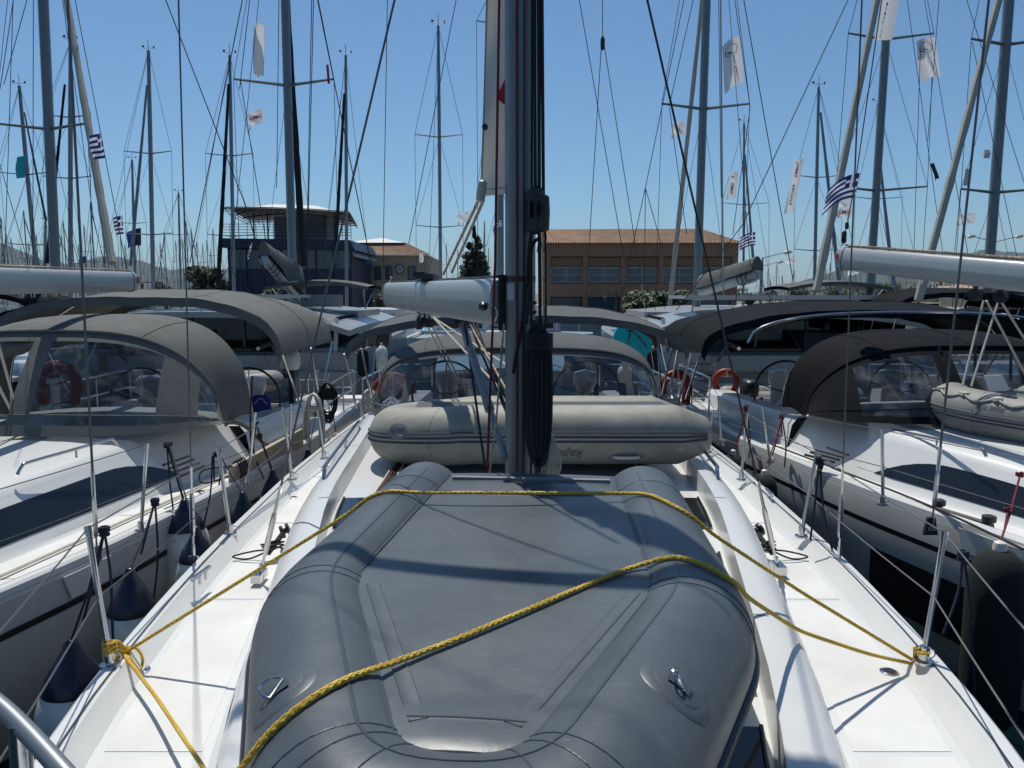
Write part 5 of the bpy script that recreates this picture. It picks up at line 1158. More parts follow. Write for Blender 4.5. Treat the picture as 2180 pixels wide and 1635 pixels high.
mb = MB(); mb.prism([cpr + V((-.05, .0, -.04)), cpr + V((.05, 0, -.04)), cpr + V((.025, 0, .09)), cpr + V((-.025, 0, .09))], (0, .03, 0)); mb.build('chain_plate', 'rubber', rt, flat=True)
mb = MB(); mb.prism([V((4.75 - HBr(y) - .02, y, z)) for y, z in ((cpr.y - .3, ZR + .03), (cpr.y + .25, ZR + .03), (cpr.y + .2, ZR - .14), (cpr.y - .26, ZR - .14))], (-.014, 0, 0)); mb.build('chain_plate_cover', 'gel', rt, 20)
for a, b in (((2094, 640, 7.2), (2049, 822, 7.0)), ((2126, 640, 7.2), (2068, 822, 7.0)), ((2100, 640, 7.2), (2210, 850, 7.6)), ((2130, 640, 7.2), (2230, 800, 7.6))):
    mb = MB(); mb.tube([P(*a), P(*b)], .011, 6); mb.build('mainsheet_part', 'ropewhite', rt)
for x, y in ((2076, 628), (2130, 632)):
    mb = MB(); mb.lathe(P(x, y, 7.2), [(.015, -.035), (.06, -.03), (.06, .03), (.015, .035)], 14, (1, .5, 0)); mb.box(P(x, y, 7.2) + V((0, 0, .09)), (.03, .04, .12)); mb.build('mainsheet_block', 'black', rt)
# track with genoa car and lines on the side deck
mb = MB(); mb.tube([G(1650, 960, ZR + .03), G(1850, 1042, ZR + .03), G(2180, 1170, ZR + .035)], .016, 6); mb.build('genoa_track', 'grey_trim', rt)
mb = MB(); mb.tube([G(1990, 1085, ZR + .06), G(2110, 1122, ZR + .06)], .035, 8); mb.lathe(G(2105, 1115, ZR + .08), [(.02, 0), (.05, .02), (.05, .06), (.02, .07)], 12); mb.lathe(G(2000, 1080, ZR + .08), [(.02, 0), (.045, .02), (.045, .06), (.02, .07)], 12); mb.build('genoa_car', 'black', rt)
mb = MB(); mb.tube(cr([G(1640, 945, ZR + .1), G(1850, 1025, ZR + .08), G(2010, 1090, ZR + .10), G(2180, 1170, ZR + .06)], 5), .009, 6); mb.build('furling_line', 'ropeblack', rt)
mb = MB(); mxr = V((4.75, 5.2, ZR + .5)); mb.tube([mxr, mxr + V((0, 0, 15))], .11, 14, sx=.75); mb.build('mast', 'alu', rt)
bre = P(1790, 550, 8.6); brb = P(2330, 604, 5.6)
bo3, _, bu3, bd3 = boom(rt, bre, brb, .245, .15)
mb = MB(); mb.box(bre + bd3 * .03 + V((-.078, -.02, .02)), (.012, .06, .06)); mb.build('boom_end_sticker', 'redflag', bo3, flat=True)
mb = MB(); mb.rope([bre.lerp(brb, t) + bu3 * .145 for t in (.02, .5, .95)], .012, 3, .06, .02, 4); mb.rope([bre.lerp(brb, t) + bu3 * .14 + V((0, .05, 0)) for t in (.05, .5, .95)], .012, 3, .06, .02, 4); mb.build('reef_line', 'ropefleck', bo3)
mb = MB(); mb.tube([bre + bu3 * .14, P(1805, 470, 8.5), P(1822, 380, 8.4), P(1880, -20, 8)], .006, 6); mb.lathe(P(1797, 505, 8.55), [(.01, -.07), (.026, -.05), (.026, .05), (.01, .07)], 10); mb.lathe(P(1803, 480, 8.55), [(.01, -.04), (.02, -.03), (.02, .03), (.01, .04)], 10); mb.build('topping_lift', 'black', bo3)
cr_, rr_, h1r, h2r = dodger(rt, 4.74, 1.56, 7.3, ZR + .50, 1.42, 7.9, P(2050, 738, 7.9).z, 1.46, 9.1, P(2050, 700, 9.1).z, 'canvasblack', [(-.70, -.24, 0), (-.14, .30, 0), (.40, .8, 0)], yw=1.0, zend=ZR + .40)
for k in (16, 20, 24, 28): mb = MB(); q = h1r[k]; mb.tube([q + V((0, -.03, .02)), q + V((0, -.06, -.36))], .016, 6); mb.build('window_strap', 'navy', cr_)
bimini(rt, 4.7, 2.32, 9.7, 12.4, P(1840, 646, 9.8).z, P(1470, 742, 10.6).z, 'canvasblack', thick=.10, zleg=ZR + .35, wav=.02, kk=2.4)
mb = MB(); mb.tube([q + V((0, -.03, .02)) for q in arch(4.9, 2.0, 9.5, P(1900, 668, 9.5).z, P(1655, 690, 9.5).z - .25, 24, 2.4)], .017, 8); mb.build('bimini_frame', 'chrome', rt)

# ================================================================== INFLATABLE TENDERS
def inflatable(name, label, M4, path, r, floor, zf, fabric, seamm, details, conepts=None, group=None, r_stern=None, floorm=None, stripes='strip', fz=None):
    """local frame: x towards the bow, y to port, z up as it floats"""
    T = lambda p: M4 @ V(p)
    root = thing(name, label, 'inflatable dinghy', T((0, 0, 0)), group)
    pts = [V(p) for p in path]; N = len(pts)
    if r_stern == 'dome':
        rr = [r] * N; a, b = pts[0], pts[-1]; da, db = (pts[0] - pts[1]).normalized(), (pts[-1] - pts[-2]).normalized()
        ex = [(.30, .98), (.55, .86), (.75, .68), (.90, .42), (.97, .2), (.995, .03)]
        head = [(a + da * r * e, r * q) for e, q in ex][::-1]; tail = [(b + db * r * e, r * q) for e, q in ex]
    else:
        da, db = (pts[0] - pts[1]).normalized(), (pts[-1] - pts[-2]).normalized(); a, b = pts[0], pts[-1]; rr = [r] * N
        ex = [(.02, .985), (.20, .66), (.235, .56), (.25, .45), (.255, .02)]
        head = [(a + da * 1.0 * e, r * q) for e, q in ex][::-1]; tail = [(b + db * 1.0 * e, r * q) for e, q in ex]
    P_ = [h[0] for h in head] + pts + [t[0] for t in tail]; R_ = [h[1] for h in head] + rr + [t[1] for t in tail]
    mb = MB(); mb.tube([T(p) for p in P_], R_, 40); mb.build('tube', fabric, root, 60)
    # bottom sheet over the tubes
    mb = MB(); c = V((0, 0, 0))
    mb.grid([[T(p) for p in row] for row in floor]); fl = mb.build('floor', floorm or fabric, root, 50)
    return root, fl, T, P_, R_
# --- grey tender on the foredeck, upside down, bow towards us
u_ = V((-.09, -1, 0)).normalized(); zl_ = V((0, 0, -1)); v_ = zl_.cross(u_)
O = V((.105, 3.94, CZ - 1.10))
MG = Matrix(((u_.x, v_.x, zl_.x, O.x), (u_.y, v_.y, zl_.y, O.y), (u_.z, v_.z, zl_.z, O.z), (0, 0, 0, 1)))
W1, W2, r0 = .575, .575, .205
def rounded(poly, rad, n=7):
    out = [V(poly[0])]
    for i in range(1, len(poly) - 1):
        p, a, b = V(poly[i]), V(poly[i - 1]), V(poly[i + 1]); d1, d2 = (a - p).normalized(), (b - p).normalized(); s_, e = p + d1 * rad, p + d2 * rad
        for k in range(n + 1): t = k / n; out.append(s_.lerp(p, t).lerp(p.lerp(e, t), t))
    out.append(V(poly[-1])); return out
gp = rounded([(-.02, W1, 0), (1.56, W2 + .04, 0), (2.56, .205, .02), (2.56, -.205, .02), (1.56, -W2 - .04, 0), (-.02, -W1, 0)], .19)
path = []
for a_, b_ in zip(gp, gp[1:]): n_ = max(1, int((b_ - a_).length / .09)); path += [a_.lerp(b_, k / n_) for k in range(n_)]
path.append(gp[-1])
zfl = -.184
def gf(x, s_):     # floor half outline: x along, s_ -1..1
    zf_ = lambda x: -.150 - .012 * min(1, x / 1.5) + .02 * max(0, (x - 1.5))
    hw = interp([(0, .435), (1.53, .492), (2.45, .13)], x); y = hw * s_
    if abs(s_) > 1: return (x, hw * math.copysign(1, s_) + math.copysign(.035, s_), zf_(x) + .04)
    return (x, y, zf_(x) + .012 * (1 - s_ * s_) * (1 if .3 < x < 2.3 else -.6))
floor = [[gf(-.04 + 2.49 * i / 36, (-1.1, *[-1 + 2 * j / 20 for j in range(21)], 1.1)[q]) for q in range(23)] for i in range(37)]; floor.append([(x + .04, y, z + .035) for x, y, z in floor[-1]])
gd, gfl, TG, GP, GR = inflatable('inflatable_dinghy', 'dark grey inflatable dinghy lying upside down on the foredeck under yellow rope', MG, path, r0, floor, 0, 'pvcgrey', 'pvcseam', None, r_stern='dome')
def ribbon(mb, pts, w_, lift=.003, side=None):
    fr = frames(pts)
    mb.grid([[p - side(i) * w_ / 2 + V((0, 0, lift)), p + side(i) * w_ / 2 + V((0, 0, lift))] for i, p in enumerate(pts)])
def tube_pt(i, ang, k=1.0):      # a point on the grey tube: ring i, angle from straight up (world), outward +
    c = TG(GP[i]); a, b = TG(GP[max(0, i - 1)]), TG(GP[min(len(GP) - 1, i + 1)]); t = (b - a).normalized(); n = V((0, 0, 1)); out = t.cross(n).normalized()
    mid = TG((1.0, 0, 0)); 
    if (c - mid).dot(out) < 0: out = -out
    return c + (n * math.cos(ang) + out * math.sin(ang)) * GR[i] * k, (n * math.cos(ang) + out * math.sin(ang))
# seam tapes: along the floor edge (on the tube) and the mitre seams round the tube
edge = [gf(x, 1) for x in [k * .06 for k in range(41)]] ; NP = len(GP)
mb = MB(); rings = [tube_pt(i, -.18, 1.006)[0] for i in range(7, NP - 7)]; r2 = [tube_pt(i, -.60, 1.006)[0] for i in range(7, NP - 7)]; mb.grid([rings, r2]); mb.build('floor_tape', 'pvcseam', gd, 50)
mb = MB(); mb.tube([tube_pt(i, -.18, 1.004)[0] for i in range(7, NP - 7)], .0022, 5); mb.tube([TG((x, y, z)) + V((0, 0, .004)) for x, y, z in [gf(k * .06, 1) for k in range(41)] + [gf(2.45, 1 - k * .2) for k in range(11)] + [gf(2.4 - k * .06, -1) for k in range(41)]], .0035, 5); mb.build('floor_edge', 'pvcgrey', gd)
def tube_ring(path_i, m='pvcseam', r=.0022, k=1.002, a0=-1.2, a1=2.4):
    mb = MB(); mb.tube([tube_pt(path_i, a0 + (a1 - a0) * q / 24, k)[0] for q in range(25)], r, 5); return mb.build('tube_seam', m, gd)
cidx = sorted(range(NP), key=lambda i: (V(GP[i]) - V((1.56, W2, 0))).length)[0]; didx = sorted(range(NP), key=lambda i: (V(GP[i]) - V((1.56, -W2, 0))).length)[0]
b1 = sorted(range(NP), key=lambda i: (V(GP[i]) - V((2.52, .2, 0))).length)[0]; b2 = sorted(range(NP), key=lambda i: (V(GP[i]) - V((2.52, -.2, 0))).length)[0]
for i in (cidx - 1, cidx, didx + 1, didx, b1 - 2, b1 - 1, b1 + 1, b2 - 1, b2 + 1, b2 + 2, 9, NP - 10): tube_ring(i)
# fold lines and stiffener in the bottom sheet
mb = MB()
def fline(a, b, w_=.05, lift=.0015):
    N_ = 16; ya, yb = gf(*a)[1], gf(*b)[1]; dx, dy = b[0] - a[0], yb - ya; L_ = math.hypot(dx, dy); nx, ny = -dy / L_ * w_ / 2, dx / L_ * w_ / 2; rows = []
    for q in range(N_ + 1):
        t = q / N_; row = []
        for k, e in ((-1, -.002), (-.8, lift + .0015), (-.6, lift), (.6, lift), (.8, lift + .0015), (1, -.002)):
            x = a[0] + dx * t + nx * k; y = ya + dy * t + ny * k; hw_ = abs(gf(x, 1)[1]); row.append(TG(gf(x, max(-1, min(1, y / hw_)))) + V((0, 0, e)))
        rows.append(row)
    mb.grid(rows)
for s_ in (-1, 1):
    fline((1.56, s_ * .88), (2.33, s_ * .60), .05)
fline((2.30, -.72), (2.30, .72), .045)
mb.build('floor_reinforcement', 'pvcgrey', gd, 20)
mb = MB(); pa = [TG(gf(.34, -1 + 2 * q / 20)) + V((0, 0, .003)) for q in range(21)]; mb.tube(pa, .0022, 4); mb.tube([TG(gf(.05, -.9 + 1.8 * q / 20)) + V((0, 0, .003)) for q in range(21)], .003, 4); mb.build('floor_joint', 'pvcseam', gd)
# rubbing strake, black over cream
mb = MB(); mb.tube([tube_pt(i, 1.72, 1.015)[0] for i in range(6, NP - 6)], .014, 8); mb.build('rub_strake', 'rubber', gd)
mb = MB(); mb.tube([tube_pt(i, 1.90, 1.01)[0] for i in range(6, NP - 6)], .012, 8); mb.build('strake_piping', 'cream', gd)
mb = MB(); mb.prism([TG((.12, s_ * w_, z)) for s_, w_, z in ((-1, .40, zfl + .015), (1, .40, zfl + .015), (1, .42, .22), (-1, .42, .22))], (0, .03, 0)); mb.build('transom', 'greywall', gd, flat=True)
def dring(i, ang, rot, big=True):
    c, n = tube_pt(i, ang, 1.0); q = n.to_track_quat('Z', 'Y').to_matrix(); t = (TG(GP[i + 1]) - TG(GP[i - 1])).normalized(); bx = t; by = n.cross(t).normalized(); cc = TG(GP[i]); RR = GR[i]
    def on(u, v, k=1.012):    # wrap around the tube
        a_ = v / RR; d = (n * math.cos(a_) + by * math.sin(a_)); return cc + t * u + d * RR * k
    mb = MB()
    rows = [[on(rr * math.cos(a) * .085, rr * math.sin(a) * .10, 1.012 if rr < .98 else 1.0) for a in [6.2832 * k / 24 for k in range(25)]] for rr in (0.02, .55, .97, 1.02)]
    mb.grid(rows); p_ = mb.build('ring_patch', 'pvcgrey', gd, 40)
    mb = MB(); mb.grid([[on(rr * math.cos(a) * .055, rr * math.sin(a) * .065, 1.022 if rr < .98 else 1.012) for a in [6.2832 * k / 20 for k in range(21)]] for rr in (0.02, .9, 1.02)]); mb.build('ring_pad', 'pvcgrey', p_, 40)
    m0 = on(0, 0, 1.05); d1 = (bx * math.cos(rot) + by * math.sin(rot)); d2 = (-bx * math.sin(rot) + by * math.cos(rot)); up = n
    pts = [m0 - d1 * .026, m0 + d1 * .026] + [m0 + d1 * .030 * math.cos(a) + (d2 * .8 + up * .5) * .045 * math.sin(a) for a in [.15 + k * .284 for k in range(11)]]
    mb = MB(); mb.tube(pts, .0035, 8, closed=True); mb.build('ring', 'chrome', p_)
    mb = MB(); mb.grid([[on(u, v, 1.045) for u in (-.018, .018)] for v in (-.03, 0, .03)]); mb.build('ring_strap', 'pvcseam', p_)
iR = (didx + b2) // 2 - 0; iL = (cidx + b1) // 2
sR = sorted(range(8, NP - 8), key=lambda i: (tube_pt(i, .5)[0] - P(1420, 1560, 1.74)).length)[0]; sL = sorted(range(8, NP - 8), key=lambda i: (tube_pt(i, .5)[0] - P(608, 1555, 1.74)).length)[0]
dring(sR, .55, .6); dring(sL, .62, 2.4)
bow = min(range(8, NP - 8), key=lambda i: abs(GP[i][1]) - GP[i][0]); dring(bow, .55, 1.57)
# --- beige tender lying across the coachroof, upside down, bow to the right
def tender(label, O, yaw, r, L, W, up_down, fabric, group, name='inflatable_dinghy', pitch=0):
    u_ = V((math.cos(yaw), math.sin(yaw), math.sin(pitch))).normalized(); z_ = V((0, -.065 if up_down else 0, -1 if up_down else 1)); z_ = (z_ - u_ * u_.dot(z_)).normalized(); v_ = z_.cross(u_)
    Mx = Matrix(((u_.x, v_.x, z_.x, O[0]), (u_.y, v_.y, z_.y, O[1]), (u_.z, v_.z, z_.z, O[2]), (0, 0, 0, 1)))
    w_ = W / 2 - r
    pth = [(x, w_, 0) for x in (.0, .3, .6, .9, 1.2, 1.35)] + [p for p in cr([(1.5, w_ * .99, .0), (L - .62, w_ * .86, .02), (L - r - .04, w_ * .40, .04), (L - r - .04, -w_ * .40, .04), (L - .62, -w_ * .86, .02), (1.5, -w_ * .99, 0)], 6)] + [(x, -w_, 0) for x in (1.35, 1.2, .9, .6, .3, 0)]
    fl = [[(.0 + 1.95 * i / 12, (w_ - r * .35) * (1 - max(0, i / 12 - .7) * 1.6) * (-1 + 2 * j / 8), -r * .80 - .03 * (1 - abs(-1 + 2 * j / 8))) for j in range(9)] for i in range(13)]
    rt_, fl_, T, PP, RR = inflatable(name, label, Mx, pth, r, fl, 0, fabric, 'pvcseam', None, group=group, r_stern='cone' if up_down else 'dome', floorm='stripe' if up_down else fabric)
    n = len(PP)
    def tp_(i, ang, k=1.0):
        c, a, b = T(PP[i]), T(PP[max(0, i - 1)]), T(PP[min(n - 1, i + 1)]); t = (b - a).normalized(); zz = z_; out = t.cross(zz).normalized()
        if (c - T((1, 0, 0))).dot(out) < 0: out = -out
        return c + (zz * math.sin(ang) + out * math.cos(ang)) * RR[i] * k
    for a_ in (-.17, -.02, .13) : mb = MB(); mb.tube([tp_(i, a_, 1.01) for i in range(3, n - 3)], .011, 6); mb.build('rub_strake', 'stripe', rt_)
    mb = MB(); mb.grid([[tp_(i, a_, 1.004) for i in range(3, n - 3)] for a_ in (-.24, -.1, .05, .2)]); mb.build('strake_base', 'grey_trim', rt_)
    mb = MB(); mb.prism([T((.08, s_ * (w_ - r * .6), z)) for s_, z in ((-1, -r * .8), (1, -r * .8), (1, r * .9), (-1, r * .9))], T((.12, 0, 0)) - T((.08, 0, 0))); mb.build('transom', 'grey_trim', rt_, flat=True)
    for i in (9, 17, n - 18, n - 10): mb = MB(); mb.tube([tp_(i, q * .2618, 1.003) for q in range(25)], .002, 4, closed=True); mb.build('tube_seam', 'stripe', rt_)
    return rt_, T, PP, RR, tp_, n
O2 = (1.20, 6.10, CZ - 1.065)
bd_, TB, PB, RB, tpb, nb = tender('weathered beige inflatable dinghy upside down across the cabin top behind the mast', O2, R(180.0), .218, 2.33, 1.45, True, 'pvcbeige', None)
# which side faces us: smallest world y
side_i = [i for i in range(6, nb - 6)]; near_i = [i for i in side_i if TB(PB[i]).y < 5.6]
def front(x, zoff, off=.004):     # point on the near tube of the beige tender at world x, height offset from its centre
    best = min(near_i, key=lambda i: abs(TB(PB[i]).x - x)); c = TB(PB[best]); Rr = RB[best]; zoff = max(-Rr * .98, min(Rr * .98, zoff)); return V((x, c.y - math.sqrt(Rr * Rr - zoff * zoff) - off, c.z + zoff))
xk = P(1192, 975, 5.3).x
lettering('lettering', 'kapa tender', .105, lambda x, y: front(xk - x * 1.0 - .08, -.105 - y * .9, .004), 'printgrey', bd_, shear=.25, offset=.002)
def patch(parent, x, z, w_, h, m, name, off=.006, n=20):
    mb = MB(); rows = []
    for rr in (0.05, .6, 1.0): rows.append([front(x + math.copysign(abs(math.cos(a)) ** .7, math.cos(a)) * w_ * rr, z + math.sin(a) * h * rr, off * (1 if rr < 1 else .3)) for a in [6.2832 * k / n for k in range(n + 1)]])
    mb.grid(rows); return mb.build(name, m, parent, 50)
hx = P(1338, 985, 5.3).x; h_ = patch(bd_, hx, -.135, .13, .035, 'pvclight', 'handle_patch', .008); mb = MB(); mb.tube(cr([front(hx - .09, -.13, .01), front(hx - .06, -.13, .035), front(hx + .06, -.13, .035), front(hx + .09, -.13, .01)], 5), .012, 8); mb.build('carry_handle', 'cream', h_)
dx_ = P(842, 898, 5.3).x; d_ = patch(bd_, dx_, .06, .062, .055, 'pvclight', 'ring_patch', .006); mb = MB(); mb.tube([front(dx_ + .02 + .028 * math.cos(a), .065 + .03 * math.sin(a), .014) for a in [k * .5 for k in range(13)]], .004, 6, closed=True); mb.build('ring', 'chrome', d_)
# --- grey tender on the cabin top of the right hand yacht, floating side up
O3 = P(2330, 905, 5.6)
rd, TR, PRR, RRR, tpr, nr = tender('light grey inflatable dinghy with white grab line on the cabin top of the right yacht', (P(2135, 870, 7.6).x + .98, 5.75, P(2080, 888, 7.0).z), R(126), .215, 2.6, 1.45, False, 'pvclight', None)
best = sorted(range(6, nr - 6), key=lambda i: TR(PRR[i]).x)
near_r = [i for i in range(6, nr - 6) if (TR(PRR[i]) - TR((1, 0, 0))).dot(V((-.8, -.6, 0))) > 0]
near_r = sorted(near_r)
def onr(t, ang, k=1.0): i = t * (len(near_r) - 1); a = int(i); b = min(a + 1, len(near_r) - 1); return tpr(near_r[a], ang, k).lerp(tpr(near_r[b], ang, k), i - a)
mb = MB(); ch = []
for k in range(5):
    a, b = .10 + .18 * k, .10 + .18 * (k + 1); ch += [onr(a + (b - a) * q / 6, .95 - .28 * math.sin(math.pi * q / 6), 1.05) for q in range(6)]
mb.rope(ch, .011, 3, .05, .01, 5); mb.build('grab_line', 'ropewhite', rd)
for k in range(6): c = onr(.10 + .18 * min(k, 4.9), .95, 1.02); mb = MB(); mb.box(c, (.07, .07, .03)); mb.build('line_fitting', 'cream', rd, 30)
mb = MB(); a, b = TR((1.75, .45, .26)), TR((.4, .40, .22)); mb.tube([a, b], .017, 8); mb.tube([b, b.lerp(a, -.18)], .024, 8); mb.build('oar_shaft', 'alu', rd)
mb = MB(); q = TR((1.95, .35, .22)); mb.prism([q, q + V((-.04, .03, .15)), q + V((.09, -.03, .16)), q + V((.16, -.06, .02))], (0.01, .02, 0)); mb.build('oar_blade', 'whitepaint', rd, flat=True)
ci = onr
lv, lfc = textpts('kapa tender', .085, shear=.25, offset=.0015)
xs_ = [v.x for v in lv]; mb = MB(); cen = .47
Ltot = sum((tpr(near_r[i + 1], .4) - tpr(near_r[i], .4)).length for i in range(len(near_r) - 1))
sgn = 1 if (onr(.6, .4) - onr(.4, .4)).x > 0 else -1
mb.v = [onr(min(.98, max(.02, cen + sgn * v.x / Ltot)), .52 + v.y / .2, 1.012) for v in lv]
for f in lfc: mb.face(f)
mb.build('lettering', 'printgrey', rd, flat=True)

# ================================================================== YELLOW LASHING
from mathutils.bvhtree import BVHTree
def bvh_of(objs):
    vs, fs = [], []
    for o in objs:
        b = len(vs); vs += [v.co.copy() for v in o.data.vertices]; fs += [tuple(b + k for k in p.vertices) for p in o.data.polygons]
    return BVHTree.FromPolygons(vs, fs)
BV = bvh_of([o for o in bpy.data.objects if o.type == 'MESH' and o.parent == gd and (o.name.startswith('tube') and 'seam' not in o.name or o.name.startswith('floor'))])
def hit(x, y, off=.009):
    d = ray(x, y).normalized(); h, n, i, ds = BV.ray_cast(V((0, 0, CZ)), d)
    if h is None: return None
    if n.dot(d) > 0: n = -n
    return h + n * off
kL = P(262, 1392, 3.42); kR = P(1948, 1408, 3.42)
hA = [hit(x, y) for x, y in ((722, 1095), (740, 1080), (762, 1065), (785, 1057), (815, 1053))]; hA = [h for h in hA if h]
hB = [hit(x, y) for x, y in ((1345, 1053), (1375, 1055), (1402, 1064), (1425, 1078), (1440, 1092))]; hB = [h for h in hB if h]
ropeA = [kL] + hA + [hA[-1].lerp(hB[0], k / 8) for k in range(1, 8)] + hB + [hB[-1].lerp(kR, .5) - V((0, 0, .012)), kR]
hC = [hit(x, y) for x, y in ((575, 1578), (610, 1552), (650, 1522), (700, 1483), (740, 1457), (785, 1433), (850, 1411), (905, 1396))]; hC = [h for h in hC if h]
hD = [hit(x, y) for x, y in ((1330, 1217), (1375, 1200), (1415, 1191), (1455, 1190), (1490, 1202), (1515, 1222), (1530, 1238))]; hD = [h for h in hD if h]
pend = hC[0] + (hC[0] - hC[1]).normalized() * .35 + V((0, 0, -.12)); pend2 = P(330, 1740, pend.y - .10)
ropeB = [pend2, pend] + hC + [hC[-1].lerp(hD[0], k / 8) for k in range(1, 8)] + hD + [P(1700, 1343, 3.0), P(1850, 1393, 3.25), kR + V((-.02, 0, -.01))]
ropeC = [kL, P(330, 1480, 3.02), P(390, 1570, 2.66), P(440, 1645, 2.4), P(500, 1740, 2.15)]
lash = MB()
def clear_tube(pts, off=.0105):
    out = []
    cs = [TG(c) for c in GP]
    for p in pts:
        for _ in range(2):
            best = None
            for i in range(len(cs) - 1):
                a, b = cs[i], cs[i + 1]; ab = b - a; t = max(0, min(1, (p - a).dot(ab) / max(1e-9, ab.length_squared))); c = a.lerp(b, t); R_ = GR[i] + (GR[i + 1] - GR[i]) * t; d = (p - c).length - R_
                if best is None or d < best[0]: best = (d, c, R_)
            if best[0] < off: p = best[1] + (p - best[1]).normalized() * (best[2] + off)
        out.append(p)
    return out
_relax = relax
def relax(pts): 
    q = _relax(pts)
    for _ in range(3): q = clear_tube(q); q = _relax(q, 2)
    return clear_tube(q, .0095)
for pp in (ropeA, ropeB, ropeC): lash.braid(relax(pp), .0082, .07, .0075, 5)
# turns and bow knot at the left stanchion, hitch at the right one
sb = tl[0][0]; sx_ = V((sb.x, sb.y, sb.z + .05))
for q in range(3): lash.rope([V((sx_.x + .026 * math.cos(a) + (.0 if a < 3 else 0), sx_.y + .026 * math.sin(a), sx_.z + .02 * q + .002 * a)) for a in [k * .5 for k in range(14)]], .0075, 3, .045, .007, 5)
for q in range(3): lash.rope(cr([sx_ + V((.0, -.03, .02 * q)), sx_.lerp(kL, .5) + V((0, -.02, .03 - .02 * q)), kL + V((.01, .0, .01)), sx_.lerp(kL, .5) + V((0, .03, .02 * q)), sx_ + V((0, .03, .02 * q))], 6), .0075, 3, .045, .007, 5)
lash.rope(cr([kL, kL + V((.05, .02, .02)), kL + V((.10, -.02, -.02)), kL + V((.10, -.07, -.05)), kL + V((.05, -.03, -.01)), kL], 8), .0075, 3, .045, .006, 5)
lash.rope(cr([kL + V((-.03, 0, -.01)), kL + V((.0, .03, .02)), kL + V((.03, .0, 0)), kL + V((0, -.03, -.01)), kL + V((-.03, 0, .0)), kL + V((.01, .02, -.02))], 8), .010, 3, .045, .006, 5)
sr = tr_[0][0]
for q in range(1): lash.rope([V((sr.x - .01 + .028 * math.cos(a), sr.y + .03 * math.sin(a), sr.z + .035 + .02 * q + .002 * a)) for a in [k * .5 for k in range(14)]], .0075, 3, .045, .007, 5)
lash.rope([kR, sr + V((-.04, 0, .06))], .010, 3, .05, .007, 5)
tag(lash.build('yellow_rope', 'yellow', ang=70), 'long yellow braided rope lashed over the grey dinghy and knotted to both stanchions', 'rope')

# ================================================================== FENDERS
def fender(label, top, R_, L_, kind_='navy', group=None, hang=None, ropem='ropenavy'):
    top = V(top); o = thing('fender', label, 'fender', top, group)
    if kind_ == 'navy':
        R_ *= 1.22; prof = [(.001, -L_ - .05), (R_ * .25, -L_ - .02), (R_ * .6, -L_ * .97), (R_ * .9, -L_ * .88), (R_, -L_ * .75), (R_, -L_ * .42), (R_ * .96, -L_ * .33), (R_ * .86, -L_ * .25), (R_ * .72, -L_ * .19)]
        mb = MB(); mb.lathe(top, prof, 32); mb.build('fender_body', 'fender', o, 60)
        mb = MB(); mb.lathe(top, [(R_ * .80, -L_ * .215), (R_ * .80, -L_ * .20), (R_ * .66, -L_ * .13), (R_ * .44, -L_ * .06), (R_ * .26, -.005), (R_ * .20, .03), (R_ * .14, .06), (R_ * .10, .065)], 28); mb.build('fender_cap', 'navy', o, 50)
    elif kind_ == 'dark':
        prof = [(.02, -L_), (R_ * .5, -L_ * .98), (R_ * .9, -L_ * .90), (R_, -L_ * .8), (R_ * 1.0, -L_ * .25), (R_ * .92, -L_ * .12), (R_ * .72, -L_ * .04), (R_ * .42, -.0), (R_ * .22, .004)]
        mb = MB(); mb.lathe(top, prof, 32); mb.build('fender_body', 'fendercloth', o, 60)
        mb = MB(); mb.lathe(top, [(R_ * .24, -.02), (R_ * .24, .02), (R_ * .2, .05), (R_ * .14, .055), (R_ * .08, .06)], 16); mb.build('fender_eye', 'cream', o, 40)
    else:
        mb = MB(); mb.lathe(top, [(.02, -L_), (R_ * .6, -L_ * .95), (R_, -L_ * .82), (R_, -L_ * .2), (R_ * .6, -.04), (R_ * .2, 0)], 28); mb.build('fender_body', 'fender', o, 60)
        mb = MB(); mb.lathe(top, [(R_ * .22, -.01), (R_ * .22, .04), (R_ * .1, .06)], 12); mb.build('fender_eye', 'fender', o, 40)
    if hang:
        for h in hang:
            h = V(h); mb = MB(); mb.tube([top + V((0, 0, .05)), top.lerp(h, .5) + V((.004, 0, 0)), h], .0065, 6)
            mb.tube([h + V((.022 * math.cos(a), .02 * math.sin(a), .012 * math.sin(a * 2.3))) for a in [k * .6 for k in range(18)]], .0075, 6); mb.build('fender_line', ropem, o)
    return o
gL = 'navy capped white fenders between our yacht and the left one'
fender('navy capped white fender lowest at the left edge, nearest to us', P(152, 1384, 3.98), .165, 1.0, hang=[P(222, 1128, 3.8)], group=gL)
fender('navy capped white fender just behind the nearest left stanchion', P(277, 1230, 4.55), .145, 1.0, hang=[P(330, 1066, 4.9)], group=gL)
fender('white fender below the port shroud turnbuckle, its cap level with the side deck', P(418, 1138, 5.6), .135, .9, hang=[P(360, 945, 6.4)], group=gL)
fender('bulky yellowish white fender with narrow black cap behind the port shroud', P(393, 1078, 6.3), .16, .9, hang=[P(358, 948, 6.5)], group=gL, ropem='ropeblack')
fender('navy capped white fender beside the second left stanchion', P(517, 1062, 6.6), .135, .9, hang=[P(465, 962, 6.8)], group=gL)
fender('small looking white fender beyond the second left stanchion, black rope bow on top', P(581, 1012, 7.6), .125, .9, hang=[P(545, 900, 7.7)], group=gL, ropem='ropeblack')
fender('navy topped white fender farthest along the left gap, by the dinghy stern', P(656, 968, 8.8), .125, .9, hang=[P(672, 880, 9.2)], group=gL)
fender('plain beige white fender at the stern end of the left gap', P(716, 930, 10.4), .17, .8, 'plain', hang=[P(705, 860, 10.4)], group=gL)
gR = 'dark covered fenders along the right yacht'
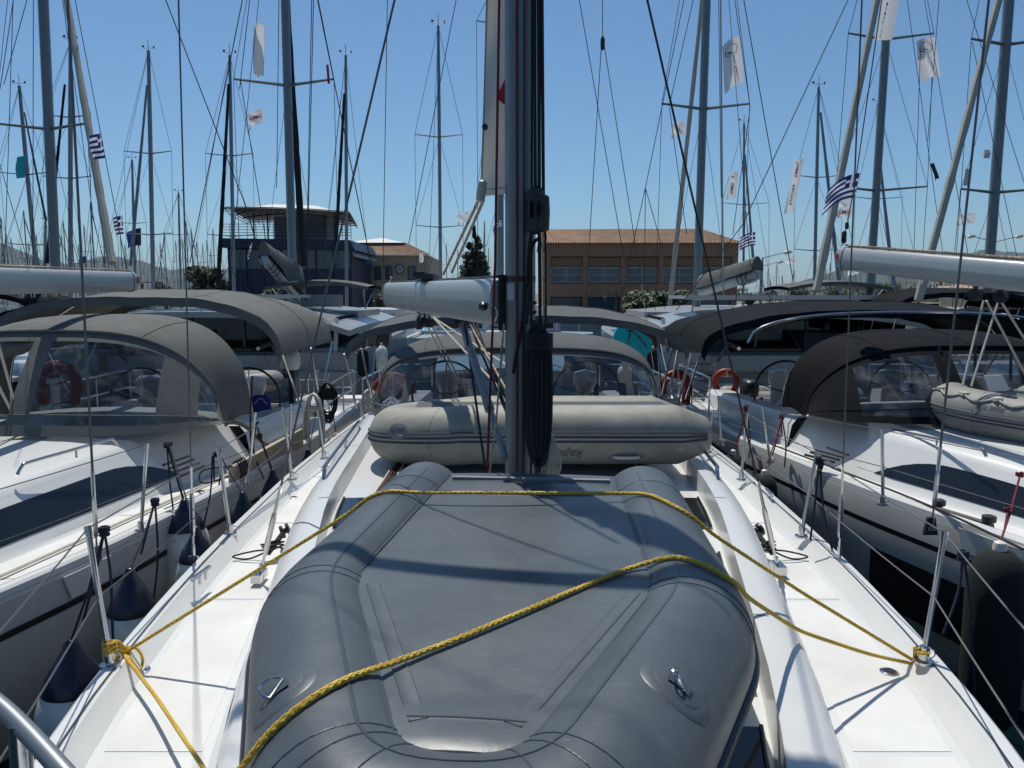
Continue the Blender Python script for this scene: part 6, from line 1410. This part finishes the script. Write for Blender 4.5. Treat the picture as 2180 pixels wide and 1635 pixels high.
fender('large dark green covered fender nearest to us at the right edge', P(2128, 1172, 4.45), .165, 1.15, 'dark', hang=[P(2146, 1085, 4.7), P(2172, 1010, 5.0)], group=gR, ropem='ropered')
fender('dark covered fender in the middle of the right gap, with red line', P(1627, 1012, 7.3), .135, .85, 'dark', hang=[P(1665, 885, 7.9)], group=gR, ropem='ropered')
fender('dark covered fender farthest along the right gap, beside the beige dinghy bow', P(1561, 968, 8.5), .15, .8, 'dark', hang=[P(1590, 865, 8.6)], group=gR, ropem='ropered')
def hitch(label, pts_, knot, m='ropenavy', r=.0075):
    mb = MB()
    for p in pts_: mb.tube(cr(p, 4), r, 6)
    for q in range(3): mb.tube([V(knot) + V((.02 * math.cos(a), .02 * math.sin(a), -.02 + .018 * q)) for a in [k * .6 for k in range(11)]], r * 1.05, 6, closed=True)
    tag(mb.build('tied_line', m, ang=60), label, 'rope')
hitch('navy line hitched to our lifeline by the nearest left stanchion, hanging in two parts', [[P(222, 1128, 3.8), P(208, 1200, 3.8), P(178, 1320, 3.85)], [P(222, 1128, 3.8), P(236, 1230, 3.8), P(240, 1350, 3.8), P(245, 1370, 3.78)]], P(222, 1130, 3.8))
hitch('navy line hitched to the lifeline behind the nearest left stanchion', [[P(330, 1066, 4.9), P(336, 1180, 4.9), P(326, 1290, 4.9)], [P(330, 1066, 4.9), P(300, 1180, 4.8)]], P(330, 1068, 4.9))
hitch('black line hanging from the lifeline of the left yacht beside its vent bars', [[P(355, 945, 6.5), P(362, 1030, 6.4), P(372, 1120, 6.3), P(362, 1138, 6.3)], [P(355, 945, 6.5), P(390, 1065, 6.4)]], P(355, 947, 6.5), 'ropeblack')
hitch('navy line looped over the top of the second left stanchion', [[P(452, 970, 6.5), P(448, 1050, 6.5), P(428, 1140, 6.4)], [P(462, 962, 6.5), P(470, 1000, 6.5), P(466, 1032, 6.5)], [P(455, 968, 6.5), P(456, 1025, 6.5)]], P(460, 966, 6.5))
hitch('black line hung on the third left stanchion in long bights', [[P(537, 800, 7.9), P(533, 900, 7.9), P(536, 1000, 7.9)], [P(545, 900, 7.9), P(560, 950, 7.9), P(578, 1000, 7.8)], [P(545, 900, 7.9), P(540, 960, 7.9), P(562, 1020, 7.8)]], P(553, 928, 7.9), 'ropeblack', .009)
hitch('navy line hitched to our lifeline beside the nearest right stanchion', [[P(2050, 1180, 3.5), P(2040, 1260, 3.5), P(2008, 1350, 3.5)], [P(2052, 1180, 3.5), P(2065, 1300, 3.5), P(2078, 1530, 3.5)]], P(2050, 1182, 3.5))
hitch('black line crossed below the lifeline by the second right stanchion', [[P(1744, 975, 4.9), P(1735, 1070, 4.9), P(1725, 1150, 4.9)], [P(1746, 975, 4.9), P(1752, 1080, 4.9), P(1775, 1185, 4.9)], [P(1740, 978, 4.9), P(1752, 985, 4.9), P(1744, 1010, 4.9)]], P(1744, 980, 4.9), 'ropeblack')
for k, (x, y, Y, lab) in enumerate(((1664, 885, 8.0, 'red line tied to the right yacht lifeline by the hood corner'), (1588, 866, 8.8, 'red line tied to the right yacht lifeline farther aft'), (2165, 1060, 4.7, 'red line running up from the large dark fender'))):
    if k < 2: hitch(lab, [[P(x, y, Y), P(x - 10, y + 50, Y), P(x - 28, y + 110, Y)], [P(x, y, Y), P(x + 9, y + 60, Y), P(x + 6, y + 110, Y)], [P(x - 3, y, Y), P(x + 1, y + 40, Y), P(x - 6, y + 44, Y)]], P(x, y + 3, Y), 'ropered', .008)

# ================================================================== DECK GEAR AROUND THE COCKPITS
def horseshoe(label, c, R_, rot, m='orange', open_=True):
    o = thing('lifebuoy', label, 'lifebuoy', c); q = Matrix.Rotation(rot, 3, 'Z'); n = 22
    a0 = -.6; a1 = math.pi + .6; pts = [V(c) + q @ V((math.cos(a0 + (a1 - a0) * k / n) * R_, 0, math.sin(a0 + (a1 - a0) * k / n) * R_ * 1.1)) for k in range(n + 1)]
    pts = [pts[0] - V((0, 0, R_ * .55))] + pts + [pts[-1] - V((0, 0, R_ * .55))]
    mb = MB(); mb.tube(pts, R_ * .33, 12, sy=.75); mb.build('buoy_body', m, o, 60)
    mb = MB(); mb.tube([V(c) + q @ V((0, -R_ * .36, R_ * 1.5)), V(c) + q @ V((.02, -R_ * .4, R_ * .6))], .012, 6); mb.build('buoy_strap', 'ropewhite', o); mb = MB(); mb.tube([pts[0] + V((0, -R_ * .3, .02)), pts[-1] + V((0, -R_ * .3, .02))], .012, 6); mb.build('buoy_strap', 'ropewhite', o)
    return o
horseshoe('orange horseshoe lifebuoy on the left yacht, seen under its rolled hood window', P(124, 820, 11.2), .26, .1)
horseshoe('orange horseshoe lifebuoy seen through the left pane of our spray hood', P(838, 845, 11.6), .27, 0)
horseshoe('bright orange lifebuoy right of our bimini legs', P(1438, 828, 11.6), .21, .2)
horseshoe('duller orange lifebuoy on the right yacht behind its stern rail', P(1545, 815, 12.6), .17, -.2)
def outboard(label, c, m='whitepaint', s_=1.0):
    o = thing('outboard_motor', label, 'outboard motor', c); c = V(c)
    mb = MB(); rows = []
    for z, a, b in ((-.10, .10, .14), (-.06, .125, .19), (.06, .135, .21), (.14, .12, .19), (.18, .08, .13), (.19, .02, .03)): rows.append([c + V((math.copysign(abs(math.cos(t)) ** .7, math.cos(t)) * a * s_, math.copysign(abs(math.sin(t)) ** .7, math.sin(t)) * b * s_, z * s_)) for t in [6.2832 * k / 20 for k in range(21)]])
    mb.grid(rows); mb.build('cowling', m, o, 50)
    mb = MB(); mb.box(c + V((0, 0, -.16)) * s_, (.16 * s_, .2 * s_, .12 * s_)); mb.box(c + V((0, .05, -.45)) * s_, (.07 * s_, .12 * s_, .55 * s_)); mb.box(c + V((0, .1, -.72)) * s_, (.05 * s_, .26 * s_, .05 * s_)); mb.lathe(c + V((0, .22, -.8)) * s_, [(.02, -.14), (.05, -.05), (.04, .12)], 10, (0, 1, 0)); mb.build('leg', 'black', o, 30)
    mb = MB(); mb.tube([c + V((0, -.15, -.14)) * s_, c + V((.05, -.5, -.06)) * s_], .02, 8); mb.build('tiller', 'black', o); return o
outboard('white outboard motor clamped to the stern rail under the left bimini corner', P(618, 772, 11.3))
outboard('white outboard motor on the tender seen through our spray hood, right pane', P(1330, 800, 14.6))
outboard('dark outboard motor tilted on the stern rail of the right yacht', P(1595, 832, 12.3), 'black')
# davit tenders
for lab, c, m, yaw in (('grey tender hanging behind the left yacht on the catamaran stern', P(330, 815, 15.6), 'pvclight', 0), ('grey and black tender behind the right yacht stern', P(1560, 848, 15.4), 'pvclight', 0)):
    tender(lab, (c.x + (.0), c.y, c.z), R(yaw), .2, 2.6, 1.3, False, m, None)
# standing paddleboard
pb = thing('paddle_board', 'turquoise paddleboard standing on edge under the right end of our bimini', 'paddleboard', P(1345, 760, 13.0)); c = P(1344, 725, 13.0)
rows = []
for z_, k in ((-.04, .85), (-.045, .97), (0, 1.0), (.045, .97), (.04, .85)): rows.append([c + V((math.cos(a) * .38 * k * (1.0 if math.cos(a) > 0 else .86) + .0, z_ + .55 * 0, math.copysign(abs(math.sin(a)) ** .75, math.sin(a)) * .33 * k)) + V((0, math.cos(a) * .1, 0)) for a in [6.2832 * k2 / 32 for k2 in range(33)]])
mb = MB(); mb.grid(rows); mb.face(range(32)); mb.face(range(33 * 4, 33 * 4 + 32)); mb.build('board', 'teal', pb, 40)
mb = MB(); mb.tube(cr([c + V((-.30, -.06, .1)), c + V((0, -.07, .16)), c + V((.25, -.06, -.1))], 5), .012, 6); mb.tube([c + V((-.1, -.06, -.22)), c + V((-.02, -.06, .2))], .012, 6); mb.build('deck_cord', 'black', pb)
# coiled warps on the rails
def coil(label, c, h, w_, m, n=9, r=.010, seed=1):
    rg = random.Random(seed); mb = MB(); c = V(c)
    for k in range(n):
        ww = w_ * rg.uniform(.6, 1.1); hh = h * rg.uniform(.8, 1.1); dy = rg.uniform(-.04, .04)
        mb.tube([c + V((math.cos(a) * ww + rg.uniform(-.004, .004), dy, -hh / 2 + math.sin(a) * hh / 2)) for a in [6.2832 * q / 20 for q in range(20)]], r, 6, closed=True)
    for q in range(5): mb.tube([c + V((math.cos(a) * w_ * .75, math.sin(a) * .06, -h * .18 - q * r * 2)) for a in [6.2832 * k / 12 for k in range(12)]], r, 6, closed=True)
    return tag(mb.build('coiled_line', m, ang=60), label, 'rope')
coil('pale rope coil hung on the left yacht stern rail', P(667, 838, 9.6), .95, .12, 'ropewhite', 10, .013, 2)
coil('black rope bundle on the left yacht rail beside the pale coil', P(697, 815, 10.2), .5, .13, 'ropeblack', 9, .015, 3)
coil('black rope bundle left of the orange lifebuoy on the left yacht', P(40, 812, 10.2), .35, .11, 'ropeblack', 8, .016, 4)
coil('white rope bundle hung left of our spray hood', P(786, 830, 10.8), .4, .10, 'ropewhite', 8, .014, 5)
coil('white bag like rope bundle right of our spray hood', P(1428, 838, 9.6), .5, .13, 'ropewhite', 14, .014, 6)
# dark cockpit clutter: boxes, cushions and fenders on sterns
def stern_box(label, c, sz, m, name='locker_box', cat='box'):
    mb = MB(); mb.box(c, sz); o = mb.build(name, m, flat=True); bev = None; return tag(o, label, cat)
b_ = thing('blue_bag', 'blue bag hung on the wheel pedestal of the left yacht', 'bag', P(555, 885, 10.6)); mb = MB(); rows = []
for z, a in ((-.22, .06), (-.20, .13), (0, .15), (.16, .14), (.2, .08)): rows.append([P(555, 872, 10.6) + V((math.cos(t) * a, math.sin(t) * a * .6, z)) for t in [6.2832 * k / 16 for k in range(17)]])
mb.grid(rows); mb.face(range(16)); mb.build('bag_body', 'blue', b_, 50); mb = MB(); mb.tube(cr([P(542, 860, 10.5), P(555, 848, 10.5), P(568, 860, 10.5)], 5), .006, 6); mb.build('bag_handle', 'ropewhite', b_)
# wooden gangplank strapped along the left yacht
gpk = thing('gangplank', 'pale wooden gangplank lashed along the side deck of the left yacht', 'gangplank', G(495, 1020, ZL)); a, b = G(497, 1018, ZL + .12), G(640, 935, ZL + .16); d = (b - a).normalized(); s_ = d.cross(V((0, 0, 1)))
mb = MB(); mb.prism([a - V((0, 0, .11)), a + V((0, 0, .11)), a + V((0, 0, .11)) + s_ * -.05, a - V((0, 0, .11)) + s_ * -.05], d * 1.9); mb.build('board', 'wood', gpk, flat=True)
mb = MB()
for q in range(4): c = a + d * (.12 + .05 * q); mb.tube([c + s_ * (-.025 + .05 * math.cos(t)) + V((0, 0, .14 * math.sin(t))) for t in [6.2832 * k / 14 for k in range(14)]], .009, 6, closed=True)
mb.tube(cr([a + V((0, 0, .12)), a + V((-.25, -.1, .1)), a + V((-.3, 0, -.05)), a + V((-.05, .1, .0))], 6), .009, 6); mb.build('lashing', 'ropeblack', gpk)
# davit grille on far sterns, passerelle rails
for lab, x0, x1, yb, Y in (('stainless stern gate rail between the pontoon and the left catamaran', 640, 700, 905, 13.2), ('stainless stern gate rail at the right end of our stern', 1470, 1560, 900, 12.9)):
    o = thing('gangway_rail', lab, 'rail', P((x0 + x1) / 2, yb, Y)); mb = MB(); a, b = P(x0, yb, Y), P(x1, yb, Y)
    for z in (.3, .55, .8): mb.tube([a + V((0, 0, z)), b + V((0, 0, z))], .014, 6)
    mb.build('rail_bars', 'chrome', o); 
    for p in (a, a.lerp(b, .5), b): mb = MB(); mb.tube([p, p + V((0, 0, .82))], .016, 6); mb.build('rail_post', 'chrome', o)
# mooring bollards and dark clutter on the pontoon
for k, x in enumerate((595, 700, 780, 1300, 1500, 1640)):
    p = P(x, 905, 13.6); p.z = .55; o = thing('bollard', 'black mooring bollard on the pontoon, ' + ('leftmost, below the left bimini', 'second from the left, by the pale rope coil', 'third from the left, beside our stern', 'fourth from the left, behind our right wheel', 'fifth from the left, in the right gap', 'rightmost, behind the right yacht rail')[k], 'bollard', p, 'bollards along the pontoon'); mb = MB(); mb.lathe(p, [(.14, 0), (.10, .05), (.08, .22), (.15, .26), (.15, .31), (.05, .33)], 14); mb.build('bollard_post', 'rubber', o)

# ================================================================== FLAGS
def flagfun(a, b, wv, L_, amp=.08, n=3, droop=.3):
    amp *= 1.5
    """a, b: hoist top and bottom; wv: direction the cloth streams to; L_: its length"""
    a, b, wv = V(a), V(b), V(wv).normalized(); nrm = wv.cross(V((0, 0, 1))).normalized()
    def f(u, v, off=0):
        base = a.lerp(b, v); s_ = math.sin(u * n * 3.1 + v * 1.5) * amp * (.3 + u) + math.sin(v * 7 + u * 5 * n) * amp * .35 * u; return base + wv * L_ * u * (1 - .06 * u) - V((0, 0, droop * L_ * u * u)) + nrm * (s_ + off)
    return f
def flag(label, f, nu=14, nv=9, greek=False, m='flagwhite', cat='flag', name='flag'):
    mb = MB(); 
    for i in range(nv):
        for j in range(nu):
            if greek:
                blue = (i % 2 == 0)
                if i < 5 and j < 5: blue = not (i == 2 or j == 2)
                mb.mi = 1 if blue else 0
            mb.quad(f(j / nu, i / nv), f((j + 1) / nu, i / nv), f((j + 1) / nu, (i + 1) / nv), f(j / nu, (i + 1) / nv))
    o = mb.build(name, [m, 'flagblue'] if greek else m, ang=80); return tag(o, label, cat)
def print_on(o, f, txt, size, m, cu, cv, rot90=False, mirror=False, asp=1.0):
    vs, fs = textpts(txt, size, offset=.012 * size)
    for sd in (-.012, .012):
        mb = MB()
        for v in vs:
            x, y = (v.x, v.y)
            if mirror: x = -x
            u, w_ = (cu + y * asp, cv + x) if rot90 else (cu + x * asp, cv - y)
            mb.v.append(f(max(.01, min(.99, u)), max(.01, min(.99, w_)), sd))
        for q in fs: mb.face(q)
        mb.build('flag_print', m, o, flat=True)
def stacked(o, f, txt, size, m, cu, v0, dv, du=0, asp=2.2, mirror=True):
    for k, c in enumerate(txt):
        if c != ' ': print_on(o, f, c, size, m, cu + du * k, v0 + dv * k, mirror=mirror, asp=asp)
def emblem(o, f, cu, cv, ru, rv, m='printnavy'):
    for sd in (-.013, .013):
        mb = MB(); N = 28; mb.grid([[f(cu + ru * k * math.cos(a), cv + rv * k * math.sin(a), sd) for a in [6.2832 * q / N for q in range(N + 1)]] for k in (1, .93)]); mb.face([]) if False else None
        mb.quad(f(cu - ru * .3, cv + rv * .45, sd), f(cu + ru * .75, cv + rv * .05, sd), f(cu + ru * .6, cv + rv * .4, sd), f(cu + .0, cv + rv * .6, sd)); mb.build('flag_emblem', m, o, flat=True)
Wd = V((-1, .15, 0))
f = flagfun(P(1577, 76, 22), P(1584, 176, 22), Wd, .52, .05, 2, .55); o = flag('white vertical banner with blue emblem, flying right of the pale thick mast', f, 12, 14); emblem(o, f, .55, .22, .34, .13); stacked(o, f, 'BLUE MEMORIES', .052, 'printnavy', .42, .40, .043, -.012)
f = flagfun(P(1925, -60, 20.5), P(1900, 84, 20.5), Wd, .50, .05, 1.2, .1); o = flag('largest white banner with blue stacked letters cut by the top of the picture', f, 10, 16); stacked(o, f, 'BLUE MEMORIES', .062, 'printnavy', .48, .10, .070, .018)
f = flagfun(P(1990, 78, 20), P(2004, 162, 20), Wd, .46, .07, 2, .25); o = flag('crumpled white banner with blue emblem under the right spreader', f, 12, 14); emblem(o, f, .55, .22, .38, .14); stacked(o, f, 'BLUE MEMORIES', .050, 'printnavy', .52, .42, .042, -.018)
f = flagfun(P(1712, 337, 34), P(1690, 452, 34), V((-1, .1, 0)), .44, .05, 1.5, .15); o = flag('long narrow white banner with red and navy lettering between two masts', f, 8, 20)
print_on(o, f, 'GMG', .105, 'redflag', .5, .22, rot90=True, mirror=False, asp=4.2); print_on(o, f, 'YACHTS', .105, 'printnavy', .5, .66, rot90=True, mirror=False, asp=4.2); emblem(o, f, .5, .055, .3, .045)
f = flagfun(P(1573, 364, 34), P(1566, 422, 34), V((-1, .1, 0)), .42, .05, 1.5, .15); o = flag('short white banner with red capitals left of the short mast', f, 8, 12); print_on(o, f, 'GMG', .19, 'redflag', .5, .62, rot90=True, asp=2.6); emblem(o, f, .5, .14, .3, .1)
f = flagfun(P(563, 50, 22), P(558, 160, 22), V((-1, .3, 0)), .30, .16, 2.4, .2); flag('white banner furling on itself left of the thick pale mast, high up', f, 8, 16)
f = flagfun(P(559, 228, 22), P(560, 260, 22), V((-1, .2, -.2)), .52, .06, 2, .25); o = flag('small white pennant with red capitals below the furled banner', f, 12, 8); print_on(o, f, 'GMG', .36, 'redflag', .42, .5, mirror=True, asp=.8)
f = flagfun(P(214, 280, 15.5), P(222, 335, 15.5), V((-1, .2, -.25)), .22, .05, 1.5, .2); flag('striped Greek flag hanging beside the beige furled sail at left', f, 10, 9, True)
f = flagfun(P(260, 458, 30), P(262, 498, 30), V((-1, .2, 0)), .40, .08, 2, .4); flag('striped Greek flag on a short staff over the left boom end', f, 10, 9, True)
f = flagfun(P(1831, 368, 9.5), P(1820, 420, 9.5), V((-1, .2, 0)), .40, .04, 1.4, .55); flag('largest striped Greek flag, streaming left behind the starboard cap shroud', f, 14, 9, True)
f = flagfun(P(1608, 494, 30), P(1608, 522, 30), V((-1, .1, 0)), .60, .06, 2.2, .35); flag('striped Greek flag right of the terracotta roof', f, 14, 9, True)
f = flagfun(P(1068, 465, 18), P(1068, 482, 18), V((-1, .1, -.3)), .22, .04, 1.4, .7); flag('small striped Greek flag peeping between sail and mast', f, 10, 9, True)
f = flagfun(P(538, 512, 18.4), P(530, 545, 18.4), V((-.5, .1, -.8)), .12, .03, 2, .2); flag('striped Greek flag drooping at the end of the white boom', f, 8, 9, True)
f = flagfun(P(2077, 452, 36), P(2076, 475, 36), Wd, .8, .06, 2, .15); flag('small white flag low beside the rightmost thick mast', f, 12, 6)
f = flagfun(P(1461, 258, 24), P(1461, 285, 24), Wd, .46, .06, 2, .25); o = flag('small white pennant with dark mark left of the pale furled sail', f, 12, 6); emblem(o, f, .4, .5, .14, .3)
f = flagfun(P(1814, 420, 22), P(1812, 440, 22), Wd, .5, .05, 2, .05); flag('small pale flag directly below the largest striped flag', f, 10, 6)
f = flagfun(P(1816, 442, 22), P(1814, 462, 22), Wd, .5, .05, 2.6, .08); o = flag('small white flag with red print, lowest under the largest striped flag', f, 10, 6); print_on(o, f, 'GMG', .5, 'redflag', .5, .45, mirror=True, asp=.7)
f = flagfun(P(56, 330, 34), P(52, 378, 34), V((-1, .2, 0)), .42, .06, 1.5, .25); flag('turquoise pennant on the leaning mast at far left', f, 8, 8, m='teal')
for k, (x, y0, y1, Y, L_, lab, m) in enumerate(((287, 490, 525, 40, .5, 'dark blue flag at the short mast, left one of the pair', 'flagblue'), (300, 485, 522, 40, .5, 'dark blue flag at the short mast, right one of the pair', 'navy'), (182, 545, 560, 50, .4, 'tiny dark flag low between the left masts', 'flagblue'), (1698, 545, 558, 60, .9, 'tiny pale pink flag between the right masts', 'flagwhite'), (1828, 570, 583, 60, .8, 'tiny pale flag under the right boom', 'flagwhite'), (999, 450, 472, 30, .5, 'white flag above the conifer behind the flecked outhaul ropes', 'flagwhite'), (893, 540, 560, 40, -.2, 'small white pennant before the cream building', 'flagwhite'), (790, 553, 562, 40, .3, 'small blue and white flag before the cream building', 'flagblue'))):
    f = flagfun(P(x, y0, Y), P(x, y1, Y), V((-1, .15, 0)), L_, .06, 2, .3); flag(lab, f, 8, 6, m=m)
# ---------------- long rigging lines of the yachts out of frame or beyond, each tied to its boat
def wireset(root, segs, r, m='wiredark', name='stay'):
    for a, b in segs: mb = MB(); mb.tube([P(*a), P(*b)], r, 6); mb.build(name, m, root)
wireset(c1, [((345, -20, 17), (520, 430, 17)), ((520, 430, 17), (572, 605, 17)), ((520, -20, 17), (404, 560, 17)), ((536, -40, 22), (510, 190, 22)), ((512, 170, 22), (578, 590, 22)), ((672, -20, 17), (806, 640, 17)), ((594, -20, 23), (589, 400, 23)), ((664, -20, 20), (651, 640, 20)), ((668, -20, 20), (652, 640, 20))], .011)
wireset(c1, [((697, 138, 22.4), (700, 178, 22.4))], .035, 'redflag', 'spreader_staff')
wireset(bb, [((1283, -30, 19), (1283, 82, 19)), ((1280, 100, 19), (1246, 660, 19)), ((1287, 100, 19), (1365, 600, 19)), ((1230, -20, 19), (1330, 560, 19)), ((1460, -20, 19), (1374, 400, 19)), ((1374, 400, 19), (1318, 655, 19)), ((1374, 400, 19), (1372, 600, 19)), ((1374, 400, 19), (1408, 520, 19)), ((825, -20, 19), (815, 590, 19)), ((975, -20, 19), (870, 520, 19)), ((1365, 600, 19), (1408, 900, 15))], .009)
mb = MB(); mb.lathe(P(1283, 92, 19), [(.02, -.16), (.05, -.12), (.055, .08), (.02, .16)], 10); mb.build('stay_block', 'black', bb)
wireset(c2, [((1810, -10, 17), (1580, 480, 17)), ((1580, 480, 17), (1440, 660, 17)), ((1580, -20, 17), (1688, 595, 17)), ((1533, -20, 22), (1538, 640, 22)), ((1425, 225, 22), (1478, -10, 22)), ((1425, 228, 22), (1462, 500, 22)), ((1597, 228, 22), (1563, -10, 22)), ((1597, 230, 22), (1560, 500, 22))], .010)
wireset(c2, [((1534, -20, 20), (1540, 640, 20))], .02, 'ropewhite')
wireset(rt, [((1535, 420, 9.5), (1530, 0, 9.5))], .004)
wireset(yN, [((2000, -10, 20), (1975, 300, 20)), ((1930, -10, 20), (2010, 560, 20)), ((1960, 90, 20), (1945, 560, 20)), ((1985, 350, 19.8), (1992, 385, 19.8))], .008)
wireset(yN, [((1984, 348, 19.8), (1996, 380, 19.8))], .05, 'black', 'stay_cover')
wireset(yP, [((2055, -10, 19), (2190, 420, 19)), ((2045, 402, 19.9), (2030, 560, 19.9)), ((2180, 620, 19), (2070, 90, 19))], .008)
wireset(yP, [((2060, 360, 18.5), (2055, 395, 18.5))], .05, 'cream', 'stay_cover')
wireset(yA, [((30, -10, 18), (0, 190, 18)), ((60, -10, 18), (8, 180, 18)), ((28, 0, 19), (10, 560, 19)), ((132, -10, 19), (200, 470, 19)), ((160, 0, 18), (270, 575, 18)), ((0, 350, 19), (60, 560, 19))], .009)
wireset(lf, [((71, -30, 8), (70, 570, 8))], .004)

# ---------------- life on the sterns across the pontoon
gS = 'fenders hung on the catamaran sterns'
for k, (x, y, Y, kd, lab) in enumerate(((812, 735, 16.9, 'plain', 'white fender on the inner stern of the left catamaran'), (772, 742, 16.9, 'dark', 'dark fender beside the white one on the left catamaran stern'), (1000, 712, 32.0, 'dark', 'dark fender hung on the pale blue hull, left of the mast'), (905, 712, 31.6, 'plain', 'white fender on the pale blue hull under the boom'), (932, 712, 31.6, 'navy', 'navy capped fender on the pale blue hull under the boom'), (1390, 742, 16.9, 'dark', 'dark fender on the inner stern of the right catamaran'), (1266, 812, 16.2, 'dark', 'dark fender seen through our hood, left of the outboard'), (1290, 822, 16.2, 'dark', 'dark fender seen through our hood, touching the one beside it'))):
    fender(lab, P(x, y, Y), .13 if Y < 20 else .17, .62 if Y < 20 else .8, kd, gS, hang=[P(x + 2, y - 22, Y)])
def plastic_crate(label, p, sz, m): return stern_box(label, p, sz, m, 'locker_box', 'box')
plastic_crate('black box on the stern of the left catamaran by the inner ladder', P(805, 720, 17.4), (.55, .4, .35), 'black')
plastic_crate('white locker box on the pontoon left of our stern', V((-3.3, 14.9, .80)), (.8, .5, .5), 'whitepaint')
plastic_crate('white locker box on the pontoon right of our stern', V((3.1, 14.9, .80)), (.8, .5, .5), 'whitepaint')
for k, (x, lab) in enumerate(((-8.6, 'white power pedestal on the pontoon behind the left yacht'), (-.9, 'white power pedestal on the pontoon behind our stern'), (7.4, 'white power pedestal on the pontoon behind the right yacht'))):
    o = thing('power_pedestal', lab, 'service post', (x, 14.2, .55), 'service posts on the pontoon'); mb = MB(); mb.bx(x - .13, x + .13, 14.08, 14.32, .55, 1.5); mb.build('post', 'whitepaint', o, flat=True); mb = MB(); mb.bx(x - .16, x + .16, 14.05, 14.35, 1.5, 1.6); mb.build('cap', 'bluewall', o, flat=True); mb = MB(); mb.bx(x - .09, x + .09, 14.06, 14.078, 1.1, 1.4); mb.build('socket_panel', 'printnavy', o, flat=True)
# mooring lines from the sterns to the pontoon
for k, (a, b, lab) in enumerate(((V((-1.7, 12.3, 1.36)), V((-2.2, 13.6, .62)), 'pale mooring line from our port quarter to the pontoon'), (V((1.8, 12.3, 1.36)), V((2.4, 13.6, .62)), 'pale mooring line from our starboard quarter to the pontoon'), (V((-3.0, 12.9, 1.2)), V((-2.6, 13.6, .62)), 'mooring line from the left yacht to the pontoon'), (V((3.1, 12.9, 1.3)), V((2.8, 13.6, .62)), 'mooring line from the right yacht to the pontoon'))):
    mb = MB(); mb.rope(sag(a, b, .06), .012, 3, .07, .03, 4); tag(mb.build('mooring_line', 'ropewhite', ang=60), lab, 'rope')
